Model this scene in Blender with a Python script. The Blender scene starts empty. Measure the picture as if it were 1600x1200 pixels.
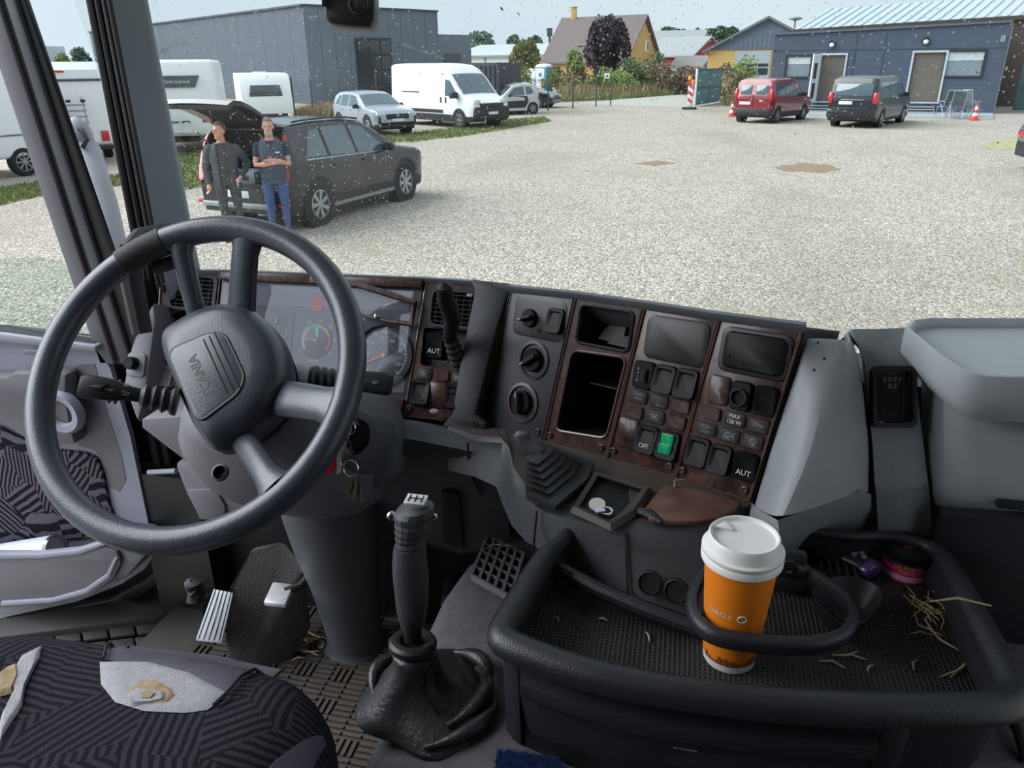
import bpy, bmesh, math, random
from math import sin, cos, tan, pi, radians, sqrt, atan2
from mathutils import Vector, Matrix
from mathutils.geometry import tessellate_polygon
V = Vector
S = bpy.context.scene
COL = S.collection
rnd = random.Random(7)

# ------------------------------------------------------------------ camera
F, HC = 1180.0, 2.55
YAW, PITCH, ROLL = radians(13.0), radians(23.07), radians(0.6)
CAM = V((0, 0, HC))
_fw = V((-sin(YAW)*cos(PITCH), cos(YAW)*cos(PITCH), -sin(PITCH)))
_rt = V((cos(YAW), sin(YAW), 0)); _up = _rt.cross(_fw)
RT = _rt*cos(ROLL) - _up*sin(ROLL); UP = _up*cos(ROLL) + _rt*sin(ROLL); FW = _fw
cd = bpy.data.cameras.new('camera'); cam = bpy.data.objects.new('camera', cd); COL.objects.link(cam)
cam.matrix_world = Matrix(((RT.x, UP.x, -FW.x, CAM.x), (RT.y, UP.y, -FW.y, CAM.y), (RT.z, UP.z, -FW.z, CAM.z), (0, 0, 0, 1)))
cd.sensor_fit = 'HORIZONTAL'; cd.sensor_width = 36.0; cd.lens = 36.0*F/1600; cd.clip_start = 0.02; cd.clip_end = 2000
S.camera = cam

# ------------------------------------------------------------------ sky, sun, exposure
w = bpy.data.worlds.new('overcast'); S.world = w; w.use_nodes = True
nt = w.node_tree; nt.nodes.clear()
o_ = nt.nodes.new('ShaderNodeOutputWorld'); b_ = nt.nodes.new('ShaderNodeBackground')
tc = nt.nodes.new('ShaderNodeTexCoord'); nz = nt.nodes.new('ShaderNodeTexNoise'); rp = nt.nodes.new('ShaderNodeValToRGB')
nz.inputs['Scale'].default_value = 1.6; nz.inputs['Detail'].default_value = 4
rp.color_ramp.elements[0].position = .3; rp.color_ramp.elements[0].color = (.50, .61, .71, 1)
rp.color_ramp.elements[1].position = .7; rp.color_ramp.elements[1].color = (.68, .75, .83, 1)
nt.links.new(tc.outputs['Generated'], nz.inputs['Vector']); nt.links.new(nz.outputs['Fac'], rp.inputs['Fac'])
nt.links.new(rp.outputs['Color'], b_.inputs['Color']); b_.inputs['Strength'].default_value = 1.0
nt.links.new(b_.outputs[0], o_.inputs['Surface'])
sd = bpy.data.lights.new('sun', 'SUN'); sun = bpy.data.objects.new('sun', sd); COL.objects.link(sun)
sd.energy = 4.6; sd.angle = radians(60); sd.color = (.95, .97, 1)
sun.rotation_euler = (V((-.76, -.12, .62))).to_track_quat('Z', 'Y').to_euler(); sun.location = (-20, -5, 30)   # veiled sun on the driver's side
S.view_settings.view_transform = 'Standard'; S.view_settings.look = 'None'
S.view_settings.exposure = 0.35; S.view_settings.gamma = 1.0; S.view_settings.use_curve_mapping = False

# ------------------------------------------------------------------ pixel -> place
def ray(px, py): return FW + RT*((px-800)/F) - UP*((py-600)/F)
def onz(px, py, z=0.0): d = ray(px, py); return CAM + d*((z-HC)/d.z)
def ony(px, py, Y): d = ray(px, py); return CAM + d*(Y/d.y)
def onx(px, py, X): d = ray(px, py); return CAM + d*(X/d.x)
def dep(px, py, t): return CAM + ray(px, py)*t
def onp(px, py, P, N): d = ray(px, py); return CAM + d*((V(P)-CAM).dot(N)/d.dot(N))
def lerp(a, b, t): return a + (b-a)*t
def interp(x, pts):
    if x <= pts[0][0]: return pts[0][1]
    for (x0, y0), (x1, y1) in zip(pts, pts[1:]):
        if x <= x1: return y0 + (y1-y0)*(x-x0)/(x1-x0) if x1 > x0 else y1
    return pts[-1][1]

# ------------------------------------------------------------------ materials
MATS = {}
def nd(n, t, **kw):
    x = n.nodes.new(t)
    for k, v in kw.items(): x.inputs[k.replace('_', ' ')].default_value = v
    return x
def pm(name, col, rough=.5, metal=0.0, var=.12, vs=8.0, bump=0.0, bs=300.0, coat=0.0, emit=0.0, alpha=1.0, spec=.5, trans=0.0, stretch=None):
    """procedural principled material: colour noise + fine bump"""
    if name in MATS: return MATS[name]
    m = bpy.data.materials.new(name); m.use_nodes = True; n = m.node_tree
    p = n.nodes['Principled BSDF']; L = n.links.new
    p.inputs['Roughness'].default_value = rough; p.inputs['Metallic'].default_value = metal
    p.inputs['Coat Weight'].default_value = coat; p.inputs['Coat Roughness'].default_value = .08
    p.inputs['Specular IOR Level'].default_value = spec; p.inputs['Alpha'].default_value = alpha
    p.inputs['Transmission Weight'].default_value = trans
    t = nd(n, 'ShaderNodeTexCoord'); src = t.outputs['Object']
    if stretch:
        mp = nd(n, 'ShaderNodeMapping'); mp.inputs['Scale'].default_value = stretch; L(src, mp.inputs['Vector']); src = mp.outputs['Vector']
    z = nd(n, 'ShaderNodeTexNoise', Scale=vs, Detail=5.0); L(src, z.inputs['Vector'])
    r = nd(n, 'ShaderNodeValToRGB'); e = r.color_ramp.elements
    e[0].position, e[1].position = .3, .7
    e[0].color = (*[max(0, c*(1-var)) for c in col], 1); e[1].color = (*[min(1, c*(1+var)) for c in col], 1)
    L(z.outputs['Fac'], r.inputs['Fac']); L(r.outputs['Color'], p.inputs['Base Color'])
    if emit: L(r.outputs['Color'], p.inputs['Emission Color']); p.inputs['Emission Strength'].default_value = emit
    if bump:
        z2 = nd(n, 'ShaderNodeTexNoise', Scale=bs, Detail=2.0); L(src, z2.inputs['Vector'])
        b = nd(n, 'ShaderNodeBump', Strength=bump, Distance=.002); L(z2.outputs['Fac'], b.inputs['Height']); L(b.outputs['Normal'], p.inputs['Normal'])
    MATS[name] = m; return m
def srgb(r, g, b): return tuple(((c/255+.055)/1.055)**2.4 if c > 10 else c/255/12.92 for c in (r, g, b))

# ------------------------------------------------------------------ mesh builder
class MB:
    def __init__(s): s.v = []; s.f = []; s.m = []
    def add(s, vs, fs, mi=0):
        o = len(s.v); s.v += [V(x) for x in vs]; s.f += [tuple(i+o for i in f) for f in fs]; s.m += [mi]*len(fs); return s
    def box(s, c, d, M=None, mi=0, taper=1.0):
        c = V(c); vs = []
        for k in (-.5, .5):
            q = taper if k > 0 else 1
            for a, b in ((-.5, -.5), (.5, -.5), (.5, .5), (-.5, .5)):
                p = V((a*d[0]*q, b*d[1]*q, k*d[2])); vs.append((M @ p if M else p) + c)
        return s.add(vs, [(3, 2, 1, 0), (4, 5, 6, 7), (0, 1, 5, 4), (1, 2, 6, 5), (2, 3, 7, 6), (3, 0, 4, 7)], mi)
    def box2(s, a, b, mi=0):
        a, b = V(a), V(b); return s.box((a+b)/2, [abs(x) for x in (b-a)], None, mi)
    def beam(s, a, b, w, h, up=(0, 0, 1), mi=0):
        a, b = V(a), V(b); d = (b-a); L = d.length; d = d.normalized(); u = V(up); x = d.cross(u)
        if x.length < 1e-5: x = d.cross(V((1, 0, 0)))
        x = x.normalized(); z = x.cross(d); M = Matrix((x, d, z)).transposed()
        return s.box((a+b)/2, (w, L, h), M, mi)
    def rings(s, rings, closed=True, cap=True, mi=0):
        n = len(rings[0]); vs = [p for r in rings for p in r]; fs = []
        for i in range(len(rings)-1):
            for j in range(n if closed else n-1):
                k = (j+1) % n; fs.append((i*n+j, i*n+k, (i+1)*n+k, (i+1)*n+j))
        if cap and closed:
            fs.append(tuple(range(n-1, -1, -1))); fs.append(tuple((len(rings)-1)*n+j for j in range(n)))
        return s.add(vs, fs, mi)
    def tube(s, path, r, n=10, cap=True, mi=0, closed=False, squash=None):
        path = [V(p) for p in path]; N = len(path); rr = r if isinstance(r, (list, tuple)) else [r]*N
        rings = []; pu = None
        for i, p in enumerate(path):
            if closed: d = path[(i+1) % N]-path[i-1]
            else: d = path[min(i+1, N-1)]-path[max(i-1, 0)]
            d = d.normalized()
            if pu is None:
                u = d.orthogonal().normalized()
            else:
                u = (pu - d*pu.dot(d)); u = u.normalized() if u.length > 1e-6 else d.orthogonal().normalized()
            pu = u; v = d.cross(u)
            rings.append([p + (u*cos(2*pi*j/n) + v*sin(2*pi*j/n))*rr[i] for j in range(n)])
        if closed:
            # align last ring to first
            a = rings[-1]; best = min(range(n), key=lambda k: (a[k]-rings[0][0]).length)
            vs = [p for r_ in rings for p in r_]; fs = []
            for i in range(N):
                i2 = (i+1) % N; sh = best if i2 == 0 else 0
                for j in range(n):
                    k = (j+1) % n
                    if i2: fs.append((i*n+j, i*n+k, i2*n+k, i2*n+j))
                    else: fs.append((i*n+(j+sh) % n, i*n+(k+sh) % n, k, j))
            return s.add(vs, fs, mi)
        return s.rings(rings, True, cap, mi)
    def lathe(s, prof, c=(0, 0, 0), M=None, n=24, mi=0, cap=True):
        c = V(c); rings = []
        for r, z in prof:
            rings.append([(M @ V((r*cos(2*pi*j/n), r*sin(2*pi*j/n), z)) if M else V((r*cos(2*pi*j/n), r*sin(2*pi*j/n), z))) + c for j in range(n)])
        return s.rings(rings, True, cap, mi)
    def cyl(s, a, b, r, n=16, r2=None, mi=0):
        return s.tube([a, b], [r, r if r2 is None else r2], n, True, mi)
    def prism(s, poly, ext, mi=0):
        """planar 3-D polygon extruded by the vector ext"""
        poly = [V(p) for p in poly]; e = V(ext); n = len(poly)
        tr = tessellate_polygon([poly]); vs = poly + [p+e for p in poly]
        fs = [tuple(t) for t in tr] + [tuple(n+i for i in reversed(t)) for t in tr]
        fs += [(i, (i+1) % n, n+(i+1) % n, n+i) for i in range(n)]
        return s.add(vs, fs, mi)
    def plate(s, outer, holes, ext, mi=0):
        """planar polygon with holes, extruded"""
        outs = [[V(p) for p in outer]] + [[V(p) for p in h] for h in holes]; e = V(ext)
        flat = [p for l in outs for p in l]; n = len(flat)
        tr = tessellate_polygon(outs); vs = flat + [p+e for p in flat]
        fs = [tuple(t) for t in tr] + [tuple(n+i for i in reversed(t)) for t in tr]
        o = 0
        for l in outs:
            k = len(l); fs += [(o+i, o+(i+1) % k, n+o+(i+1) % k, n+o+i) for i in range(k)]; o += k
        return s.add(vs, fs, mi)
    def grid(s, rows, mi=0, closed=False):
        return s.rings(rows, closed, False, mi)
    def sphere(s, c, r, n=12, mi=0, M=None):
        c = V(c); r = V((r, r, r)) if not hasattr(r, '__len__') else V(r); rings = []; h = max(4, n//2)
        for i in range(h+1):
            a = pi*i/h; ra = max(sin(a), 1e-3)
            ring = []
            for j in range(n):
                p = V((r.x*ra*cos(2*pi*j/n), r.y*ra*sin(2*pi*j/n), -r.z*cos(a))); ring.append((M @ p if M else p)+c)
            rings.append(ring)
        return s.rings(rings, True, True, mi)
    def build(s, name, mats, parent=None, smooth=35, bevel=0, seg=2, sub=0, loc=None, recalc=True, bang=30):
        me = bpy.data.meshes.new(name); me.from_pydata([tuple(p) for p in s.v], [], s.f)
        for m in (mats if isinstance(mats, (list, tuple)) else [mats]): me.materials.append(m)
        me.polygons.foreach_set('material_index', s.m)
        bm = bmesh.new(); bm.from_mesh(me)
        if recalc: bmesh.ops.recalc_face_normals(bm, faces=bm.faces)
        if bevel:
            bmesh.ops.remove_doubles(bm, verts=bm.verts, dist=1e-6)
            ed = [e for e in bm.edges if len(e.link_faces) == 2 and e.calc_face_angle(0) > radians(bang)]
            bmesh.ops.bevel(bm, geom=ed, offset=bevel, offset_type='OFFSET', segments=seg, profile=.5, affect='EDGES', clamp_overlap=True)
        bm.to_mesh(me); bm.free()
        if smooth is not None:
            me.polygons.foreach_set('use_smooth', [True]*len(me.polygons)); me.set_sharp_from_angle(angle=radians(smooth))
        o = bpy.data.objects.new(name, me); COL.objects.link(o)
        if parent: o.parent = parent
        if loc is not None: o.location = loc
        if sub:
            md = o.modifiers.new('subdivision', 'SUBSURF'); md.levels = sub; md.render_levels = sub
        return o
def tag(o, label=None, cat=None, group=None, kind=None):
    if label: o['label'] = label
    if cat: o['category'] = cat
    if group: o['group'] = group
    if kind: o['kind'] = kind
    return o
def thing(name, label, cat, loc=(0, 0, 0), rz=0.0, group=None):
    o = bpy.data.objects.new(name, None); COL.objects.link(o); o.empty_display_size = .1
    o.location = loc; o.rotation_euler = (0, 0, rz); return tag(o, label, cat, group)
def part_of(root, loc):  # bake: parts given in world coordinates
    return None
def struct(name, mb, m, parent=None, **k):
    o = mb.build(name, m, parent, **k)
    if not parent: o['kind'] = 'structure'
    return o
def dup(o, parent=None):
    c = o.copy(); COL.objects.link(c); c.parent = parent
    for ch in o.children: dup(ch, c)
    return c
_FONT = None
def text(name, s, size, m, M, parent=None, depth=.0006, align='CENTER', bold=False, sx=1.0):
    """lettering as a mesh; M maps the text plane (x right, y up, z out) to the place"""
    cu = bpy.data.curves.new(name, 'FONT'); cu.body = s; cu.size = size; cu.align_x = align; cu.align_y = 'CENTER'
    cu.extrude = depth; cu.resolution_u = 2
    if bold: cu.offset = size*.02
    t = bpy.data.objects.new(name, cu); COL.objects.link(t)
    dg = bpy.context.evaluated_depsgraph_get(); me = bpy.data.meshes.new_from_object(t.evaluated_get(dg)); bpy.data.objects.remove(t)
    me.transform(M @ Matrix.Diagonal((sx, 1, 1, 1))); me.materials.clear(); me.materials.append(m); me.name = name
    o = bpy.data.objects.new(name, me); COL.objects.link(o)
    if parent: o.parent = parent
    return o
def frame(o, x, y, z):
    x, y, z = V(x).normalized(), V(y).normalized(), V(z).normalized()
    return Matrix(((x.x, y.x, z.x, o[0]), (x.y, y.y, z.y, o[1]), (x.z, y.z, z.z, o[2]), (0, 0, 0, 1)))
def rrect(w, h, r, n=4, cx=0, cy=0):
    pts = []
    for (x, y, a) in ((w/2-r, h/2-r, 0), (-w/2+r, h/2-r, 90), (-w/2+r, -h/2+r, 180), (w/2-r, -h/2+r, 270)):
        for i in range(n+1):
            t = radians(a+90*i/n); pts.append((cx+x+r*cos(t), cy+y+r*sin(t)))
    return pts
def circ(r, n=24, cx=0, cy=0): return [(cx+r*cos(2*pi*i/n), cy+r*sin(2*pi*i/n)) for i in range(n)]
def rotz(a): return Matrix.Rotation(a, 3, 'Z')
# ================================================================== OUTSIDE
WHITE = pm('white_paint', srgb(232, 236, 240), .35, var=.03, coat=.3)
BLACKP = pm('black_car_plastic', srgb(34, 36, 40), .55, var=.15)
CARGLASS = pm('car_glass', srgb(72, 92, 102), .06, var=.1, coat=.6, spec=.8)  # base colour lightened and blued to carry the sky's reflection
TYRE = pm('tyre_rubber', srgb(36, 36, 38), .85, var=.15, vs=30)
RIMS = pm('alloy_rim', srgb(170, 174, 178), .3, metal=.7, var=.08)
RIMD = pm('rim_dark', srgb(28, 29, 31), .5)
REDL = pm('red_lamp', srgb(190, 24, 30), .2, coat=.6)
CLEARL = pm('clear_lamp', srgb(205, 212, 218), .12, coat=.8, metal=.3)
PLATEM = pm('number_plate', srgb(226, 228, 230), .4)
GALV = pm('galvanised_steel', srgb(150, 156, 160), .45, metal=.5)
DKSTEEL = pm('dark_fence_steel', srgb(66, 78, 74), .55)
BRICKY = pm('yellow_brick', srgb(206, 168, 104), .85, var=.14, vs=3, bump=.4, bs=12)

def ground_material():
    m = bpy.data.materials.new('gravel'); m.use_nodes = True; n = m.node_tree; L = n.links.new; p = n.nodes['Principled BSDF']
    p.inputs['Roughness'].default_value = .9
    t = nd(n, 'ShaderNodeTexCoord'); O = t.outputs['Object']
    v = nd(n, 'ShaderNodeTexVoronoi', Scale=34.0); L(O, v.inputs['Vector'])
    r = nd(n, 'ShaderNodeValToRGB'); e = r.color_ramp.elements
    e[0].position, e[0].color = 0, (*srgb(122, 114, 106), 1); e[1].position, e[1].color = 1, (*srgb(216, 208, 200), 1)
    x = e.new(.35); x.color = (*srgb(158, 148, 137), 1); x = e.new(.7); x.color = (*srgb(190, 180, 168), 1)
    sep = nd(n, 'ShaderNodeSeparateColor'); L(v.outputs['Color'], sep.inputs['Color']); L(sep.outputs['Red'], r.inputs['Fac'])
    # green and brown tinges, tracks
    def mixin(prev, noise_scale, lo, hi, col, amt, detail=4.0, off=0.0, stretch=None):
        src = O
        mp = nd(n, 'ShaderNodeMapping'); mp.inputs['Location'].default_value = (off, off*.7, 0)
        if stretch: mp.inputs['Scale'].default_value = stretch
        L(O, mp.inputs['Vector'])
        z = nd(n, 'ShaderNodeTexNoise', Scale=noise_scale, Detail=detail); L(mp.outputs['Vector'], z.inputs['Vector'])
        mr = nd(n, 'ShaderNodeMapRange'); mr.inputs['From Min'].default_value = lo; mr.inputs['From Max'].default_value = hi; mr.inputs['To Max'].default_value = amt
        L(z.outputs['Fac'], mr.inputs['Value'])
        mx = nd(n, 'ShaderNodeMix'); mx.data_type = 'RGBA'; L(mr.outputs['Result'], mx.inputs['Factor'])
        L(prev, mx.inputs['A']); mx.inputs['B'].default_value = (*col, 1); return mx.outputs['Result']
    c = mixin(r.outputs['Color'], .35, .5, .72, srgb(156, 152, 122), .45)
    c = mixin(c, 1.7, .55, .75, srgb(136, 136, 102), .4, 6, 31)
    c = mixin(c, .22, .52, .75, srgb(136, 126, 112), .6, 3, 77, (1, .35, 1))
    L(c, p.inputs['Base Color'])
    b = nd(n, 'ShaderNodeBump', Strength=.9, Distance=.02); L(v.outputs['Distance'], b.inputs['Height']); b.invert = True; L(b.outputs['Normal'], p.inputs['Normal'])
    return m
GRAVEL = ground_material()
gb = MB(); gb.add([(-260, -60, 0), (220, -60, 0), (220, 420, 0), (-260, 420, 0)], [(0, 1, 2, 3)])
g = struct('gravel_ground', gb, GRAVEL, smooth=None); g['label'] = 'pale gravel yard with green and brown tinges'; g['category'] = 'ground'
GRASSM = pm('grass_patch', srgb(124, 132, 84), .95, var=.25, vs=6, bump=.8, bs=40)
DIRTM = pm('brown_dirt', srgb(140, 118, 96), .95, var=.15, vs=5, bump=.5, bs=40)
PINKG = pm('reddish_gravel', srgb(198, 178, 170), .95, var=.22, vs=30, bump=.7, bs=60)
def patch(name, pts, m, label, cat, z=.006, jag=.12, n=6):
    out = []
    for a, b in zip(pts, pts[1:]+pts[:1]):
        for i in range(n):
            p = V(a).lerp(V(b), i/n); out.append(V((p.x+rnd.uniform(-jag, jag), p.y+rnd.uniform(-jag, jag)*3, z)))
    mb = MB(); mb.prism(out, (0, 0, -.004)); o = mb.build(name, m, smooth=None); tag(o, label, cat, kind='structure'); return o
def blades(name, pts, n, h, m, label, cat, w=.012, seed=3):
    """loose grass blades over a polygon given by its corner points (fan)"""
    r = random.Random(seed); mb = MB(); P = [V(p) for p in pts]
    tri = [tuple(t) for t in tessellate_polygon([P])]; ar = [((P[b]-P[a]).cross(P[c]-P[a])).length for a, b, c in tri]
    for i in range(n):
        a, b, c = r.choices(tri, ar)[0]; u, v = r.random(), r.random()
        if u+v > 1: u, v = 1-u, 1-v
        q = P[a]+(P[b]-P[a])*u+(P[c]-P[a])*v; ang = r.uniform(0, 6.28); d = V((cos(ang), sin(ang), 0))*w*r.uniform(.6, 1.5); hh = h*r.uniform(.4, 1.3)
        ln = V((r.uniform(-.5, .5), r.uniform(-.5, .5), 0))*hh
        mb.add([q-d, q+d, q+ln+V((0, 0, hh))], [(0, 1, 2)])
    o = mb.build(name, m, smooth=None, recalc=False); tag(o, label, cat, kind='stuff'); return o
GX = lambda *pp: [onz(x, y) for x, y in pp]
band = GX((640, 222), (720, 214), (800, 200), (862, 190), (848, 183), (770, 190), (690, 203), (640, 210), (600, 212), (560, 205), (550, 212), (600, 222))
patch('grass_strip', band, GRASSM, 'green grass strip before the white van and silver car', 'grass', jag=.15)
blades('grass_blades', band, 5000, .10, GRASSM, 'short green grass blades before the white van', 'grass', .03)
lw = GX((-40, 330), (60, 308), (110, 300), (235, 285), (235, 268), (180, 275), (60, 285), (-40, 300))
patch('grass_verge', lw, GRASSM, 'green grass verge below the motorhome at far left', 'grass', jag=.1)
blades('verge_blades', lw, 4000, .08, GRASSM, 'short grass blades below the motorhome', 'grass', .02, 5)
lw2 = GX((275, 300), (330, 290), (330, 240), (480, 205), (480, 196), (330, 225), (262, 245), (262, 290))
patch('grass_margin', lw2, GRASSM, 'green grass margin between the caravans and dark car', 'grass', z=.007, jag=.1)
blades('margin_blades', lw2, 4000, .09, GRASSM, 'short grass blades beside the caravans', 'grass', .025, 6)
pk = GX((-160, 430), (-60, 308), (60, 306), (240, 296), (262, 420))
0 and patch('reddish_gravel_patch', pk, PINKG, 'reddish gravel patch outside the open cab door', 'gravel', z=.004, jag=.05)
patch('dirt_spot', GX((1208, 262), (1250, 255), (1300, 258), (1312, 264), (1280, 270), (1230, 268)), DIRTM, 'brown bare earth spot in the middle of the gravel', 'dirt', jag=.05)
patch('dirt_smear', GX((990, 256), (1030, 251), (1058, 255), (1020, 259)), DIRTM, 'small brown smear left of the bare earth spot', 'dirt', jag=.03)
patch('grass_tuft_patch', GX((1530, 228), (1600, 212), (1640, 216), (1600, 230), (1550, 234)), pm('pale_grass', srgb(160, 158, 120), .95, var=.2, vs=5, bump=.5, bs=40), 'yellowish grass patch at the right beyond the dark vehicle', 'grass', jag=.15)
ROADM = pm('worn_road', srgb(170, 168, 160), .9, var=.08, vs=2)
patch('access_road', GX((955, 166), (1080, 168), (1085, 160), (1068, 147), (1020, 150), (900, 162)), ROADM, 'pale access road leaving through the open gate', 'road', z=.012, jag=.02)

# ------------------------------------------------------------------ vehicles
def wheel_meshes(name, r, w, spokes, five=False, dark=False):
    prof = [(r*.60, -w/2), (r*.93, -w/2), (r, -w*.32), (r, w*.32), (r*.93, w/2), (r*.64, w/2), (r*.60, w*.36)]
    M = Matrix.Rotation(-pi/2, 3, 'X')
    t = MB(); t.lathe(prof, M=M, n=32, cap=True)
    k = MB(); k.lathe([(r*.60, w*.2), (r*.66, w*.5), (r*.62, w*.52), (r*.59, w*.3)], M=M, n=32, cap=False)
    k.lathe([(.001, w*.50), (r*.15, w*.50), (r*.17, w*.38)], M=M, n=16, cap=False)
    for i in range(spokes):
        a = 2*pi*i/spokes
        for da in ((-.1, .1) if five else (0,)):
            d = V((cos(a+da), 0, sin(a+da))); k.beam(d*r*.1+V((0, w*.42, 0)), d*r*.61+V((0, w*.44, 0)), r*.10, w*.08, up=(0, 1, 0))
    b = MB(); b.lathe([(.001, w*.24), (r*.60, w*.24)], M=M, n=24, cap=False)
    return t, k, b
def hermite_station(xs):
    return xs
def make_car(name, label, cat, sp, group=None):
    L, W, H, wb, fo, wr, gc = sp['L'], sp['W'], sp['H'], sp['wb'], sp['fo'], sp['wr'], sp['gc']
    top, belt = sp['top'], sp['belt']; tum = sp.get('tum', .2); paint = sp['paint']; ar = wr*sp.get('arch', 1.16)
    ax = [L-fo-wb, L-fo]; clad = sp.get('clad', 0); er = sp.get('er', .45); ek = sp.get('ek', .22)
    xs = set([p[0] for p in top]+[i*L/44 for i in range(45)])
    for a in ax:
        for i in range(17): xs.add(a+ar*cos(pi*i/16))
    xs = sorted(x for x in xs if 0 <= x <= L); ys = [xs[0]]
    for x in xs[1:]:
        if x-ys[-1] > .012 or x == L: ys.append(x)
    xs = ys
    def T(x): return interp(x, top)
    def Bt(x): return min(interp(x, belt), T(x)-.02)
    def plan(x):
        k = 1.0
        for d in (x, L-x):
            if d < er: k *= 1-ek*(1-d/er)**2.2
        return k
    def hw(x, z):
        b = interp(x, belt); k = plan(x)*W/2
        if z <= b:
            u = (z-gc)/max(b-gc, .01); return k*(1-.05*(1-u)**2*(1 if u < 1 else 0)-.02*max(0, u-.8)*5*0.6)
        return k*(.988-tum*(z-b)/max(H-b, .05))
    def bot(x):
        z = gc+.10*max(0, 1-min(x, L-x)/.5)**2
        for a in ax:
            d = abs(x-a)
            if d < ar: z = max(z, wr+sqrt(ar*ar-d*d))
        return z
    K1, K2, NX = 7, 5, 6
    rows = []
    for x in xs:
        b0, b1, t = bot(x), Bt(x), T(x)
        if b0 > b1-.03: b0 = b1-.03
        zz = [lerp(b0, b1, i/K1) for i in range(K1+1)] + [lerp(b1, t-.035, i/K2) for i in range(1, K2+1)] + [t]
        hs = [hw(x, z) for z in zz]; hs[-1] = hs[-2]-.05
        if t-b1 < .06: hs[-1] = hs[-2]-.03
        colr = [V((x-L/2, -h, z)) for h, z in zip(hs, zz)]                      # right side (y negative)
        cr = .035 if t > .9*H else .03
        mid = [V((x-L/2, lerp(-hs[-1], hs[-1], i/NX), t+cr*(1-(2*i/NX-1)**2))) for i in range(1, NX)]
        coll = [V((x-L/2, h, z)) for h, z in zip(hs, zz)][::-1]
        rows.append(colr+mid+coll)
    n = len(rows[0]); skip = sp.get('open', None); mb = MB(); nr = K1+K2+2
    vs = [p for r in rows for p in r]; fs = []; ms = []
    for i in range(len(rows)-1):
        xm = (xs[i]+xs[i+1])/2
        for j in range(n-1):
            if skip and skip[0] < xm < skip[1] and nr-1 <= j <= n-nr: continue
            f = (i*n+j, (i+1)*n+j, (i+1)*n+j+1, i*n+j+1); zc = sum(vs[q].z for q in f)/4
            near = any(abs(xm-a) < ar+.05 and zc < wr+sqrt(max(0, (ar+.05)**2-(xm-a)**2))+.0 for a in ax) if clad else False
            fs.append(f); ms.append(1 if clad and (zc < clad or near) else 0)
        fs.append((i*n+n-1, (i+1)*n+n-1, (i+1)*n, i*n)); ms.append(1)
    for i in (0, len(rows)-1):                                                 # end caps
        for j in range(nr-1):
            f = (i*n+j, i*n+j+1, i*n+n-2-j, i*n+n-1-j); zc = sum(vs[q].z for q in f)/4
            fs.append(f); ms.append(1 if clad and zc < clad+sp.get('bump_up', .12) else 0)
        mm = [i*n+nr-1+k for k in range(NX+1)]; fs.append(tuple(mm)); ms.append(0)
    mb.v = vs; mb.f = fs; mb.m = ms
    root = thing(name, label, cat, group=group)
    mb.build('body', [paint, BLACKP], root, smooth=28)
    def side_poly(pn, poly, m, off=.004, th=.012, both=True, parent=root):
        out = []
        for s in ((-1, 1) if both else (-1,)):
            q = MB(); P = [V((x-L/2, s*(hw(x, z)+off), z)) for x, z in poly]; q.prism(P, (0, -s*th, 0)); out.append(q.build(pn, m, parent, smooth=20))
        return out
    def top_strip(pn, x0, x1, fr, m, off=.008, k=8):
        g = []
        for i in range(k+1):
            x = lerp(x0, x1, i/k); t = T(x); h = (hw(x, t-.035)-.05)*fr; e = .02
            sl = Vector((-(T(x+e)-T(x-e)), 0, 2*e)).normalized()*off
            g.append([V((x-L/2, lerp(-h, h, j/8), t+.035*(1-(2*j/8-1)**2*fr*fr)))+sl for j in range(9)])
        q = MB(); q.grid(g); return q.build(pn, m, root, smooth=40, recalc=False)
    def end_box(pn, m, rear, y, z, dy, dz, dx=.05, inn=.0, both=False, bev=.012):
        for s in ((1, -1) if both else (1,)):
            x = (-L/2+inn) if rear else (L/2-inn); q = MB(); q.box((x, s*y, z), (dx, dy, dz)); q.build(pn, m, root, bevel=bev)
    sp['_fn'] = (hw, T, side_poly, top_strip, end_box)
    t, k, b = wheel_meshes(name, wr, sp.get('ww', .22), sp.get('spokes', 5), sp.get('five', False))
    tm = t.build('wheel', TYRE, root); rm = k.build('rim', sp.get('rimm', RIMS), tm); bm_ = b.build('brake_disc', RIMD, tm)
    yy = W/2-sp.get('ww', .22)/2-.01; first = True
    for a in ax:
        for s in (1, -1):
            o = tm if first else dup(tm, root); first = False
            o.location = (a-L/2, s*yy, wr); o.rotation_euler = (0, 0, 0 if s > 0 else pi)
    q = MB(); q.box((0, 0, gc+.16), (L*.86, W*.78, .2)); q.build('underbody', BLACKP, root)
    for a in ax:
        for s in (1, -1):
            q = MB(); M = Matrix.Rotation(-pi/2, 3, 'X'); q.lathe([(ar*.99, -.02), (ar*.99, .20), (.02, .201)], M=M, n=24, cap=False)
            o = q.build('wheel_well', RIMD, root); o.location = (a-L/2, s*(W/2-.22), wr); o.rotation_euler = (0, 0, 0 if s < 0 else 0)
            if s > 0: o.location.y = W/2-.22
            else: o.rotation_euler = (0, 0, pi)
    root['_'] = 0; del root['_']
    return root, sp['_fn']
def place(o, x, y, head, z=0): o.location = (x, y, z); o.rotation_euler = (0, 0, head)
def handle_pair(side_poly, xs, z, m, l=.16):
    for x in xs: side_poly('door_handle', [(x-l/2, z-.015), (x+l/2, z-.015), (x+l/2, z+.015), (x-l/2, z+.015)], m, .025, .03)
def mirror_pair(root, sp, x, z, m, s=1.0):
    hw = sp['_fn'][0]; L = sp['L']
    for sd in (-1, 1):
        q = MB(); y = hw(x, z); q.box((x-L/2, sd*(y+.12*s), z+.02), (.12*s, .2*s, .15*s)); q.beam((x-L/2+.04, sd*(y-.02), z-.05), (x-L/2, sd*(y+.08), z-.02), .05, .04)
        q.build('wing_mirror', m, root, bevel=.02)

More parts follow.
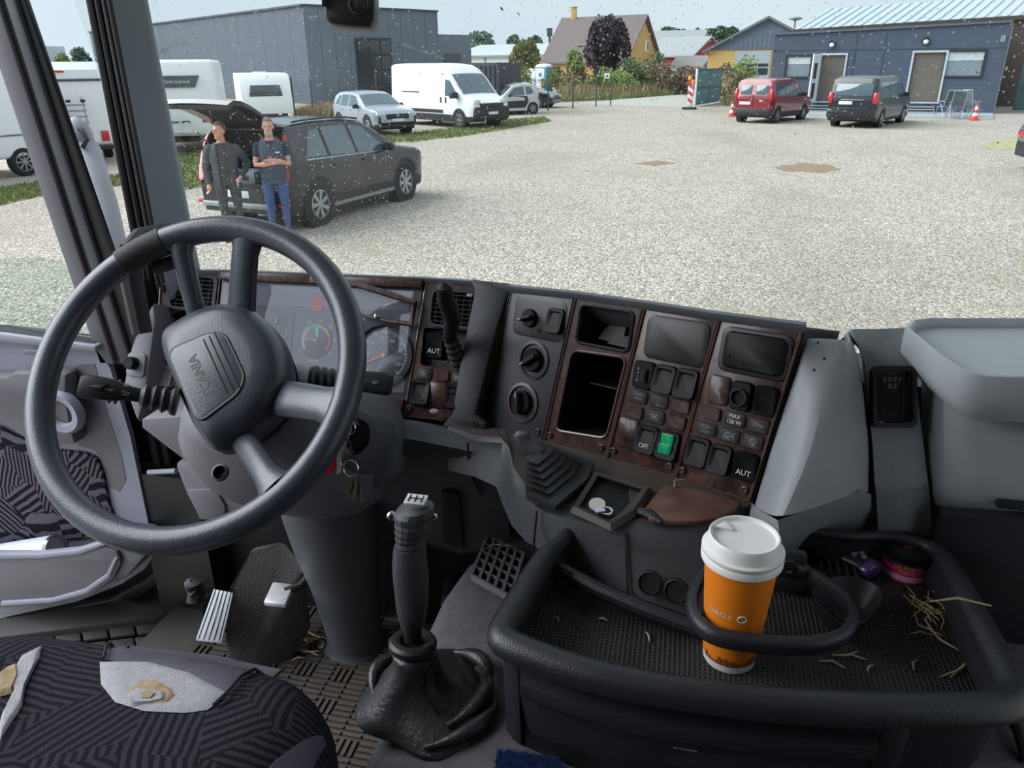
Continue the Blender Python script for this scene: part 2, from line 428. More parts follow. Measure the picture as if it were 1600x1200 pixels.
# ---- dark estate-type SUV with its tailgate up
SUVP = pm('suv_paint', srgb(22, 26, 36), .3, var=.06, coat=.55)
sp = dict(L=4.64, W=1.89, H=1.68, wb=2.774, fo=.93, wr=.365, gc=.24, tum=.23, paint=SUVP, clad=.42, ww=.24, spokes=7, five=True, open=(.0, .52),
          top=[(0, .78), (.06, .86), (.12, .98), (.28, 1.35), (.46, 1.60), (.60, 1.655), (1.2, 1.68), (2.0, 1.665), (2.55, 1.60), (3.0, 1.38), (3.42, 1.11), (3.75, 1.06), (4.2, .98), (4.5, .86), (4.62, .70), (4.64, .62)],
          belt=[(0, .80), (.35, 1.13), (1.2, 1.08), (2.4, 1.03), (3.4, 1.0), (4.64, .9)])
suv, (hw, T, sidep, tops, endb) = make_car('estate_car', 'dark grey SUV with raised tailgate behind the two men', 'car', sp)
L = sp['L']; dd = V((.193, .981)).normalized(); place(suv, -6.71, 13.5, atan2(dd.y, dd.x))
CABBLK = pm('cabin_black', srgb(24, 25, 28), .8)
for poly in ([(.72, 1.15), (1.28, 1.13), (1.26, 1.56), (1.0, 1.55)], [(1.36, 1.13), (2.10, 1.09), (2.02, 1.57), (1.35, 1.575)], [(2.18, 1.09), (3.05, 1.06), (2.98, 1.16), (2.52, 1.50), (2.12, 1.565)]):
    sidep('side_window', poly, CARGLASS)
for x in (1.32, 2.14): sidep('window_pillar', [(x-.03, 1.1), (x+.03, 1.1), (x+.02, 1.58), (x-.03, 1.58)], BLACKP, .003)
sidep('chrome_strip', [(.7, 1.105), (3.1, 1.035), (3.1, 1.05), (.7, 1.125)], RIMS, .004)
tops('windscreen', 2.62, 3.36, .93, CARGLASS)
for x in (1.32, 2.16, 3.02): sidep('door_seam', [(x-.004, .45), (x+.004, .45), (x+.004, 1.06), (x-.004, 1.06)], RIMD, .0015, .004)
sidep('door_seam', [(1.0, .44), (3.0, .44), (3.0, .45), (1.0, .45)], RIMD, .0015, .004)
sidep('sill_trim', [(1.25, .27), (3.3, .27), (3.3, .33), (1.25, .33)], GALV, .012, .03)
handle_pair(sidep, (1.5, 2.36), .96, SUVP, .2)
mirror_pair(suv, sp, 3.02, 1.10, BLACKP)
for s in (-1, 1):
    q = MB(); q.tube([(x-L/2, s*(.60 if False else hw(x, T(x)-.035)-.04), T(x)+.035) for x in (.7, 1.0, 1.6, 2.2, 2.5)], .017, 8); q.build('roof_rail', BLACKP, suv)
    # vertical tail lamp running up the rear pillar
    q = MB(); rr = []
    for x, z, wd in ((.03, .80, .17), (.06, .92, .20), (.12, 1.0, .12), (.20, 1.16, .07), (.30, 1.36, .05), (.40, 1.52, .04)):
        y = hw(x, z); rr.append([V((x-L/2-.02, s*(y-wd*.4), z)), V((x-L/2-.02, s*(y+.012), z)), V((x-L/2+wd, s*(hw(x+wd, z)+.012), z)), V((x-L/2+wd, s*(y-wd*.4), z))])
    q.rings(rr); q.build('tail_lamp', REDL, suv)
    q = MB(); q.box((-L/2+.12, s*.84, .46), (.14, .16, .05)); q.build('bumper_reflector', REDL, suv, bevel=.01)
    q = MB(); q.box((L/2-.22, s*.70, .80), (.3, .28, .14), Matrix.Rotation(-s*.45, 3, 'Z')); q.build('headlamp', CLEARL, suv, bevel=.03)
q = MB(); q.box((-L/2+.02, 0, .44), (.09, 1.5, .09)); q.build('bumper_skid', GALV, suv, bevel=.02)
q = MB(); q.box((-L/2+.62, 0, .76), (1.05, 1.42, .03)); q.build('boot_floor', CABBLK, suv)
q = MB(); q.box((-L/2+1.15, 0, 1.12), (.14, 1.4, .75)); q.build('rear_seat_back', CABBLK, suv, bevel=.04)
q = MB(); q.box((-L/2+.9, 0, 1.15), (.4, 1.34, .02)); q.build('parcel_shelf', CABBLK, suv)
for s in (-1, 1):
    q = MB(); q.box((-L/2+.62, s*.74, 1.05), (.9, .06, .55)); q.build('boot_lining', CABBLK, suv)
q = MB(); q.box((L/2-.02, 0, .68), (.06, .9, .24)); q.build('grille', BLACKP, suv, bevel=.02)
q = MB(); q.box((-L/2-.005, 0, .62), (.02, .52, .11)); q.build('number_plate', PLATEM, suv, bevel=.004)
# tailgate: curved panel hinged at the rear roof edge, swung up
hx = .50-L/2; hz = T(.5)+.02; g1, g2 = [], []
for (u, wv, h) in ((0, .60, 0), (.25, .64, .035), (.5, .68, .06), (.75, .72, .06), (1.0, .74, .03), (1.18, .72, -.05), (1.30, .66, -.18)):
    d = V((-cos(radians(24)), 0, sin(radians(24)))); nn = V((-sin(radians(24)), 0, cos(radians(24))))*.9
    p = V((hx, 0, hz))+d*u+nn*h
    g1.append([p+V((0, lerp(-wv, wv, j/6), .02*(1-(j/3-1)**2))) for j in range(7)]); g2.append([q_+V((.02, 0, -.07)) for q_ in g1[-1]])
q = MB(); q.grid(g1); q.grid(g2); rim = [r[0] for r in g1]; 
q.rings([[a for a in ([r[0] for r in g1]+[r[-1] for r in g1[::-1]])], [a for a in ([r[0] for r in g2]+[r[-1] for r in g2[::-1]])]], True, False)
tg = q.build('tailgate', SUVP, suv, smooth=40)
q = MB(); gw = [[p+V((0, 0, .006)) for p in r[1:-1]] for r in g1[0:4]]; q.grid(gw); q.build('rear_window', CARGLASS, tg, recalc=False)
q = MB(); gw = [[p+V((0, 0, -.012)) for p in r[1:-1]] for r in g2[1:6]]; q.grid(gw); q.build('tailgate_lining', CABBLK, tg, recalc=False)
for s in (-1, 1):
    q = MB(); q.cyl((hx-.1, s*.62, 1.18), (hx-.52, s*.64, hz-.06), .012, 8); q.build('gas_strut', GALV, suv)
q = MB(); q.box((-L/2+.30, -.10, .87), (.36, .42, .2)); q.box((-L/2+.115, -.10, .87), (.012, .16, .09), None, 1)
cb = q.build('tool_case', [pm('case_grey', srgb(130, 146, 160), .5), BLACKP], None, bevel=.015); cb.matrix_world = Matrix.Translation(suv.location) @ Matrix.Rotation(suv.rotation_euler.z, 4, 'Z')
tag(cb, 'grey hard case in the open boot of the SUV', 'case')

# ---- silver crossover
SILV = pm('silver_paint', srgb(158, 166, 182), .28, var=.04, coat=.8, metal=.3)
sp = dict(L=4.30, W=1.77, H=1.55, wb=2.605, fo=.88, wr=.34, gc=.22, tum=.24, paint=SILV, clad=.40, spokes=5, five=True,
          top=[(0, .72), (.05, .95), (.12, 1.08), (.35, 1.38), (.6, 1.50), (1.3, 1.55), (2.0, 1.53), (2.35, 1.46), (2.8, 1.22), (3.15, 1.04), (3.6, .98), (4.1, .9), (4.27, .78), (4.30, .6)],
          belt=[(0, .9), (.5, 1.06), (1.6, 1.0), (3.1, .96), (4.3, .85)])
c2, (hw, T, sidep, tops, endb) = make_car('crossover_car', 'silver crossover car parked beside the white van', 'car', sp)
for poly in ([(.55, 1.08), (.95, 1.05), (.95, 1.40), (.75, 1.38)], [(1.02, 1.04), (1.72, 1.02), (1.68, 1.44), (1.02, 1.43)], [(1.80, 1.02), (2.75, .99), (2.68, 1.08), (2.3, 1.38), (1.76, 1.44)]): sidep('side_window', poly, CARGLASS)
tops('windscreen', 2.42, 3.08, .92, CARGLASS); tops('rear_window', .14, .5, .85, CARGLASS)
for x in (1.0, 1.76, 2.72): sidep('door_seam', [(x-.004, .42), (x+.004, .42), (x+.004, 1.0), (x-.004, 1.0)], RIMD, .0015, .004)
handle_pair(sidep, (1.2, 1.95), .9, SILV); mirror_pair(c2, sp, 2.68, 1.02, BLACKP)
endb('grille', BLACKP, False, 0, .70, .95, .20, .06, .03); endb('headlamp', CLEARL, False, .66, .80, .34, .09, .2, .12, True); endb('fog_lamp', BLACKP, False, .66, .58, .24, .24, .16, .10, True)
endb('lower_grille', BLACKP, False, 0, .45, 1.4, .13, .08, .04); endb('number_plate', PLATEM, False, 0, .58, .5, .1, .03, -.02); endb('tail_lamp', REDL, True, .6, .95, .35, .12, .12, .06, True)
endb('emblem', GALV, False, 0, .74, .1, .1, .03, -.01)
a, b = V((-12.09, 28.58)), V((-11.0, 29.6)); nrm = (b-a).normalized(); hd = V((nrm.y, -nrm.x)) ; hd = V((.747, -.665))
P = V((-12.09, 28.58)) - hd*(4.3/2-.88) + V((-hd.y, hd.x))*.77
place(c2, P.x, P.y, atan2(hd.y, hd.x))

# ---- white panel van
sp = dict(L=5.99, W=2.05, H=2.52, wb=4.035, fo=.95, wr=.345, gc=.26, tum=.09, paint=WHITE, clad=.50, spokes=6, er=.35, ek=.12, bump_up=.35, rimm=GALV,
          top=[(0, 2.40), (.05, 2.47), (.4, 2.52), (3.0, 2.52), (3.7, 2.46), (4.1, 2.32), (4.5, 2.05), (5.0, 1.55), (5.3, 1.28), (5.65, 1.14), (5.9, 1.0), (5.99, .75)],
          belt=[(0, 1.25), (4.0, 1.25), (5.3, 1.15), (5.99, .95)])
van, (hw, T, sidep, tops, endb) = make_car('panel_van', 'white high-roof panel van parked beside the silver crossover', 'van', sp)
sidep('side_window', [(4.12, 1.28), (4.98, 1.22), (4.86, 1.45), (4.45, 1.88), (4.14, 1.92)], CARGLASS)
tops('windscreen', 4.42, 5.22, .93, CARGLASS)
for x in (2.3, 3.98, 5.02): sidep('door_seam', [(x-.006, .55), (x+.006, .55), (x+.006, 2.05 if x < 5 else 1.2), (x-.006, 2.05 if x < 5 else 1.2)], GALV, .0015, .004)
sidep('side_rail', [(1.0, 1.37), (2.3, 1.37), (2.3, 1.42), (1.0, 1.42)], BLACKP, .006, .02)
sidep('side_moulding', [(1.5, .58), (3.95, .58), (3.95, .72), (1.5, .72)], BLACKP, .012, .03); sidep('side_moulding', [(.2, .58), (.95, .58), (.95, .72), (.2, .72)], BLACKP, .012, .03)
for x in (3.85, 4.18): sidep('door_handle', [(x-.05, 1.0), (x+.05, 1.0), (x+.05, 1.22), (x-.05, 1.22)], BLACKP, .012, .03)
endb('bumper', BLACKP, False, 0, .62, 1.9, .5, .3, .08, bev=.08); endb('grille', BLACKP, False, 0, .92, 1.2, .16, .16, .02); endb('headlamp', CLEARL, False, .72, 1.0, .36, .3, .3, .22, True, .05)
endb('number_plate', PLATEM, False, 0, .62, .52, .11, .03, -.08); mirror_pair(van, sp, 4.95, 1.3, BLACKP, 1.6)
for s in (-1, 1): sidep('wheel_arch_trim', [(5.04+.46*cos(pi*i/10), .345+.46*sin(pi*i/10)) for i in range(11)]+[(5.04+.40*cos(pi*i/10), .345+.40*sin(pi*i/10)) for i in range(10, -1, -1)], BLACKP, .01, .03) if s > 0 else None
hd = V((.50, -.866)).normalized(); hd = V((.82, -.57)).normalized(); P = V((-9.5, 32.2)) - hd*(5.99/2-.95) + V((-hd.y, hd.x))*.9
place(van, P.x, P.y, atan2(hd.y, hd.x))

# ---- small two-tone city car
CITYS = pm('city_silver', srgb(196, 200, 202), .3, coat=.8, var=.04)
sp = dict(L=2.75, W=1.55, H=1.53, wb=1.83, fo=.46, wr=.29, gc=.2, tum=.2, paint=CITYS, spokes=5, five=True,
          top=[(0, .85), (.05, 1.2), (.2, 1.42), (.5, 1.52), (1.1, 1.53), (1.6, 1.42), (2.0, 1.12), (2.25, .92), (2.6, .82), (2.72, .7), (2.75, .55)], belt=[(0, 1.0), (1.4, .92), (2.2, .86), (2.75, .75)])
c4, (hw, T, sidep, tops, endb) = make_car('city_car', 'small silver city car with black door beside the dark container', 'car', sp)
sidep('door_panel', [(.95, .34), (1.95, .34), (2.0, .60), (1.85, .92), (.80, .92), (.72, .62)], BLACKP, .006)
sidep('side_window', [(.95, .96), (1.95, .92), (1.85, 1.06), (1.55, 1.32), (1.0, 1.40)], CARGLASS); sidep('side_window', [(.35, 1.02), (.85, .98), (.90, 1.38), (.55, 1.36)], CARGLASS)
tops('windscreen', 1.64, 2.18, .9, CARGLASS); tops('rear_window', .07, .35, .8, CARGLASS); endb('headlamp', CLEARL, False, .55, .68, .25, .2, .2, .14, True, .05)
endb('number_plate', PLATEM, False, 0, .5, .4, .1, .03, -.01); mirror_pair(c4, sp, 1.85, .95, BLACKP, .8); endb('tail_lamp', REDL, True, .6, .85, .16, .3, .1, .06, True)
hd = V((-.77, -.64)).normalized(); P = (onz(784, 181)+onz(831, 178))/2; place(c4, P.x-.45, P.y+.6, atan2(hd.y, hd.x))

# ---- dark saloon behind the fence
DKC = pm('dark_saloon_paint', srgb(30, 35, 44), .25, coat=.8)
sp = dict(L=4.5, W=1.75, H=1.42, wb=2.7, fo=.85, wr=.31, gc=.2, tum=.24, paint=DKC, spokes=7,
          top=[(0, .65), (.05, .92), (.6, .98), (.95, 1.15), (1.3, 1.34), (1.8, 1.42), (2.3, 1.40), (2.7, 1.25), (3.2, .98), (3.6, .92), (4.2, .82), (4.45, .68), (4.5, .5)], belt=[(0, .86), (1.2, .92), (3.2, .88), (4.5, .75)])
c5, (hw, T, sidep, tops, endb) = make_car('saloon_car', 'dark blue saloon behind the wire fence near the portable toilet', 'car', sp)
sidep('side_window', [(1.1, .97), (1.95, .96), (1.95, 1.32), (1.5, 1.30)], CARGLASS); sidep('side_window', [(2.02, .96), (3.0, .93), (2.6, 1.2), (2.3, 1.31), (2.02, 1.33)], CARGLASS)
tops('windscreen', 2.5, 3.12, .92, CARGLASS); tops('rear_window', .7, 1.25, .9, CARGLASS); endb('headlamp', CLEARL, False, .62, .66, .34, .12, .2, .12, True); endb('tail_lamp', REDL, True, .6, .8, .4, .14, .1, .04, True); mirror_pair(c5, sp, 2.95, .98, DKC, .8)
hd = V((.97, -.2)).normalized(); P = onz(871, 169)-hd.to_3d()*1.35; place(c5, P.x-1.0, P.y+.7, atan2(hd.y, hd.x))

# ---- red family van, seen from behind
REDP = pm('red_paint', srgb(132, 26, 40), .25, coat=.9, var=.06)
sp = dict(L=4.2, W=1.81, H=1.80, wb=2.69, fo=.82, wr=.315, gc=.22, tum=.15, paint=REDP, clad=.42, spokes=7, er=.3, ek=.10, bump_up=.22,
          top=[(0, 1.02), (.03, 1.15), (.12, 1.60), (.22, 1.74), (.6, 1.79), (1.8, 1.80), (2.3, 1.74), (2.7, 1.55), (3.1, 1.22), (3.3, 1.08), (3.8, .98), (4.1, .82), (4.2, .6)], belt=[(0, 1.08), (3.2, 1.02), (4.2, .85)])
c6, (hw, T, sidep, tops, endb) = make_car('family_van', 'red family van seen from behind near the open gate', 'van', sp)
for poly in ([(.35, 1.12), (1.2, 1.12), (1.2, 1.6), (.42, 1.6)], [(1.28, 1.12), (2.1, 1.10), (2.1, 1.6), (1.28, 1.6)], [(2.18, 1.10), (3.0, 1.06), (2.5, 1.5), (2.18, 1.6)]): sidep('side_window', poly, CARGLASS)
tops('windscreen', 2.45, 3.22, .92, CARGLASS)
for s in (-1, 1):
    q = MB(); q.box((-L/2*0-2.1+.075, s*.35, 1.36), (.05, .52, .40), Matrix.Rotation(.18, 3, 'Y')); q.build('rear_window', CARGLASS, c6, bevel=.03)
    q = MB(); q.box((-2.1+.06, s*.80, 1.18), (.14, .13, .46), Matrix.Rotation(.12, 3, 'Y')); q.build('tail_lamp', REDL, c6, bevel=.03)
q = MB(); q.box((-2.1-.005, 0, .92), (.02, .012, .5)); q.build('door_seam', RIMD, c6)
endb('bumper', BLACKP, True, 0, .48, 1.72, .28, .16, .03, bev=.05); endb('number_plate', PLATEM, True, .35, .82, .52, .12, .03, -.01); endb('emblem', GALV, True, -.38, .92, .18, .1, .02, -.005)
mirror_pair(c6, sp, 2.98, 1.1, BLACKP); handle_pair(sidep, (1.95, 2.3), 1.0, REDP)
hd = (V((4.58, 38.9))-V((3.35, 36.9))).normalized(); hd = V((.50, .866)); P = V((2.73, 36.7)) + hd*(2.1-.69) ; place(c6, P.x+.05, P.y+.1, atan2(hd.y, hd.x))

# ---- black people carrier, seen from behind
BLKP = pm('black_van_paint', srgb(22, 26, 36), .3, coat=.6, var=.06)
sp = dict(L=5.1, W=1.93, H=1.92, wb=3.2, fo=.9, wr=.335, gc=.22, tum=.14, paint=BLKP, spokes=5, five=True, er=.25, ek=.08, clad=.36, bump_up=.02,
          top=[(0, 1.02), (.03, 1.14), (.14, 1.68), (.24, 1.84), (.6, 1.90), (2.4, 1.92), (3.0, 1.85), (3.5, 1.55), (3.9, 1.25), (4.1, 1.15), (4.7, 1.02), (5.0, .85), (5.1, .6)], belt=[(0, 1.08), (4.0, 1.08), (5.1, .9)])
c7, (hw, T, sidep, tops, endb) = make_car('people_carrier', 'black people carrier seen from behind before the slate grey annex', 'van', sp)
for poly in ([(.4, 1.14), (1.5, 1.12), (1.5, 1.68), (.48, 1.68)], [(1.6, 1.12), (2.7, 1.1), (2.7, 1.68), (1.6, 1.68)], [(2.8, 1.1), (3.8, 1.1), (3.3, 1.5), (2.8, 1.66)]): sidep('side_window', poly, CARGLASS)
tops('windscreen', 3.15, 3.85, .92, CARGLASS)
q = MB(); q.box((-2.55+.085, 0, 1.42), (.05, 1.42, .46), Matrix.Rotation(.20, 3, 'Y')); q.build('rear_window', CARGLASS, c7, bevel=.04)
for s in (-1, 1):
    q = MB(); q.box((-2.55+.06, s*.85, 1.12), (.16, .17, .42), Matrix.Rotation(.12, 3, 'Y')); q.build('tail_lamp', REDL, c7, bevel=.03)
endb('bumper', BLKP, True, 0, .55, 1.86, .34, .16, .02, bev=.05); endb('bumper_pad', BLACKP, True, 0, .72, 1.5, .10, .16, .0, bev=.02); endb('number_plate', PLATEM, True, .25, .94, .52, .12, .03, -.01)
endb('chrome_bar', GALV, True, 0, 1.06, .9, .03, .03, .0, bev=.006); mirror_pair(c7, sp, 3.75, 1.15, BLKP); handle_pair(sidep, (2.6, 2.95), 1.0, BLKP)
hd = V((.47, .883)).normalized(); a, b = onz(1302, 197), onz(1376, 199); P = (a+b).to_2d()/2 + hd*(2.55-1.0+.1); hd = V((.45, .893)).normalized(); P = (a+b).to_2d()/2+V((0, .15))+hd*(1.55); place(c7, P.x, P.y, atan2(hd.y, hd.x))

# ---- vehicle cut by the right edge of the picture
BLUG = pm('blue_grey_paint', srgb(78, 92, 106), .3, coat=.7)
sp = dict(L=4.6, W=1.85, H=1.55, wb=2.7, fo=.9, wr=.33, gc=.22, tum=.2, paint=BLUG, spokes=5, clad=.55, er=.3, ek=.1, bump_up=.1,
          top=[(0, .92), (.03, 1.0), (.3, 1.36), (.7, 1.5), (1.6, 1.55), (2.3, 1.5), (2.9, 1.25), (3.3, 1.02), (4.2, .9), (4.6, .6)], belt=[(0, .95), (3.3, .98), (4.6, .85)])
c8, (hw, T, sidep, tops, endb) = make_car('parked_car', 'blue-grey car cut off by the right edge of the view', 'car', sp)
for poly in ([(.6, 1.04), (1.5, 1.02), (1.5, 1.4), (.9, 1.4)], [(1.6, 1.02), (2.4, 1.0), (2.3, 1.42), (1.6, 1.42)]): sidep('side_window', poly, CARGLASS)
tops('windscreen', 2.4, 3.2, .92, CARGLASS); tops('rear_window', .08, .5, .85, CARGLASS); endb('tail_lamp', REDL, True, .7, .8, .3, .16, .1, .04, True)
P = onz(1592, 276); place(c8, P.x+2.72, P.y+.95, 0.0)

# ------------------------------------------------------------------ caravans and motorhome
CARAV = pm('caravan_white', srgb(236, 239, 240), .4, var=.02)
def prism_side(mb, prof, w, y0=None):
    mb.prism([V((x, -w/2, z)) for x, z in prof], (0, w, 0))
mh = thing('motorhome', 'white motorhome with rear bicycle rack at far left', 'motorhome')
def px(pts, Y): return [ony(x, y, Y) for x, y in pts]
# local frame: x = travel direction (away from rear), y = left
def camper(root, prof, w, m=CARAV, bev=.12):
    q = MB(); prism_side(q, prof, w); return q.build('body', m, root, bevel=bev, seg=3, bang=50)
camper(mh, [(0, .5), (0, 2.48), (.22, 2.68), (6.4, 2.68), (6.7, 2.4), (6.9, 1.9), (6.9, .5)], 2.28)
for y, z, dy, dz, m, nm in ((0, 2.44, .45, .05, REDL, 'brake_lamp'), (0, .72, .56, .12, PLATEM, 'number_plate'), (.9, .75, .2, .28, REDL, 'tail_lamp'), (-.9, .75, .2, .28, REDL, 'tail_lamp'), (0, .45, 2.2, .12, BLACKP, 'bumper'), (0, 2.22, 2.15, .06, pm('grey_line', srgb(70, 74, 78), .5), 'trim_line')):
    q = MB(); q.box((-.02, y, z), (.06, dy, dz)); q.build(nm, m, mh, bevel=.012)
q = MB()
for z in (1.15, 1.3, 1.45, 1.6): q.cyl((-.32, -.55, z), (-.32, .75, z), .022, 8)
for y in (-.5, 0, .5, .72): q.tube([(-.02, y, 1.75), (-.2, y, 1.8), (-.34, y, 1.6), (-.34, y, 1.05), (-.02, y, 1.0)], .02, 8)
q.build('bicycle_rack', GALV, mh)
q = MB()
for y in (-.5, -.15, .2, .55): q.box((-.34, y, 1.70), (.06, .12, .07))
for z in (1.2, 1.35, 1.5): q.box((-.34, .78, z), (.06, .1, .06))
q.build('rack_clamp', BLACKP, mh, bevel=.01)
q = MB(); q.box((1.6, 1.145, 1.85), (1.1, .03, .62)); q.build('side_window', CARGLASS, mh, bevel=.01)
q = MB(); q.box((3.3, -1.145, 1.85), (1.1, .03, .62)); q.build('side_window', CARGLASS, mh, bevel=.01)
q = MB(); q.box((1.6, -1.145, 1.85), (.7, .03, .6)); q.build('side_window', CARGLASS, mh, bevel=.01)
q = MB(); q.box((.95, -1.15, 1.55), (.035, .02, .75)); q.box((1.12, -1.15, 1.2), (.3, .02, .035)); q.build('brown_edge_trim', pm('tan_edge', srgb(170, 140, 110), .6), mh)
t, k, b = wheel_meshes('m', .35, .24, 8)
tm = t.build('wheel', TYRE, mh); k.build('rim', GALV, tm); b.build('brake_disc', RIMD, tm)
for i, (x, s) in enumerate(((1.9, 1), (1.9, -1), (5.6, 1), (5.6, -1))):
    o = tm if i == 0 else dup(tm, mh); o.location = (x, s*1.03, .35); o.rotation_euler = (0, 0, 0 if s > 0 else pi)
P = onz(188, 254); hd = V((-.70, .714)).normalized(); lf = V((-hd.y, hd.x)); place(mh, P.x+lf.x*1.14, P.y+lf.y*1.14, atan2(hd.y, hd.x))
cb_ = thing('camper_van', 'white camper van side with tan-edged window at the far left edge', 'camper van')
q = MB(); prism_side(q, [(-5.9, .45), (-5.9, 2.5), (-5.6, 2.7), (-.9, 2.7), (-.25, 2.2), (0, 1.2), (0, .45)], 2.1); q.build('body', CARAV, cb_, bevel=.1, seg=3, bang=50)
q = MB(); q.box((-1.75, -1.06, 1.75), (.9, .03, .75)); q.build('window_frame', pm('tan_frame', srgb(176, 150, 124), .6), cb_, bevel=.02); q = MB(); q.box((-1.75, -1.08, 1.75), (.8, .03, .65)); q.build('side_window', CARGLASS, cb_, bevel=.02)
q = MB(); q.box((-2.95, -1.06, 1.0), (5.6, .02, .035)); q.build('side_stripe', pm('grey_stripe', srgb(110, 114, 120), .5), cb_)
tm = t.build('wheel', TYRE, cb_); k.build('rim', GALV, tm); b.build('brake_disc', RIMD, tm)
for i, (x, s) in enumerate(((-.85, -1), (-.85, 1), (-4.6, -1), (-4.6, 1))): o = tm if i == 0 else dup(tm, cb_); o.location = (x, s*.95, .35); o.rotation_euler = (0, 0, 0 if s > 0 else pi)
P = onz(45, 275); hd = V((.25, .968)); lf = V((-hd.y, hd.x)); place(cb_, P.x+hd.x*.85+lf.x*1.06, P.y+hd.y*.85+lf.y*1.06, atan2(hd.y, hd.x))

cv = thing('caravan', 'tall white caravan with dark rear window band behind the two men', 'caravan')
camper(cv, [(0, .55), (-.12, .9), (.02, 1.9), (.22, 2.72), (5.6, 2.72), (5.95, 1.9), (6.1, .9), (5.9, .55)], 2.3)
WINB = pm('caravan_window', srgb(70, 78, 84), .1, coat=.6)
q = MB(); q.prism([V((.06, y, z)) for y, z in ((-.55, 1.95), (.55, 1.95), (.72, 2.28), (-.72, 2.28))], (.06, 0, 0)); wb_ = q.build('rear_window', WINB, cv); wb_.rotation_euler = (0, radians(0), 0); wb_.location = (-.075, 0, 0)
text('model_lettering', 'OPTIMA ONTOUR', .105, WHITE, frame((-.03, 0, 2.1), (0, -1, 0), (0, 0, 1), (-1, 0, 0)), cv)
for s in (-1, 1):
    q = MB(); q.prism([V((-.14, s*y, z)) for y, z in ((.62, .95), (1.0, .95), (1.1, 1.1), (.62, 1.12))], (.1, 0, 0)); q.build('tail_lamp', REDL, cv, bevel=.01)
q = MB(); q.tube([(-.1, -.25, .95), (-.28, -.25, 1.0), (-.28, -.05, 1.0), (-.1, -.05, .95)], .02, 8); q.box((-.16, .3, .98), (.03, .5, .03)); q.build('grab_handle', BLACKP, cv)
q = MB(); q.box((-.1, 0, .72), (.03, .5, .11)); q.build('number_plate', PLATEM, cv)
q = MB(); q.box((3, 0, .42), (5.2, .9, .14)); q.build('chassis', BLACKP, cv)
tm = t.build('wheel', TYRE, cv); k.build('rim', GALV, tm); b.build('brake_disc', RIMD, tm)
for i, s in enumerate((1, -1)): o = tm if i == 0 else dup(tm, cv); o.location = (3.2, s*1.0, .35); o.rotation_euler = (0, 0, 0 if s > 0 else pi)
P = onz(352, 240); hd = V((-.50, .866)).normalized(); lf = V((-hd.y, hd.x)); place(cv, P.x+lf.x*1.12, P.y+lf.y*1.12, atan2(hd.y, hd.x))

cw = thing('caravan', 'low white caravan with one rear window next to the dark building', 'caravan')
camper(cw, [(0, .5), (-.05, 1.0), (.25, 1.9), (.5, 2.15), (1.5, 2.2), (5.0, 2.2), (5.4, 1.6), (5.5, .5)], 2.2)
q = MB(); q.prism([V((.02, y, z)) for y, z in ((-.7, 1.25), (.75, 1.25), (.65, 1.72), (-.6, 1.72))], (.25, 0, 0)); q.build('rear_window', WINB, cw, bevel=.01)
q = MB(); q.box((2.0, -1.105, 1.5), (1.2, .03, .5)); q.build('side_window', WINB, cw, bevel=.02)
q = MB(); q.box((2.5, 0, 2.22), (.8, .6, .08)); q.build('roof_hatch', CARAV, cw, bevel=.02)
q = MB(); q.box((2.6, 0, .4), (4.6, .9, .14)); q.build('chassis', BLACKP, cw)
tm = t.build('wheel', TYRE, cw); k.build('rim', GALV, tm); b.build('brake_disc', RIMD, tm)
for i, s in enumerate((1, -1)): o = tm if i == 0 else dup(tm, cw); o.location = (2.8, s*.95, .35); o.rotation_euler = (0, 0, 0 if s > 0 else pi)
P = onz(468, 194); hd = V((-.56, .828)).normalized(); lf = V((-hd.y, hd.x)); place(cw, P.x+lf.x*1.1, P.y+lf.y*1.1-.4, atan2(hd.y, hd.x))
# ================================================================== BUILDINGS, TREES, FENCES
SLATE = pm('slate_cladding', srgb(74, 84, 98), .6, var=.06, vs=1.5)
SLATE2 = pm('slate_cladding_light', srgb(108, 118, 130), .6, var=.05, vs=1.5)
DARKW = pm('dark_window', srgb(52, 60, 66), .12, coat=.5)
def wallquad(mb, a, b, z0, z1, th, mi=0):
    a, b = V((a[0], a[1], 0)), V((b[0], b[1], 0)); d = (b-a).normalized(); n = V((-d.y, d.x, 0))*th
    mb.prism([a+V((0, 0, z0)), b+V((0, 0, z0)), b+V((0, 0, z1)), a+V((0, 0, z1))], n, mi)
def zat(px, py, p):
    d = ray(px, py); t = sqrt(p[0]**2+p[1]**2)/sqrt(d.x**2+d.y**2); return HC+d.z*t
# ---- big dark hall at left
hall = thing('industrial_hall', 'large dark blue-grey clad hall behind the vans', 'building')
C0 = V((-25.85, 51.43)); CL = V((-68, 82)); CR = V((-19.7, 61.3)); HB = 6.17
dL = (CL-C0).normalized(); dR = (CR-C0).normalized()
def hall_face(A, d, total, pw, m, nm, z1=HB, skip=()):
    i = 0; x = 0
    n = V((-d.y, d.x)); n = n if n.dot(V((0, 0))-A) > 0 else -n
    while x < total-.01:
        w_ = min(pw, total-x); q = MB(); a = A+d*(x+.012); b = A+d*(x+w_-.012)
        q.box2((0, 0, 0), (0, 0, 0)) if False else None
        P = [V((a.x, a.y, 0)), V((b.x, b.y, 0)), V((b.x, b.y, z1)), V((a.x, a.y, z1))]; q.prism(P, (-n.x*.12, -n.y*.12, 0)); q.build('wall_panel', m, hall, smooth=20); x += w_
q = MB(); c3 = CL+dR*11.6
q.prism([V((p.x, p.y, 0)) for p in (C0+dL*.1+dR*.1, CL+dR*.1, c3, CR+dL*.1)], (0, 0, HB-.15)); q.build('core', SLATE, hall)
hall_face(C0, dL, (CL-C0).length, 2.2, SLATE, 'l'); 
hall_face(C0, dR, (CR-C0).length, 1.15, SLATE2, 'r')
q = MB()
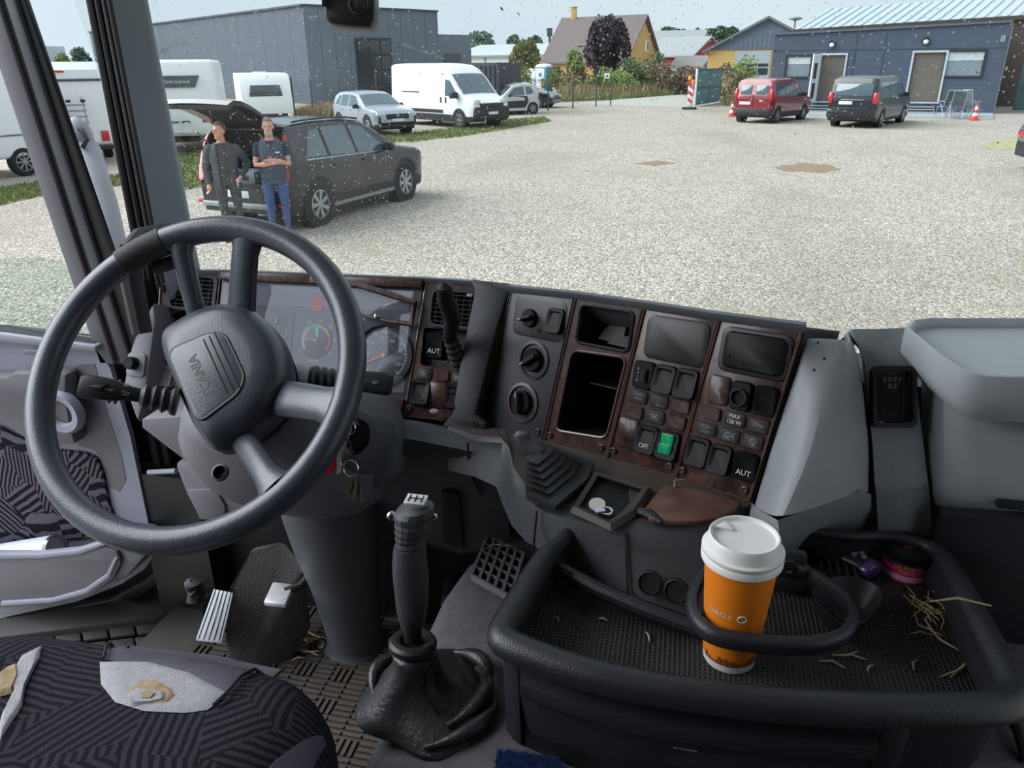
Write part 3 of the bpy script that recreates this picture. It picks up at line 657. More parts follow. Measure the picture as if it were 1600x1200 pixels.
for A, d, l in ((C0, dL, (CL-C0).length), (C0, dR, (CR-C0).length)): q.beam((A.x, A.y, HB+.02), (A.x+d.x*l, A.y+d.y*l, HB+.02), .3, .12)
q.build('roof_edge', pm('dark_flashing', srgb(58, 64, 74), .5), hall)
# glazed gate in the right face
n = V((dR.y, -dR.x)); s0, s1 = 3.9, 7.0; zt = 4.25
q = MB(); a, b = C0+dR*s0+n*.05, C0+dR*s1+n*.05
q.prism([V((a.x, a.y, 0)), V((b.x, b.y, 0)), V((b.x, b.y, zt)), V((a.x, a.y, zt))], (n.x*.05, n.y*.05, 0)); gt = q.build('gate_opening', pm('gate_dark', srgb(44, 50, 56), .3), hall)
for i in range(3):
    for j in range(4):
        x0 = s0+.12+i*1.0; z0 = .15+j*1.02; a, b = C0+dR*x0+n*.1, C0+dR*(x0+.88)+n*.1; q = MB()
        q.prism([V((a.x, a.y, z0)), V((b.x, b.y, z0)), V((b.x, b.y, z0+.9)), V((a.x, a.y, z0+.9))], (n.x*.02, n.y*.02, 0)); q.build('pane', DARKW, gt)
# lower annex at its right end
ann = CR+dR*0; q = MB(); e = CR+dR*3.4; f = e+dL*9
q.prism([V((p.x, p.y, 0)) for p in (CR, e, f, CR+dL*9)], (0, 0, 4.6)); q.build('annex', SLATE2, hall, bevel=.02)
a, b = CR+dR*.5+n*.03, CR+dR*2.2+n*.03; q = MB(); q.prism([V((a.x, a.y, 2.2)), V((b.x, b.y, 2.2)), V((b.x, b.y, 3.2)), V((a.x, a.y, 3.2))], (n.x*.04, n.y*.04, 0)); q.build('window', DARKW, hall)
# ---- lamp post
lp = thing('lamp_post', 'pale steel lamp post before the dark hall', 'lamp post', onz(587, 152)); lp.location.z = 0
q = MB(); q.tube([(0, 0, 0), (0, 0, 1.2), (0, 0, 8.5)], [.16, .15, .09], 12); q.build('pole', GALV, lp)
q = MB(); q.box((0, 0, .15), (.34, .34, .3)); q.build('foot', GALV, lp, bevel=.02)
q = MB(); q.beam((0, 0, 8.4), (.9, -.3, 8.6), .2, .1); q.build('lamp_head', GALV, lp, bevel=.03)
# ---- dark container behind the van
ct = thing('storage_container', 'dark storage container standing behind the white van', 'container')
a, b = onz(779, 179), onz(668, 176); d = (b-a).normalized(); nn = V((-d.y, d.x, 0)); nn = nn if nn.y > 0 else -nn
CONT = pm('container_black', srgb(56, 58, 66), .6, var=.08)
q = MB(); q.prism([a+nn*.06, b+nn*.06, b+nn*2.4, a+nn*2.4], (0, 0, 2.55)); q.build('shell', CONT, ct, bevel=.02)
LL = (b-a).length; k = int(LL/.28)
for i in range(k):
    q = MB(); c = a+d*(.2+i*.28); q.prism([c+nn*.06, c+d*.16+nn*.06, c+d*.13, c+d*.03], (0, 0, 2.4)); o = q.build('rib', CONT, ct)
for c in (a, b): q = MB(); q.box(c+nn*.05+V((0, 0, 1.28)), (.16, .16, 2.56)); q.build('corner_post', CONT, ct, bevel=.01)
# ---- white hall far behind
wh = thing('white_hall', 'long low white hall with grey roof beyond the container', 'building')
a, b = dep(705, 118, 110), dep(872, 112, 100); a.z = b.z = 0; d = (b-a).normalized(); nn = V((-d.y, d.x, 0)); WHW = pm('hall_white', srgb(216, 222, 222), .7, var=.03); ROOFG = pm('roof_sheet', srgb(182, 190, 196), .5, var=.04)
q = MB(); q.prism([a, b, b+nn*14, a+nn*14], (0, 0, 3.3)); q.build('wall', WHW, wh)
q = MB(); q.prism([a-nn*.4+V((0, 0, 3.3)), a+nn*14.4+V((0, 0, 3.3)), a+nn*14.4+V((0, 0, 3.5)), a+nn*7+V((0, 0, 5.0)), a-nn*.4+V((0, 0, 3.5))], b-a); q.build('roof', ROOFG, wh)
for i in range(4): q = MB(); c = a+(b-a)*(.1+i*.24); q.beam(c-nn*.05+V((0, 0, 0)), c-nn*.05+V((0, 0, 3.3)), .25, .1, up=nn); q.build('wall_post', pm('post_grey', srgb(150, 156, 158), .6), wh)
q = MB(); q.beam(a-nn*.45+V((0, 0, 3.35)), b-nn*.45+V((0, 0, 3.35)), .1, .22); q.build('gutter', pm('gutter_grey', srgb(130, 138, 140), .5), wh)

# ---- gabled houses
def gable_house(name, label, cat, P, ax, Ln, Wd, ez, rz, wm, rm, gm=None, over=.45):
    """P: front corner where the eave side meets the near gable; ax: ridge direction pointing away from that gable"""
    r = thing(name, label, cat); ax = V(ax).normalized(); pr = V((-ax.y, ax.x, 0)); 
    if pr.y < 0: pr = -pr
    P = V((P[0], P[1], 0)); q = MB(); Z = V((0, 0, 1))
    q.prism([P, P+pr*Wd, P+pr*Wd+Z*ez, P+pr*Wd/2+Z*(rz-.25), P+Z*ez], ax*Ln); q.build('wall', wm, r, smooth=20)
    for s in (0, 1):
        e0 = P+(pr*(-over) if s == 0 else pr*(Wd+over))+Z*(ez-over*(rz-ez)/(Wd/2)); rg = P+pr*Wd/2+Z*rz; q = MB(); u = -ax*over
        q.prism([e0+u, rg+u, rg+u+Z*.18, e0+u+Z*.18], ax*(Ln+2*over)); q.build('roof', rm, r, smooth=20)
    return r, ax, pr, P
def on_wall(mb, P, d, n, s, z, w, h, th=.06, mi=0):
    a = P+d*s+V((0, 0, z)); mb.prism([a, a+d*w, a+d*w+V((0, 0, h)), a+V((0, 0, h))], n*th, mi)
P = dep(975, 128, 84); BROOF = pm('brown_roof_tiles', srgb(112, 100, 98), .8, var=.1, vs=3, bump=.5, bs=10)
az = radians(-5.0-25); hs, axh, prh, Ph = gable_house('brick_house', 'yellow brick house with steep brown roof and chimney', 'house', P, (-cos(radians(20)), sin(radians(20)), 0), 10.2, 9.2, 2.75, 7.2, BRICKY, BROOF)
gn = -axh
for (s, z, w_, h_) in ((5.2, 3.6, 1.0, 1.1), (2.2, .9, 1.1, 1.3)):
    q = MB(); on_wall(q, Ph, prh, gn, s, z, w_, h_); o = q.build('window', WHITE, hs); q = MB(); on_wall(q, Ph+gn*.06, prh, gn, s+.42, z+.1, w_-.5, h_-.2, .02); q.build('pane', DARKW, o)
fn = -prh
for (s, z, w_, h_) in ((8.2, .7, 1.4, 1.3), (5.0, .7, 1.0, 1.3), (2.6, .7, 1.2, 1.3)):
    q = MB(); on_wall(q, Ph, axh, fn, s, z, w_, h_); o = q.build('window', pm('frame_dark', srgb(70, 74, 74), .5), hs); q = MB(); on_wall(q, Ph+fn*.06, axh, fn, s+.08, z+.1, w_/2-.12, h_-.2, .02); on_wall(q, Ph+fn*.06, axh, fn, s+w_/2+.04, z+.1, w_/2-.12, h_-.2, .02); q.build('pane', DARKW, o)
c = Ph+axh*9.0+prh*4.6; q = MB(); q.box(c+V((0, 0, 7.2)), (.62, .62, 2.4)); q.box(c+V((0, 0, 8.45)), (.74, .74, .12)); q.build('chimney', BRICKY, hs, bevel=.02)
q = MB(); rr = Ph+axh*6.2+prh*1.4+V((0, 0, 2.75+1.4*4.45/4.6+.2)); q.box(rr, (.9, .5, .1)); q.build('roof_window', ROOFG, hs)
# ---- blue and yellow gabled workshop
P = dep(1104, 114, 66); GB = pm('blue_grey_boards', srgb(106, 116, 134), .7, var=.1, vs=4, stretch=(8, 8, .3))
fx = V((cos(radians(-7)), sin(radians(-7)), 0)); ax2 = V((-fx.y*1, fx.x, 0)); ws = thing('workshop', 'yellow workshop with blue-grey boarded gable and roller door', 'building')
P.z = 0; Wd, ez, rz = 9.4, 3.35, 5.7; Z = V((0, 0, 1)); wallY = pm('yellow_render', srgb(214, 176, 108), .8, var=.06)
q = MB(); q.prism([P, P+fx*Wd, P+fx*Wd+Z*ez, P+Z*ez], ax2*14); q.build('wall', wallY, ws)
q = MB(); q.prism([P+Z*ez-ax2*.05, P+fx*Wd+Z*ez-ax2*.05, P+fx*Wd/2+Z*rz-ax2*.05], ax2*.3); gbl = q.build('gable', GB, ws)
for i in range(24):
    x = .25+i*.38; hgt = (rz-ez)*(1-abs(x-Wd/2)/(Wd/2)); q = MB()
    if hgt > .12: q.prism([P+fx*x+Z*ez-ax2*.05, P+fx*(x+.3)+Z*ez-ax2*.05, P+fx*(x+.3)+Z*(ez+max(.05, (rz-ez)*(1-abs(x+.3-Wd/2)/(Wd/2)))-.05), P+fx*x+Z*(ez+hgt-.05)], -ax2*.04); q.build('board', GB, gbl)
for s in (0, 1):
    e0 = P+fx*(-.5 if s == 0 else Wd+.5)+Z*(ez-.25); rg = P+fx*Wd/2+Z*rz; q = MB(); q.prism([e0-ax2*.4, rg-ax2*.4, rg-ax2*.4+Z*.2, e0-ax2*.4+Z*.2], ax2*15); q.build('roof', pm('roof_grey', srgb(120, 122, 122), .8), ws)
dr = MB(); on_wall(dr, P, fx, -ax2, 2.3, 0, 2.9, 3.25, .06); dr = dr.build('roller_door', pm('door_grey', srgb(176, 186, 194), .5), ws)
for i in range(3): q = MB(); on_wall(q, P-ax2*.06, fx, -ax2, 2.4+i*.92, 1.35, .84, .55, .02); q.build('pane', DARKW, dr); q = MB(); on_wall(q, P-ax2*.06, fx, -ax2, 2.4+i*.92, 2.0, .84, .25, .02); q.build('pane', DARKW, dr)
q = MB(); on_wall(q, P, fx, -ax2, 6.6, .9, 1.4, 2.0); o = q.build('window', WHITE, ws); q = MB(); on_wall(q, P-ax2*.06, fx, -ax2, 6.75, 1.05, 1.1, 1.7, .02); q.build('pane', DARKW, o)
# ---- red barn and grey roofs between the houses
P = dep(1080, 118, 92); REDB = pm('barn_red', srgb(168, 52, 66), .7, var=.08); GROOF = pm('fibre_roof', srgb(150, 154, 156), .8, var=.08)
gable_house('red_barn', 'red barn with pale grey roof beyond the hedge', 'barn', P, (-.80, .60, 0), 7, 6, 3.2, 5.1, REDB, GROOF)
P = dep(1092, 119, 86); gable_house('grey_shed', 'small shed with low grey roof beside the red barn', 'shed', P, (-.9, .44, 0), 3.4, 3.6, 1.8, 2.9, pm('shed_wall', srgb(120, 118, 116), .8), pm('shed_roof', srgb(132, 130, 130), .8))
P = dep(1090, 100, 130); gable_house('far_hall', 'far pale hall roof behind the red barn', 'building', P, (-1, .1, 0), 26, 16, 4.6, 7.4, WHW, GROOF)

# ---- slate grey annex at right
an = thing('slate_annex', 'slate grey flat-roofed annex with two open doors', 'building')
A = V((5.0-1.2, 45.35, 0)); B = V((14.26, 43.42, 0)); dX = (B-A).normalized(); nX = V((dX.y, -dX.x, 0)); HT = 4.05; SLA = pm('annex_boards', srgb(78, 88, 106), .65, var=.05, vs=2)
q = MB(); q.prism([A-nX*.2, B-nX*.2, B-nX*6.5, A-nX*6.5], (0, 0, 3.15)); q.build('core', SLA, an)
LB = (B-A).length
def sB(pxl, pyl):  # along the front wall (s, z)
    p = onp(pxl, pyl, A, nX); return (p-A).dot(dX), p.z
opens = []
d1 = [sB(1283, 84), sB(1313, 160)]; d2 = [sB(1427, 80), sB(1466, 161)]; w1 = [sB(1229, 86), sB(1266, 123)]; w2 = [sB(1479, 78), sB(1534, 122)]
def rect(b): (s0, z1), (s1, z0) = b; return s0, s1, z0, z1
rects = [rect(x) for x in (d1, d2, w1, w2)]
q = MB(); outer = [A, B, B+Z*HT, A+Z*HT]; holes = [[A+dX*s0+Z*z0, A+dX*s1+Z*z0, A+dX*s1+Z*z1, A+dX*s0+Z*z1] for s0, s1, z0, z1 in rects]
ss = sorted({0.0, LB}|{v_ for r_ in rects for v_ in r_[:2]}); HL, HR = zat(1208, 55, A), HT
zs = sorted({0.0, 3.2}|{v_ for r_ in rects for v_ in r_[2:]})
for i in range(len(ss)-1):
    for j in range(len(zs)-1):
        sm_, zm_ = (ss[i]+ss[i+1])/2, (zs[j]+zs[j+1])/2
        if not any(r_[0] < sm_ < r_[1] and r_[2] < zm_ < r_[3] for r_ in rects): on_wall(q, A-nX*.12, dX, nX, ss[i], zs[j], ss[i+1]-ss[i], zs[j+1]-zs[j], .12)
q.prism([A+Z*3.2, B+Z*3.2, B+Z*HR, A+Z*HL], -nX*.12); q.build('front_wall', SLA, an, smooth=20)
for s in [LB*i/8 for i in range(1, 8)]:
    if not any(s0-.05 < s < s1+.05 for s0, s1, z0, z1 in rects): q = MB(); q.box2((0, 0, 0), (0, 0, 0)) if False else on_wall(q, A, dX, nX, s, .3, .03, HL-.4, .012); q.build('panel_joint', DARKW, an)
q = MB(); on_wall(q, A, dX, nX, 0, 2.95, LB, .03, .012); q.build('panel_joint', DARKW, an)
for nm, (s0, s1, z0, z1) in (('doorway', rects[0]), ('doorway', rects[1])):
    q = MB(); on_wall(q, A-nX*.10, dX, nX, s0, z0, s1-s0, z1-z0, .02); dw = q.build(nm, pm('doorway_brown', srgb(116, 106, 100), .7), an)
    q = MB(); q.plate([A+nX*.01+dX*(s0-.02)+Z*(z0-.02), A+nX*.01+dX*(s1+.02)+Z*(z0-.02), A+nX*.01+dX*(s1+.02)+Z*(z1+.02), A+nX*.01+dX*(s0-.02)+Z*(z1+.02)], [[A+nX*.01+dX*(s0+.07)+Z*(z0+.05), A+nX*.01+dX*(s1-.07)+Z*(z0+.05), A+nX*.01+dX*(s1-.07)+Z*(z1-.07), A+nX*.01+dX*(s0+.07)+Z*(z1-.07)]], nX*.05); q.build('door_frame', pm('frame_white', srgb(196, 204, 206), .5), dw)
for (s0, s1, z0, z1) in rects[2:]:
    q = MB(); q.plate([A+nX*.01+dX*s0+Z*z0, A+nX*.01+dX*s1+Z*z0, A+nX*.01+dX*s1+Z*z1, A+nX*.01+dX*s0+Z*z1], [[A+nX*.01+dX*(s0+.1)+Z*(z0+.1), A+nX*.01+dX*(s1-.1)+Z*(z0+.1), A+nX*.01+dX*(s1-.1)+Z*(z1-.1), A+nX*.01+dX*(s0+.1)+Z*(z1-.1)]], nX*.04); wf = q.build('window', pm('frame_dk', srgb(46, 50, 56), .5), an)
    q = MB(); on_wall(q, A-nX*.06, dX, nX, s0+.09, z0+.09, s1-s0-.18, z1-z0-.18, .02); q.build('pane', pm('window_bright', srgb(128, 144, 152), .1, coat=.6), wf)
    q = MB(); on_wall(q, A-nX*.035, dX, nX, s0+.09, z1-.1-.30*(z1-z0), s1-s0-.18, .3*(z1-z0), .015); q.build('roller_blind', pm('blind', srgb(196, 208, 212), .7), wf)
# open white door leaf
s0, s1, z0, z1 = rects[0]; q = MB(); hg = A+dX*s0+nX*.05; od = (dX*-.30+nX*.95).normalized(); on_ = V((od.y, -od.x, 0))
q.plate([hg+Z*z0, hg+od*.9+Z*z0, hg+od*.9+Z*z1, hg+Z*z1], [[hg+od*.2+Z*(z0+.2+j*.95), hg+od*.7+Z*(z0+.2+j*.95), hg+od*.7+Z*(z0+.95+j*.95), hg+od*.2+Z*(z0+.95+j*.95)] for j in range(2)], on_*.06); lf_ = q.build('door_leaf', WHITE, an)
for j in range(2): q = MB(); q.prism([hg+od*.2+Z*(z0+.2+j*.95)+on_*.02, hg+od*.7+Z*(z0+.2+j*.95)+on_*.02, hg+od*.7+Z*(z0+.95+j*.95)+on_*.02, hg+od*.2+Z*(z0+.95+j*.95)+on_*.02], on_*.02); q.build('pane', DARKW, lf_)
for pxl, pyl in ((1300, 69), (1447, 64)):
    s, z = sB(pxl, pyl); c = A+dX*s+Z*z; l = MB(); l.cyl(c, c+nX*.08, .17, 16); o = l.build('wall_lamp', BLACKP, an); l = MB(); l.sphere(c+nX*.1-Z*.04, (.13, .09, .11), 10); l.build('globe', WHITE, o)
for s_, wd in ((rects[0][0]-.7, 2.0), (rects[1][0]-.35, 1.7)):
    st = thing('door_steps', 'grey steps below the left annex door' if wd == 2.0 else 'grey steps below the right annex door', 'steps'); st['group'] = 'steps before the annex doors'
    for i in range(3): q = MB(); c = A+dX*(s_+wd/2)+nX*(.2+.3*i)+Z*(.30-.11*i); q.box(c, (wd, .34, .05), Matrix((dX, nX, Z)).transposed()); q.build('tread', pm('step_grey', srgb(168, 174, 178), .5, metal=.3), st)
    for s in (0, 1): q = MB(); c = A+dX*(s_+wd*s); q.prism([c+nX*.02, c+nX*1.0, c+nX*1.0+Z*.08, c+nX*.02+Z*.36], dX*.04); q.build('stringer', GALV, st)
q = MB(); q.prism([B-nX*.02, B+dX*.05-nX*.02, B+dX*.05-nX*6+Z*0, B-nX*6], (0, 0, HT)); q.build('side_wall', pm('side_panel_grey', srgb(132, 142, 150), .5), an)
q = MB(); q.prism([A+nX*.1+Z*HL, B+nX*.1+Z*HR, B+nX*.1+Z*(HR+.1), A+nX*.1+Z*(HL+.1)], -nX*6.6); q.build('roof_edge', pm('annex_edge', srgb(92, 102, 116), .5), an)
s, z = sB(1566, 66); q = MB(); on_wall(q, A, dX, nX, s-.1, z, .2, .3, .05); q.build('meter_box', GALV, an)
# concrete apron
q = MB(); e0, e1 = onz(1190, 180), onz(1552, 187); q.prism([A+dX*.2+nX*.05, B+nX*.05, V((e1.x, e1.y, 0)), V((e0.x+2, e0.y, 0))], (0, 0, .05)); tag(q.build('concrete_apron', pm('concrete', srgb(158, 164, 168), .85, var=.06)), 'grey concrete apron along the slate annex', 'apron', kind='structure')
# ---- bigger building with ribbed metal roof behind the annex
mr = thing('metal_roof_building', 'building with ribbed pale metal roof behind the annex', 'building')
e0 = onp(1240, 50, A-nX*7, nX); e1 = onp(1660, 24, A-nX*7, nX); r0 = onp(1294, 17, A-nX*13, nX); r1_ = onp(1690, -10, A-nX*13, nX); up = V((-nX.x*6, -nX.y*6, 0)); side = V((0, 0, 0))
q = MB(); q.rings([[e0, e1, r1_, r0], [p_+Z*.12 for p_ in (e0, e1, r1_, r0)]]); rf = q.build('roof', pm('metal_roof', srgb(196, 208, 218), .35, metal=.35, var=.03), mr)
k = int((e1-e0).length/.55)
for i in range(k):
    c = e0+(e1-e0)*((i+.5)/k); q = MB(); q.beam(c+Z*.15, r0+(r1_-r0)*((i+.5)/k)+Z*.15, .07, .07); q.build('seam', MATS['metal_roof'], rf)
q = MB(); q.prism([e0+Z*-.02, e1-Z*.02, V((e1.x, e1.y, 0)), V((e0.x, e0.y, 0))], up.to_2d().to_3d()); q.build('wall', pm('rear_wall_brown', srgb(86, 74, 68), .8), mr)
q = MB(); q.beam(e0+nX*.1+Z*.02, e1+nX*.1+Z*.02, .18, .22); q.build('gutter', pm('gutter_brown', srgb(82, 70, 62), .7), mr)
# mast lamps
for pxl, pyl, t_, lab in ((1243, 30, 70, 'thin mast with flat lamp head left of the metal roof'),):
    p = dep(pxl, pyl, t_); m_ = thing('mast_lamp', lab, 'mast', (p.x, p.y, 0)); q = MB(); q.cyl((0, 0, 0), (0, 0, p.z), .08, 8); q.build('pole', GALV, m_); q = MB(); q.lathe([(.05, p.z-.15), (.6, p.z), (.6, p.z+.12), (.1, p.z+.2)], n=14); q.build('lamp_head', GALV, m_)
p = dep(859, 44, 120); m_ = thing('chimney_mast', 'thin dark mast left of the brick house', 'mast', (p.x, p.y, 0)); q = MB(); q.cyl((0, 0, 0), (0, 0, p.z), .2, 8); q.build('pole', DKSTEEL, m_); q = MB(); q.box((0, 0, p.z-.6), (.8, .5, 1.2)); q.box((.3, 0, p.z-2.6), (.5, .4, .6)); q.build('antenna', DKSTEEL, m_)

# ------------------------------------------------------------------ trees and plants
def leaf_mat(n, c): return pm(n, srgb(*c), .8, var=.35, vs=1.2)
def foliage_mesh(rx, ry, rz, cz, n, size, seed, droop=0.0, cone=0.0, hollow=.55):
    r = random.Random(seed); mb = MB(); lumps = [(V((r.gauss(0, .45), r.gauss(0, .45), r.gauss(0, .45))), r.uniform(.35, .6)) for _ in range(14)]
    for i in range(n):
        c, s = r.choice(lumps); d = V((r.gauss(0, 1), r.gauss(0, 1), r.gauss(0, 1))).normalized()*s*r.uniform(hollow, 1.0); p = c*.9+d
        if p.length > 1.05: p = p.normalized()*r.uniform(.85, 1.05)
        k = 1-cone*max(0, (p.z+1)/2); q = V((p.x*rx*k, p.y*ry*k, cz+p.z*rz)); a = V((r.gauss(0, 1), r.gauss(0, 1), r.gauss(0, .7)-droop)).normalized(); b = a.orthogonal().normalized(); b = Matrix.Rotation(r.uniform(0, 6.28), 3, a) @ b
        w_ = size*r.uniform(.5, 1.3); mb.add([q-b*w_*.4, q+a*w_*.6, q+b*w_*.4, q-a*w_*.7], [(0, 1, 2, 3)])
    return mb
def tree(name, label, P, rx, rz, cz, m, n, size, seed, droop=0, cone=0, cat='tree', group=None, trunk=.12, ry=None):
    t = thing(name, label, cat, (P[0], P[1], 0), group=group)
    f = foliage_mesh(rx, ry or rx, rz, cz, n, size, seed, droop, cone).build('foliage', m, t, smooth=None, recalc=False); f['kind'] = 'stuff'
    q = MB(); q.tube([(0, 0, 0), (.05, 0, cz*.5), (0, .05, cz+rz*.3)], [trunk, trunk*.8, trunk*.3], 8)
    for i in range(4): a = i*1.6; q.tube([(0, 0, cz*.7), (cos(a)*rx*.3, sin(a)*rx*.3, cz), (cos(a)*rx*.6, sin(a)*rx*.6, cz+rz*.3)], [trunk*.4, trunk*.3, trunk*.1], 6)
    q.build('trunk', pm('bark', srgb(96, 84, 72), .9, var=.2), t); return t
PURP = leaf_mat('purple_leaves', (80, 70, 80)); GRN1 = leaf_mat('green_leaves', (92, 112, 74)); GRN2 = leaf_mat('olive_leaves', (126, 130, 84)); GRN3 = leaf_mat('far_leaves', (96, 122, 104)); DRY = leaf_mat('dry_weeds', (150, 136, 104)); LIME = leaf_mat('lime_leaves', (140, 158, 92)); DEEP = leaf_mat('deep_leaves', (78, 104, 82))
P = dep(947, 118, 74); tree('copper_beech', 'dark purple tree in front of the brick house', P, 2.5, 2.9, 4.1, PURP, 9000, .30, 11, cone=.35)
P = dep(818, 125, 92); tree('weeping_tree', 'brownish green drooping tree left of the portable toilet', P, 2.5, 2.2, 3.3, GRN2, 4500, .34, 12, droop=1.2, cone=.5)
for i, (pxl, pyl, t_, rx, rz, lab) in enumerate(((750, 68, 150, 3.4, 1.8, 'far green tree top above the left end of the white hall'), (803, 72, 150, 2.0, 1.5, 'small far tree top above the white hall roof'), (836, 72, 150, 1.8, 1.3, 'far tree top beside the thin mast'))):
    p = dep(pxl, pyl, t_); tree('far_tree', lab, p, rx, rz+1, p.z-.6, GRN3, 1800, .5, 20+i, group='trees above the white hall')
for i in range(6):
    pxl = 1042+i*19.5; p = dep(pxl, 56-(4 if i in (1, 4, 5) else 0), 185+(i % 2)*14); tree('far_tree', ('leftmost', 'second', 'third', 'fourth', 'fifth', 'rightmost')[i]+' far tree, counted from the left, of the tree line above the red barn', p, 3.1, 3.0, p.z-1.2, DEEP, 1600, .7, 40+i, group='tree line above the red barn')
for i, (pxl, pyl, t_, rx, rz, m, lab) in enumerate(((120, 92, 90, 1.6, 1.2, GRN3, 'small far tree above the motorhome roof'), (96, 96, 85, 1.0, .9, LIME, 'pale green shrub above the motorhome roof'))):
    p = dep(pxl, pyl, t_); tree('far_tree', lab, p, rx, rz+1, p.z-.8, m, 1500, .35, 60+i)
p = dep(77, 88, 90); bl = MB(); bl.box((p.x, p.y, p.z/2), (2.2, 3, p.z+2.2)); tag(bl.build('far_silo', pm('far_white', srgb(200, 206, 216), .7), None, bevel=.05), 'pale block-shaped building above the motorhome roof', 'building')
# young lime tree, hedge plants, weeds
p = dep(897, 128, 62); tree('young_tree', 'young light green tree beside the fence post', p, .75, 1.0, 2.4, LIME, 1500, .17, 70)
W_ = [(872, 132, 66, 1.5, 1.1, GRN2), (905, 134, 62, 1.6, 1.2, DRY), (935, 134, 60, 1.5, 1.2, GRN2), (965, 132, 60, 1.7, 1.3, LIME), (990, 128, 62, 1.8, 1.6, GRN1), (1012, 130, 63, 1.6, 1.3, DRY), (1030, 132, 62, 1.5, 1.3, pm('rust_weeds', srgb(138, 112, 96), .9, var=.3, vs=2)), (1050, 132, 62, 1.6, 1.3, DRY), (1072, 132, 62, 1.5, 1.2, MATS['rust_weeds']), (1092, 128, 62, 1.3, 1.2, DRY), (1140, 125, 58, 1.2, 1.3, DRY), (1165, 120, 58, 1.4, 1.7, LIME), (1150, 138, 52, 1.0, .8, DRY), (1020, 120, 70, 1.8, 1.8, DEEP), (815, 130, 72, 1.6, 1.2, GRN2), (790, 125, 78, 1.8, 1.2, GRN2)]
WL = ['left of the young lime tree', 'behind the wire fence posts', 'between the two slim fence posts', 'right of the warning sign', 'under the brick house gable', 'left of the white vehicle roof', 'below the red barn', 'right below the red barn', 'left of the green gate', 'just left of the striped board', 'right of the green gate', 'before the workshop door', 'low behind the green gate', 'dark at the foot of the brick house', 'below the drooping tree', 'behind the container']
for i, (pxl, pyl, t_, rx, rz, m) in enumerate(W_):
    p = dep(pxl, pyl, t_); tree('roadside_bush', 'wild roadside bush '+WL[i], p, rx, rz, rz*.8, m, 1500, .17, 80+i, cat='bush', group='wild bushes along the road', trunk=.04)
wd = GX((870, 158), (905, 156), (1000, 152), (1060, 147), (1060, 138), (960, 138), (880, 142))
blades('tall_weeds', wd, 9000, .9, DRY, 'tall dry weeds along the far side of the road', 'weeds', .04, 9)
blades('green_weeds', GX((870, 160), (960, 156), (1060, 148), (1060, 145), (960, 150), (880, 154)), 5000, .45, GRN2, 'low green weeds at the road edge', 'weeds', .04, 10)
blades('gate_weeds', GX((1125, 165), (1170, 168), (1170, 158), (1130, 158)), 1500, .4, DRY, 'dry weeds at the foot of the green gate', 'weeds', .03, 13)
blades('fence_weeds', GX((465, 192), (520, 182), (560, 176), (560, 168), (500, 172), (462, 184)), 3000, .5, DRY, 'dry weeds along the foot of the dark hall', 'weeds', .04, 14)

# ------------------------------------------------------------------ fences, gate, small things of the yard
def wire_fence(name, label, pts, h=1.75, step=.5):
    f = thing(name, label, 'fence'); w_ = MB()
    for p in pts:
        q = MB(); q.box((p.x, p.y, h/2), (.07, .07, h)); q.build('post', DKSTEEL, f, bevel=.01)
    for a, b in zip(pts, pts[1:]):
        a, b = V((a.x, a.y, 0)), V((b.x, b.y, 0))
        for k in range(9): w_.tube([a+Z*(.1+k*.2), b+Z*(.1+k*.2)], .004, 4)
        n_ = int((b-a).length/.25)
        for k in range(1, n_): c = a.lerp(b, k/n_); w_.tube([c+Z*.05, c+Z*1.72], .003, 4)
    o = w_.build('wire_mesh', DKSTEEL, f); o['kind'] = 'stuff'; return f
p0 = onz(895, 170); dv = (onz(931, 167)-p0)
wire_fence('wire_fence', 'dark wire mesh fence with slim posts before the blue saloon', [p0-dv*2, p0-dv, p0, onz(931, 167), onz(954, 165)])
wire_fence('wire_fence', 'wire mesh fence along the dark hall behind the low caravan', [onz(462, 190), onz(490, 181), onz(533, 170), onz(590, 168)], 2.0)
sg = thing('warning_sign', 'white square sign with triangle hung on the fence by the gate', 'sign'); c = (onz(947, 165)).to_2d(); q = MB(); q.box((c.x, c.y-.05, 1.72), (.32, .02, .30)); q.build('board', WHITE, sg, bevel=.005)
q = MB(); q.prism([V((c.x-.09, c.y-.065, 1.67)), V((c.x+.09, c.y-.065, 1.67)), V((c.x, c.y-.065, 1.81))], (0, -.004, 0)); q.build('triangle', BLACKP, sg)
GREENF = pm('green_gate', srgb(74, 118, 118), .5, var=.08)
def green_gate(label, a, b, h):
    g_ = thing('mesh_gate', label, 'gate'); a, b = V((a.x, a.y, 0)), V((b.x, b.y, 0)); d = (b-a).normalized(); q = MB()
    for c in (a, b, a.lerp(b, .5)): q.beam(c+Z*.05, c+Z*h, .09, .09)
    for z in (.12, h/2, h-.05): q.beam(a+Z*z, b+Z*z, .09, .09)
    q.build('frame', GREENF, g_, bevel=.01); k = int((b-a).length/.14)
    for i in range(k): c = a.lerp(b, (i+.5)/k); q = MB(); q.beam(c+Z*.12, c+Z*(h-.05), .115, .02, up=d.cross(Z)); q.build('slat', pm('green_slat', srgb(86, 126, 128), .6), g_)
    return g_
green_gate('open green mesh gate beside the striped warning board', onz(1086, 166.5), onz(1124, 160), 2.1)
green_gate('green mesh gate at the right corner of the annex', onz(1583, 174), onz(1680, 178), 2.3)
q = MB(); p = onz(1086, 167); q.box((p.x-.05, p.y-.1, 1.05), (.12, .12, 2.1)); tag(q.build('gate_latch_post', WHITE, None, bevel=.02), 'white latch cover on the end of the open green gate', 'post')
p = onz(1077, 171); bb = thing('warning_board', 'red and white striped warning board with amber lamps', 'barrier', (p.x, p.y, 0))
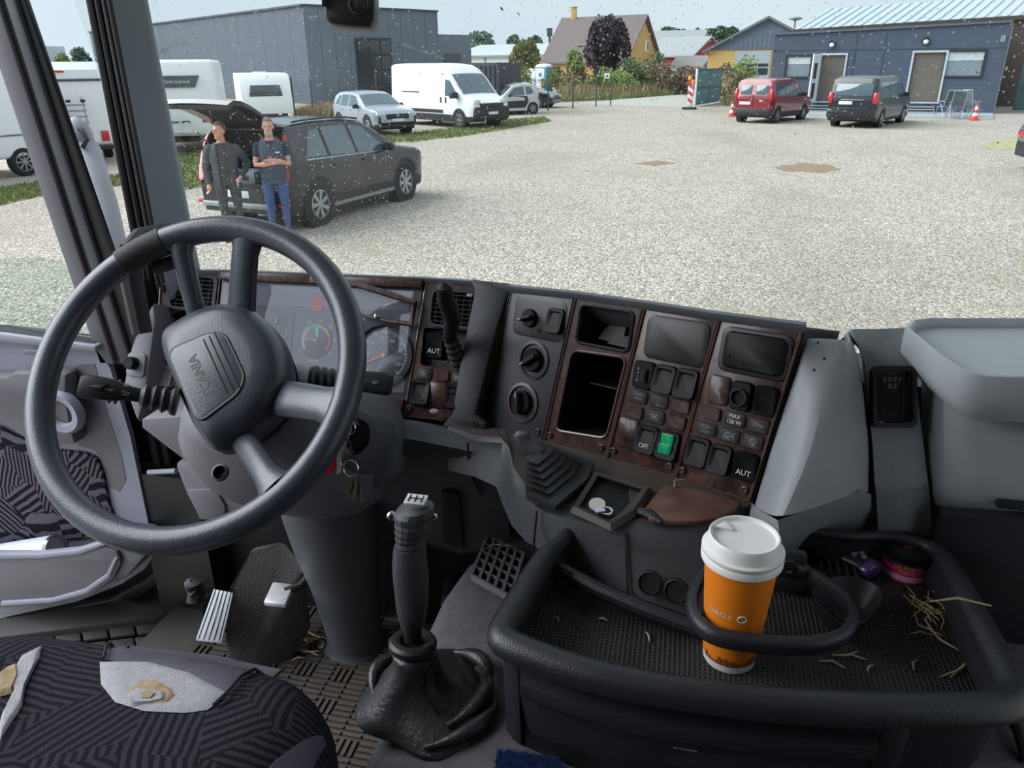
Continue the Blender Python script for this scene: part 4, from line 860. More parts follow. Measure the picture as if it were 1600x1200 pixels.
q = MB(); q.box((0, 0, .06), (.8, .4, .12)); q.build('foot', BLACKP, bb, bevel=.02); q = MB(); q.box((0, 0, .72), (.30, .05, 1.14)); q.build('board', WHITE, bb, bevel=.01)
REDO = pm('signal_red', srgb(226, 62, 48), .5)
for i in range(3): z = .28+i*.38; q = MB(); q.prism([V((-.14, -.028, z+.20)), V((.14, -.028, z)), V((.14, -.028, z+.16)), V((-.14, -.028, z+.36))], (0, -.006, 0)); q.build('stripe', REDO, bb)
AMB = pm('amber_lamp', srgb(244, 156, 40), .2, coat=.5)
for x, z in ((-.08, 1.66), (.10, 1.44)): q = MB(); q.lathe([(.04, z-.14), (.11, z-.10), (.12, z), (.10, z+.10), (.02, z+.12)], c=(x, 0, 0), n=12); q.build('warning_lamp', AMB, bb)
q = MB(); q.box((-.08, 0, 1.42), (.1, .08, .28)); q.build('battery_box', REDO, bb, bevel=.01)
def cone(label, p):
    c = thing('traffic_cone', label, 'cone', (p.x, p.y, 0), group='red and white traffic cones'); q = MB(); q.box((0, 0, .02), (.40, .40, .04)); q.build('base', REDO, c, bevel=.008)
    for i in range(5):
        z0, z1 = .04+i*.135, .04+(i+1)*.135; r = lambda z: .15-.13*(z/.74); q = MB(); q.lathe([(r(z0), z0), (r(z1), z1)], n=16); q.build('band', REDO if i % 2 == 0 else WHITE, c)
cone('striped traffic cone left of the red family van', onz(1143, 182)); cone('striped traffic cone beside the garden chairs', onz(1522, 188))
# portable toilet
p = onz(848, 145); pt = thing('portable_toilet', 'white and blue portable toilet by the road', 'toilet', (p.x, p.y+.6, 0), radians(-20)); BLUET = pm('toilet_blue', srgb(60, 150, 196), .5)
q = MB(); q.box((0, 0, 1.05), (1.15, 1.15, 2.1)); q.build('cabin', BLUET, pt, bevel=.04); q = MB(); q.box((-.05, -.59, 1.05), (.86, .03, 1.95)); q.build('door', WHITE, pt, bevel=.01); q = MB(); q.box((-.59, 0, 1.05), (.03, 1.0, 1.95)); q.build('side_panel', WHITE, pt, bevel=.01)
q = MB(); q.lathe([(.84, 2.1), (.80, 2.25), (.55, 2.38), (.05, 2.42)], n=4, M=Matrix.Rotation(pi/4, 3, 'Z')); q.build('roof', WHITE, pt, bevel=.03); q = MB(); q.box((-.05, -.61, 1.5), (.3, .01, .3)); q.box((-.05, -.61, 1.05), (.4, .01, .12)); q.build('door_print', pm('print_grey', srgb(110, 130, 150), .6), pt)
# white vehicle behind the weeds
p = dep(1036, 118, 78); wv = thing('delivery_van', 'white vehicle roof showing above the weeds', 'van', (p.x, p.y, 0), radians(8)); q = MB(); prism_side(q, [(-2.2, .4), (2.2, .4), (2.3, .9), (1.7, 1.2), (1.1, 1.8), (-2.1, 1.85), (-2.3, 1.4)], 1.8); q.build('body', WHITE, wv, bevel=.08); q = MB(); q.box((-.4, -.91, 1.5), (2.4, .03, .42)); q.build('side_window', CARGLASS, wv, bevel=.02)
for x in (-1.4, 1.4): q = MB(); q.cyl((x, -.92, .33), (x, .92, .33), .33, 16); q.build('wheel', TYRE, wv)
# garden chairs and table before the annex
ALU = pm('chair_aluminium', srgb(176, 182, 188), .4, metal=.4); MESH = pm('chair_textile', srgb(96, 104, 112), .8)
def garden_chair(label, p, rz):
    c = thing('garden_chair', label, 'chair', (p.x, p.y, .05), rz, group='garden chairs before the annex')
    for s in (-1, 1):
        q = MB(); q.tube([(s*.26, -.25, 0), (s*.26, -.20, .42), (s*.26, .22, .45), (s*.26, .40, 1.15)], .018, 8); q.build('side_frame', ALU, c); q = MB(); q.tube([(s*.26, .35, 0), (s*.26, .05, .5), (s*.27, -.25, .66), (s*.27, .25, .68)], .018, 8); q.build('arm_leg', ALU, c)
    q = MB(); q.box((0, 0, .44), (.5, .46, .02)); q.build('seat', MESH, c); q = MB(); q.box((0, .31, .8), (.5, .02, .62), Matrix.Rotation(-.25, 3, 'X')); q.build('backrest', MESH, c); q = MB(); q.cyl((-.26, .40, 1.15), (.26, .40, 1.15), .018, 8); q.cyl((-.26, .2, .15), (.26, .2, .15), .014, 8); q.build('cross_bar', ALU, c)
garden_chair('leftmost folding garden chair before the annex', onz(1474, 184), radians(200)); garden_chair('middle folding garden chair before the annex', onz(1490, 186), radians(175)); garden_chair('right folding garden chair leaning by the traffic cone', onz(1514, 184), radians(120))
p = onz(1503, 184); tb = thing('garden_table', 'small grey garden table between the folding chairs', 'table', (p.x, p.y+.3, .05)); q = MB(); q.box((0, 0, .7), (.8, .7, .03)); q.build('tabletop', ALU, tb, bevel=.008)
for a in (-1, 1):
    for b in (-1, 1): q = MB(); q.cyl((a*.36, b*.3, 0), (a*.33, b*.27, .69), .02, 8); q.build('leg', ALU, tb)

# ------------------------------------------------------------------ the two men
def capsules(mb, chain, n=14):
    pts = [V(c[:3]) for c in chain]; r = [c[3] for c in chain]
    mb.tube([pts[0]+(pts[0]-pts[1]).normalized()*r[0]*.55]+pts+[pts[-1]+(pts[-1]-pts[-2]).normalized()*r[-1]*.55], [r[0]*.6]+r+[r[-1]*.6], n)
def solid(name, mbs, vox, smooth_it=4):
    """union of overlapping solids -> one continuous skin"""
    mb = MB()
    for m_ in mbs: mb.v, mb.f, mb.m = (mb.v+m_.v, mb.f+[tuple(i+len(mb.v) for i in f) for f in m_.f], mb.m+m_.m)
    o = mb.build('tmp', WHITE); md = o.modifiers.new('r', 'REMESH'); md.mode = 'VOXEL'; md.voxel_size = vox
    sm = o.modifiers.new('s', 'SMOOTH'); sm.factor = .5; sm.iterations = smooth_it
    dg = bpy.context.evaluated_depsgraph_get(); me = bpy.data.meshes.new_from_object(o.evaluated_get(dg)); bpy.data.objects.remove(o); me.name = name
    me.polygons.foreach_set('use_smooth', [True]*len(me.polygons)); return me
def ell(c, r, M=None): m_ = MB(); m_.sphere(c, r, 16, 0, M); return m_
def limb(*c): m_ = MB(); capsules(m_, c); return m_
def torso(rows):
    m_ = MB(); m_.rings([[V((x*cos(2*pi*j/20)+ox, y*sin(2*pi*j/20)+oy, z)) for j in range(20)] for z, x, y, ox, oy in rows]); return m_
SKIN = pm('skin', srgb(204, 152, 130), .55, var=.07, vs=20)
def fingers(w_, d, side, up, curl=.5):
    """palm + five fingers from the wrist w_, pointing along d; side = thumb side"""
    w_, d, side = V(w_), V(d).normalized(), V(side).normalized(); nrm = d.cross(side).normalized()*up; out = [limb((*w_, .026), (*(w_+d*.05), .032), (*(w_+d*.085), .030))]
    out.append(ell(w_+d*.055, .036))
    for i, (o_, l) in enumerate(((.027, .075), (.009, .085), (-.009, .08), (-.026, .062))):
        a = w_+d*.085+side*o_; b = a+(d*cos(curl*.6)+nrm*sin(curl*.6))*l*.5; c = b+(d*cos(curl*1.6)+nrm*sin(curl*1.6))*l*.5; out.append(limb((*a, .0095), (*b, .009), (*c, .0075)))
    a = w_+d*.03+side*.025; b = a+(d*.6+side*.8).normalized()*.045; c = b+(d*.95+side*.2).normalized()*.03; out.append(limb((*a, .012), (*b, .010), (*c, .008))); return out
def head_parts(hc, yaw, hr=1.0):
    M = rotz(yaw); q = lambda x, y, z: V(hc)+M @ V((x, y, z))*hr        # face looks along -y
    return [ell(q(0, .005, .03), (.076*hr, .096*hr, .105*hr), M), ell(q(0, -.028, -.055), (.060*hr, .066*hr, .072*hr), M), ell(q(0, -.105, -.012), (.014*hr, .02*hr, .026*hr), M), limb((*q(0, -.09, .03), .011*hr), (*q(0, -.104, -.005), .014*hr)),
            ell(q(.078, .01, -.005), (.012*hr, .022*hr, .034*hr), M), ell(q(-.078, .01, -.005), (.012*hr, .022*hr, .034*hr), M), ell(q(0, -.078, .032), (.055*hr, .02*hr, .014*hr), M), ell(q(0, -.088, -.062), (.026*hr, .012*hr, .010*hr), M), ell(q(0, -.075, -.105), (.026*hr, .022*hr, .018*hr), M)], q, M
def man(label, P, rz, yaw, arms, H, cols, jacket, tee_open, seed):
    """front of the figure looks along -y; built 1.80 m tall"""
    r = thing('person', label, 'person', (P[0], P[1], 0), rz); r.scale = (H/1.8,)*3
    hc = (0, -.015, 1.665); hp, q, M = head_parts(hc, yaw)
    neck = limb((0, .01, 1.45, .065), (0, 0, 1.58, .058))
    T_ = torso([(.86, .165, .11, 0, .01), (.95, .175, .118, 0, .01), (1.05, .168, .118, 0, 0), (1.15, .172, .122, 0, -.005), (1.28, .188, .122, 0, 0), (1.38, .20, .115, 0, .005), (1.45, .17, .09, 0, .01), (1.50, .085, .07, 0, .01)])
    parts = [neck, T_]+hp; sh = 1.42; hands = []
    for s, (el, wr, hd, sd, up, cu) in arms.items():
        el, wr = V(el), V(wr); parts += [limb((s*.175, .01, sh, .062), (s*.205, .01, sh-.06, .058), (*((V((s*.2, .01, sh))+el)/2), .05), (*el, .043), (*((el+wr)/2), .041), (*wr, .028))]; parts += fingers(wr, hd, sd, up, cu)
    for s in (-1, 1):
        parts += [limb((s*.095, .01, .90, .098), (s*.105, .0, .70, .082), (s*.11, 0, .50, .062), (s*.112, .015, .36, .058), (s*.115, .02, .12, .042), (s*.115, .02, .08, .042))]
        parts += [limb((s*.117, .03, .045, .042), (s*.125, -.06, .04, .042), (s*.13, -.17, .032, .032))]
    me = solid('body', parts, .009, 3)
    b = bpy.data.objects.new('body', me); COL.objects.link(b); b.parent = r; me.materials.clear()
    for m_ in cols: me.materials.append(m_)
    for p in me.polygons:                                                       # skin, top, trousers, shoes
        c = p.center; i = 0
        if c.z < .075 or (c.z < .10 and c.y < -.06): i = 3
        elif c.z < .93 and abs(c.x) < .245 and not (abs(c.x) > .19 and c.z > .62): i = 2
        elif c.z < 1.475 and abs(c.x) < .185 and not (c.y < -.150): i = 1
        for s, (el, wr, *_x) in arms.items():
            el_, wr_, s0 = V(el), V(wr), V((s*.19, .01, sh)); ss = tee_open
            def near(a, bb): d = bb-a; t_ = max(0, min(1, (c-a).dot(d)/d.length_squared)); return (c-a-d*t_).length, t_
            d1, t1 = near(s0, el_); d2, t2 = near(el_, wr_)
            if d1 < .075 and d1 <= d2 and c.z > .95 and abs(c.x) > .15: i = 1 if t1 < ss else 0
            elif d2 < .062 and d2 < d1 and (c.y < -.115 or abs(c.x) > .19): i = 1 if ss > 1 and t2 < ss-1 else 0
            dh = (c-wr_-V(_x[0]).normalized()*.08).length
            if dh < .10 and (c-wr_).dot(V(_x[0])) > -.005 and (c.y < -.12 or abs(c.x) > .19): i = 0
        p.material_index = i
    # face: eyes, brows, mouth
    dk = pm('eye_dark', (.02, .015, .012), .4); lip = pm('lips', srgb(168, 104, 96), .6)
    for s in (-1, 1):
        e_ = MB(); e_.sphere(q(s*.031, -.082, .012), (.013, .007, .007), 10, 0, M); eo = e_.build('eye', pm('eye_white', srgb(225, 220, 215), .3), r); e_ = MB(); e_.sphere(q(s*.031, -.087, .012), (.006, .004, .006), 8, 0, M); e_.build('iris', dk, eo)
    e_ = MB(); e_.sphere(q(0, -.092, -.060), (.024, .008, .005), 10, 0, M); e_.build('mouth', lip, r)
    return r, q, M
HAIRB = pm('hair_brown', srgb(92, 74, 62), .8, var=.25, vs=60); BEARD = pm('beard_grey', srgb(172, 168, 162), .85, var=.2, vs=60); HAIRG = pm('hair_grey_stubble', srgb(128, 116, 108), .85, var=.2, vs=60)
def cap_hair(q, M, m, r, top=.112, lo=.02, thick=1.06, back=.0):
    mb = MB(); rows = []
    for i in range(9):
        a = lerp(radians(3), radians(100), i/8); row = []
        for j in range(24):
            t_ = 2*pi*j/24; d = V((sin(a)*cos(t_), sin(a)*sin(t_), cos(a)))
            if d.y < -.25 and d.z < .62: k = .9; d = V((d.x, d.y, max(d.z, .55))); d.normalize(); d *= .97
            if d.z < -.05 and d.y < .2: d = V((d.x, d.y, -.05)).normalized()*.97
            row.append(q(0, .007, .03)+M @ V((d.x*.079*thick, d.y*.099*thick, d.z*.108*thick)))
        rows.append(row)
    mb.rings(rows, True, False); return mb.build('hair', m, r, smooth=60)
def shell(name, me_parts, vox, m, r, cut=None):
    me = solid(name, me_parts, vox, 3); bm = bmesh.new(); bm.from_mesh(me)
    if cut: bmesh.ops.delete(bm, geom=[f for f in bm.faces if cut(f.calc_center_median())], context='FACES')
    bm.to_mesh(me); bm.free(); me.materials.clear(); me.materials.append(m); o = bpy.data.objects.new(name, me); COL.objects.link(o); o.parent = r
    sd_ = o.modifiers.new('thickness', 'SOLIDIFY'); sd_.thickness = .006; return o
# man in open jacket, looking to the left
JACK = pm('jacket_grey', srgb(70, 76, 82), .8, var=.2, vs=12, bump=.6, bs=60); TEE = pm('tee_dark', srgb(70, 70, 68), .9, var=.12, vs=14); TRS = pm('trousers_dark', srgb(72, 74, 76), .9, var=.15, vs=14); SHOE = pm('shoe_dark', srgb(48, 44, 42), .7); NAVY = pm('polo_navy', srgb(44, 54, 72), .85, var=.12); JEANS = pm('jeans_blue', srgb(72, 92, 138), .85, var=.15, vs=14); VEST = pm('vest_navy', srgb(66, 78, 94), .7, var=.12, vs=10, bump=.5, bs=50)
a1 = {-1: ((-.29, .05, 1.13), (-.27, -.03, .89), (-.1, -.15, -1), (.5, -.85, 0), 1, .5), 1: ((.34, .10, 1.16), (.215, -.10, .985), (-.55, -.45, -.65), (.3, -.8, .5), -1, .6)}
m1, q1, M1 = man('man in dark jacket with one hand at his hip looking sideways', (-6.93, 10.66), radians(28), radians(-52), a1, 1.78, [SKIN, TEE, TRS, SHOE], True, 1.9, 1)
cap_hair(q1, M1, HAIRB, m1, thick=1.07)
jk = [torso([(.80, .20, .135, 0, .01), (.95, .205, .142, 0, .01), (1.15, .20, .14, 0, 0), (1.3, .215, .138, 0, 0), (1.40, .222, .13, 0, .01), (1.46, .17, .10, 0, .012), (1.51, .09, .085, 0, .012)])]
for s, (el, wr, *_x) in a1.items(): jk.append(limb((s*.175, .01, 1.42, .078), (s*.215, .01, 1.36, .074), (*((V((s*.2, .01, 1.42))+V(el))/2), .066), (*el, .060), (*((V(el)+V(wr))/2), .055), (*(V(el).lerp(V(wr), .93)), .046)))
shell('jacket', jk, .010, JACK, m1, cut=lambda c: (c.y < -.04 and abs(c.x+.01) < .075+.05*max(0, 1.2-c.z)*.4 and c.z < 1.47) or c.z > 1.495 or c.z < .80)
# bearded man with folded arms
a2 = {-1: ((-.235, -.06, 1.13), (-.02, -.205, 1.16), (.9, -.1, .15), (0, -.3, 1), 1, .3), 1: ((.235, -.06, 1.13), (.03, -.19, 1.205), (-.9, -.15, -.05), (0, -.3, 1), -1, .3)}
m2, q2, M2 = man('bearded man in navy vest and blue jeans with folded arms', (-6.25, 10.88), radians(30), radians(-6), a2, 1.83, [SKIN, NAVY, JEANS, SHOE], False, .62, 2)
cap_hair(q2, M2, HAIRG, m2, thick=1.03)
bd = MB(); rows = []
for i in range(6):
    z = lerp(-.066, -.126, i/5); k = sqrt(max(.05, 1-((z+.04)/.11)**2)); rows.append([q2(.066*k*cos(t_), -.03-.076*k*sin(t_), z) for t_ in [pi*j/12 for j in range(13)]])
bd.grid(rows); o = bd.build('beard', BEARD, m2, smooth=60); sdm = o.modifiers.new('thickness', 'SOLIDIFY'); sdm.thickness = .007; sdm.offset = 1
vs_ = [torso([(.84, .19, .135, 0, .01), (.95, .195, .142, 0, .01), (1.05, .19, .14, 0, 0), (1.15, .192, .142, 0, -.005), (1.28, .205, .138, 0, 0), (1.38, .205, .13, 0, .005), (1.46, .16, .10, 0, .01), (1.53, .088, .085, 0, .012)])]
shell('quilted_vest', vs_, .010, VEST, m2, cut=lambda c: (abs(c.x) > .172 and 1.20 < c.z < 1.43) or c.z > 1.515 or (c.z > 1.36 and c.y < -.03 and abs(c.x) < (c.z-1.36)*.55))
for z in (.93, 1.02): q = MB(); q.tube([V((.196*cos(t_), .143*sin(t_)+.005, z)) for t_ in [2*pi*j/24 for j in range(24)]], .004, 6, closed=True); q.build('vest_seam', MATS['polo_navy'], m2)
q = MB(); q.box((.09, -.137, 1.31), (.06, .006, .02)); q.build('chest_print', WHITE, m2)
q = MB(); q.tube([V((.172*cos(t_), .117*sin(t_)+.012, .925)) for t_ in [2*pi*j/24 for j in range(24)]], .012, 6, closed=True); q.build('belt', SHOE, m2)
# ================================================================== THE LORRY CAB
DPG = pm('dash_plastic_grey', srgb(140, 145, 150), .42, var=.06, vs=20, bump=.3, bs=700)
DP = pm('dash_plastic', srgb(76, 79, 84), .45, var=.07, vs=20, bump=.35, bs=700)
DP2 = pm('dash_plastic_dark', srgb(40, 43, 48), .45, spec=.3, var=.08, vs=20, bump=.3, bs=700)
MP = pm('grey_plastic', srgb(142, 143, 158), .5, var=.05, vs=12, bump=.3, bs=700)
MP2 = pm('grey_plastic_deep', srgb(106, 105, 112), .5, var=.06, vs=12, bump=.3, bs=700)
BLK = pm('black_trim', srgb(24, 25, 28), .45, var=.1, vs=30)
RUB = pm('rubber_seal', srgb(34, 35, 38), .7, var=.15, vs=40)
LEA = pm('wheel_leather', srgb(62, 66, 76), .32, var=.12, vs=30, bump=.16, bs=420)
WOODT = None
def wood_material():
    m = bpy.data.materials.new('burl_wood'); m.use_nodes = True; n = m.node_tree; L = n.links.new; p = n.nodes['Principled BSDF']
    t = nd(n, 'ShaderNodeTexCoord'); z = nd(n, 'ShaderNodeTexNoise', Scale=30.0, Detail=7.0, Distortion=2.5); L(t.outputs['Object'], z.inputs['Vector'])
    r = nd(n, 'ShaderNodeValToRGB'); e = r.color_ramp.elements; e[0].position, e[0].color = .3, (*srgb(38, 26, 25), 1); e[1].position, e[1].color = .74, (*srgb(96, 66, 58), 1)
    x = e.new(.52); x.color = (*srgb(66, 45, 41), 1)
    L(z.outputs['Fac'], r.inputs['Fac']); L(r.outputs['Color'], p.inputs['Base Color']); p.inputs['Roughness'].default_value = .38; p.inputs['Coat Weight'].default_value = .22; p.inputs['Coat Roughness'].default_value = .15; p.inputs['Specular IOR Level'].default_value = .3
    return m
WOOD = wood_material()
INK = pm('white_print', srgb(206, 208, 210), .5, var=.03)
INKG = pm('grey_print', srgb(140, 142, 146), .5, var=.03)
CHROME = pm('chrome', srgb(200, 202, 205), .2, metal=1.0, var=.03)
ALUB = pm('brushed_aluminium', srgb(186, 190, 196), .35, metal=.6, var=.06, vs=60)

def fabric(name, c0, c1, scale):
    """woven plush with short strokes running in two directions, patch by patch"""
    m = bpy.data.materials.new(name); m.use_nodes = True; n = m.node_tree; L = n.links.new; p = n.nodes['Principled BSDF']; p.inputs['Roughness'].default_value = .95
    t = nd(n, 'ShaderNodeTexCoord'); O = t.outputs['Object']
    vo = nd(n, 'ShaderNodeTexVoronoi', Scale=scale*.16); L(O, vo.inputs['Vector'])
    sep = nd(n, 'ShaderNodeSeparateColor'); L(vo.outputs['Color'], sep.inputs['Color'])
    ang = nd(n, 'ShaderNodeMath'); ang.operation = 'MULTIPLY'; ang.inputs[1].default_value = 6.28; L(sep.outputs['Red'], ang.inputs[0])
    vr = nd(n, 'ShaderNodeVectorRotate'); vr.rotation_type = 'EULER_XYZ'; cx = nd(n, 'ShaderNodeCombineXYZ'); L(ang.outputs[0], cx.inputs['Y']); L(ang.outputs[0], cx.inputs['Z']); L(cx.outputs[0], vr.inputs['Rotation']); L(O, vr.inputs['Vector'])
    wv = nd(n, 'ShaderNodeTexWave', Scale=scale*.38, Distortion=1.2, Detail=1.0); L(vr.outputs[0], wv.inputs['Vector'])
    r = nd(n, 'ShaderNodeValToRGB'); e = r.color_ramp.elements; e[0].position, e[0].color = .42, (*c0, 1); e[1].position, e[1].color = .58, (*c1, 1); L(wv.outputs['Fac'], r.inputs['Fac'])
    z = nd(n, 'ShaderNodeTexNoise', Scale=scale*6, Detail=3.0); L(O, z.inputs['Vector']); mx = nd(n, 'ShaderNodeMix'); mx.data_type = 'RGBA'; mx.blend_type = 'OVERLAY'; mx.inputs['Factor'].default_value = .5
    L(r.outputs['Color'], mx.inputs['A']); L(z.outputs['Fac'], mx.inputs['B']); L(mx.outputs['Result'], p.inputs['Base Color'])
    b = nd(n, 'ShaderNodeBump', Strength=.6, Distance=.002); L(z.outputs['Fac'], b.inputs['Height']); L(b.outputs['Normal'], p.inputs['Normal'])
    p.inputs['Specular IOR Level'].default_value = .08
    return m
DOORFAB = fabric('door_fabric', srgb(36, 34, 40), srgb(108, 102, 112), 85)
SEATFAB = fabric('seat_fabric', srgb(26, 27, 33), srgb(50, 48, 55), 80)

def glass_sheet(name, tint, dirt=0.0, refl=.035, dscale=60):
    """thin pane: clear with a slight tint, a weak mirror coat and dried specks"""
    m = bpy.data.materials.new(name); m.use_nodes = True; n = m.node_tree; n.nodes.clear(); L = n.links.new
    out = nd(n, 'ShaderNodeOutputMaterial'); tr = nd(n, 'ShaderNodeBsdfTransparent'); tr.inputs['Color'].default_value = (*tint, 1)
    gl = nd(n, 'ShaderNodeBsdfGlossy', Roughness=.02); mx = nd(n, 'ShaderNodeMixShader'); mx.inputs['Fac'].default_value = refl
    L(tr.outputs[0], mx.inputs[1]); L(gl.outputs[0], mx.inputs[2]); last = mx.outputs[0]
    if dirt:
        t = nd(n, 'ShaderNodeTexCoord'); v = nd(n, 'ShaderNodeTexVoronoi', Scale=dscale*2.2); L(t.outputs['Object'], v.inputs['Vector'])
        s = nd(n, 'ShaderNodeSeparateColor'); L(v.outputs['Color'], s.inputs['Color'])
        thr = nd(n, 'ShaderNodeMapRange'); thr.inputs['From Min'].default_value = .5; thr.inputs['From Max'].default_value = 1.0; thr.inputs['To Max'].default_value = .30; L(s.outputs['Red'], thr.inputs['Value'])
        cmp_ = nd(n, 'ShaderNodeMath'); cmp_.operation = 'LESS_THAN'; L(v.outputs['Distance'], cmp_.inputs[0]); L(thr.outputs['Result'], cmp_.inputs[1])
        z = nd(n, 'ShaderNodeTexNoise', Scale=2.2, Detail=5.0); L(t.outputs['Object'], z.inputs['Vector'])
        f = nd(n, 'ShaderNodeMapRange'); f.inputs['From Min'].default_value = .45; f.inputs['From Max'].default_value = .75; f.inputs['To Max'].default_value = .05; L(z.outputs['Fac'], f.inputs['Value'])
        k = nd(n, 'ShaderNodeMath'); k.operation = 'MULTIPLY'; k.inputs[1].default_value = dirt; L(cmp_.outputs[0], k.inputs[0])
        ad = nd(n, 'ShaderNodeMath'); ad.operation = 'ADD'; ad.use_clamp = True; L(k.outputs[0], ad.inputs[0]); L(f.outputs['Result'], ad.inputs[1])
        df = nd(n, 'ShaderNodeBsdfDiffuse'); df.inputs['Color'].default_value = (.8, .82, .82, 1); tl = nd(n, 'ShaderNodeBsdfTranslucent'); tl.inputs['Color'].default_value = (.8, .82, .82, 1)
        m1_ = nd(n, 'ShaderNodeMixShader'); L(df.outputs[0], m1_.inputs[1]); L(tl.outputs[0], m1_.inputs[2]); m2_ = nd(n, 'ShaderNodeMixShader'); L(ad.outputs[0], m2_.inputs['Fac']); L(last, m2_.inputs[1]); L(m1_.outputs[0], m2_.inputs[2]); last = m2_.outputs[0]
    L(last, out.inputs['Surface']); return m
WSG = glass_sheet('windscreen_glass', (.89, .93, .90), .6, .025, 80)
SDG = glass_sheet('side_glass', (.83, .89, .85), .0, .04)
CLG = glass_sheet('cluster_glass', (.92, .92, .94), .0, .10)

FZ = 1.36                                            # cab floor
class Pl:
    """a working plane: u right, v up, n towards the driver"""
    def __init__(s, O, u, v=None, n=None):
        s.O = V(O); s.u = V(u).normalized(); n = V(n).normalized(); s.v = n.cross(s.u).normalized(); s.n = s.u.cross(s.v)
    def loc(s, px, py, h=0): p = onp(px, py, s.O+s.n*h, s.n)-s.O; return p.dot(s.u), p.dot(s.v)
    def at(s, a, b, h=0): return s.O+s.u*a+s.v*b+s.n*h
    def pt(s, px, py, h=0): a, b = s.loc(px, py); return s.at(a, b, h)
    def M(s, a, b, h=0, rot=0): u = s.u*cos(rot)+s.v*sin(rot); v = s.v*cos(rot)-s.u*sin(rot); return frame(s.at(a, b, h), u, v, s.n)
    def poly(s, pts, h=0): return [s.at(a, b, h) for a, b in pts]
    def slab(s, pts, h0, h1, mb=None, mi=0): mb = mb or MB(); return mb.prism(s.poly(pts, h0), s.n*(h1-h0), mi)
    def size(s, px, py, w, h):
        a0, b0 = s.loc(px-w/2, py); a1, b1 = s.loc(px+w/2, py); c0, d0 = s.loc(px, py-h/2); c1, d1 = s.loc(px, py+h/2); return abs(a1-a0), abs(d1-d0)
def hole_plate(mb, pl, outer, hole, h0, h1, mi=0):
    """plate with one opening: both loops re-sampled by angle about the hole centre"""
    n = len(hole); c = (sum(p[0] for p in hole)/n, sum(p[1] for p in hole)/n); out = []
    for x, y in hole:
        dx, dy = x-c[0], y-c[1]; best = None; m = len(outer)
        for i in range(m):
            (x0, y0), (x1, y1) = outer[i], outer[(i+1) % m]; ex, ey = x1-x0, y1-y0; den = dx*ey-dy*ex
            if abs(den) < 1e-12: continue
            t = ((x0-c[0])*ey-(y0-c[1])*ex)/den; s = ((x0-c[0])*dy-(y0-c[1])*dx)/den
            if t > 0 and -1e-6 <= s <= 1+1e-6 and (best is None or t < best): best = t
        out.append((c[0]+dx*best, c[1]+dy*best))
    # snap nearest samples to the outer corners
    for cx, cy in outer:
        i = min(range(n), key=lambda k: (out[k][0]-cx)**2+(out[k][1]-cy)**2); out[i] = (cx, cy)
    A = pl.poly(out, h1); B = pl.poly(hole, h1); A0 = pl.poly(out, h0); B0 = pl.poly(hole, h0); vs = A+B+A0+B0; fs = []
    for i in range(n):
        j = (i+1) % n; fs += [(i, j, n+j, n+i), (n+i, n+j, 3*n+j, 3*n+i), (2*n+i, 2*n+j, j, i), (3*n+i, 3*n+j, 2*n+j, 2*n+i)]
    mb.add(vs, fs, mi); return mb

# ------------------------------------------------------------------ shell of the cab
q = MB(); q.box2((-1.12, -1.0, FZ-.06), (1.12, 1.52, FZ)); struct('floor', q, pm('cab_floor', srgb(60, 58, 56), .9, var=.15))
HEAD = pm('headliner', srgb(206, 206, 204), .9, var=.03)
q = MB(); q.box2((-1.14, -1.02, 3.0), (1.14, 1.40, 3.05)); struct('ceiling', q, HEAD)
CURT = pm('bunk_curtain', srgb(96, 94, 98), .95, var=.08); q = MB(); q.box2((-1.14, -1.06, FZ), (1.14, -1.0, 3.0)); struct('wall_back', q, CURT)
q = MB(); q.box2((-1.14, -1.0, FZ), (-1.08, .05, 3.0)); struct('wall_left', q, HEAD)
q = MB(); q.box2((1.08, -1.0, FZ), (1.14, .0, 3.0)); q.box2((1.08, .0, 2.9), (1.14, 1.40, 3.0)); q.box2((1.08, 1.30, FZ), (1.14, 1.42, 2.9)); struct('wall_right', q, MP2)   # passenger door stands open too
q = MB(); q.box2((-1.12, 1.53, 1.0), (1.14, 1.57, 1.88)); struct('wall_front', q, BLK)
q = MB(); q.box2((-1.13, 1.28, 2.86), (1.13, 1.40, 3.0)); struct('trim_1', q, HEAD)
# windscreen
WY0, WZ0, WY1, WZ1 = 1.508, 1.90, 1.30, 2.90
rows = []
for i in range(9):
    f = i/8; y = lerp(WY0, WY1, f); z = lerp(WZ0, WZ1, f); rows.append([V((lerp(-1.10, 1.10, j/16), y-.05*((j-8)/8)**2*.9, z)) for j in range(17)])
q = MB(); q.grid(rows); ws_ = q.build('window_1', WSG, None, recalc=False); tag(ws_, 'dusty windscreen speckled with dried insect marks', 'windscreen', kind='structure')
def on_ws(px_, py_):
    n = V((0, -(WZ1-WZ0), -(WY0-WY1))).normalized(); p = onp(px_, py_, (0, WY0, WZ0), n); x = (p.x)/1.10; d = .05*x*x*.9; return p+V((0, -d-.004, 0))
SPLAT = pm('dried_splat', srgb(214, 222, 224), .8, var=.1); DSPL = pm('dark_speck', srgb(40, 44, 46), .8)
def splat(pts, w, m, nm='insect_mark'):
    mb = MB(); P = [on_ws(*p) for p in pts]
    for a, b in zip(P, P[1:]):
        d = (b-a); s = d.cross(V((0, -1, 0))); s = (s.normalized() if s.length > 1e-6 else V((1, 0, 0)))*w*rnd.uniform(.4, 1.2)
        mb.add([a-s, b-s*.5, b+s*.5, a+s, a+V((0, -.001, 0))], [(0, 1, 2, 3)])
    return mb.build(nm, m, ws_, smooth=None, recalc=False)
splat([(632, 69), (648, 75), (662, 80), (680, 86)], .0012, SPLAT); splat([(678, 80), (690, 90), (699, 92)], .0016, SPLAT); splat([(490, 28), (500, 27), (508, 25)], .0012, SPLAT)
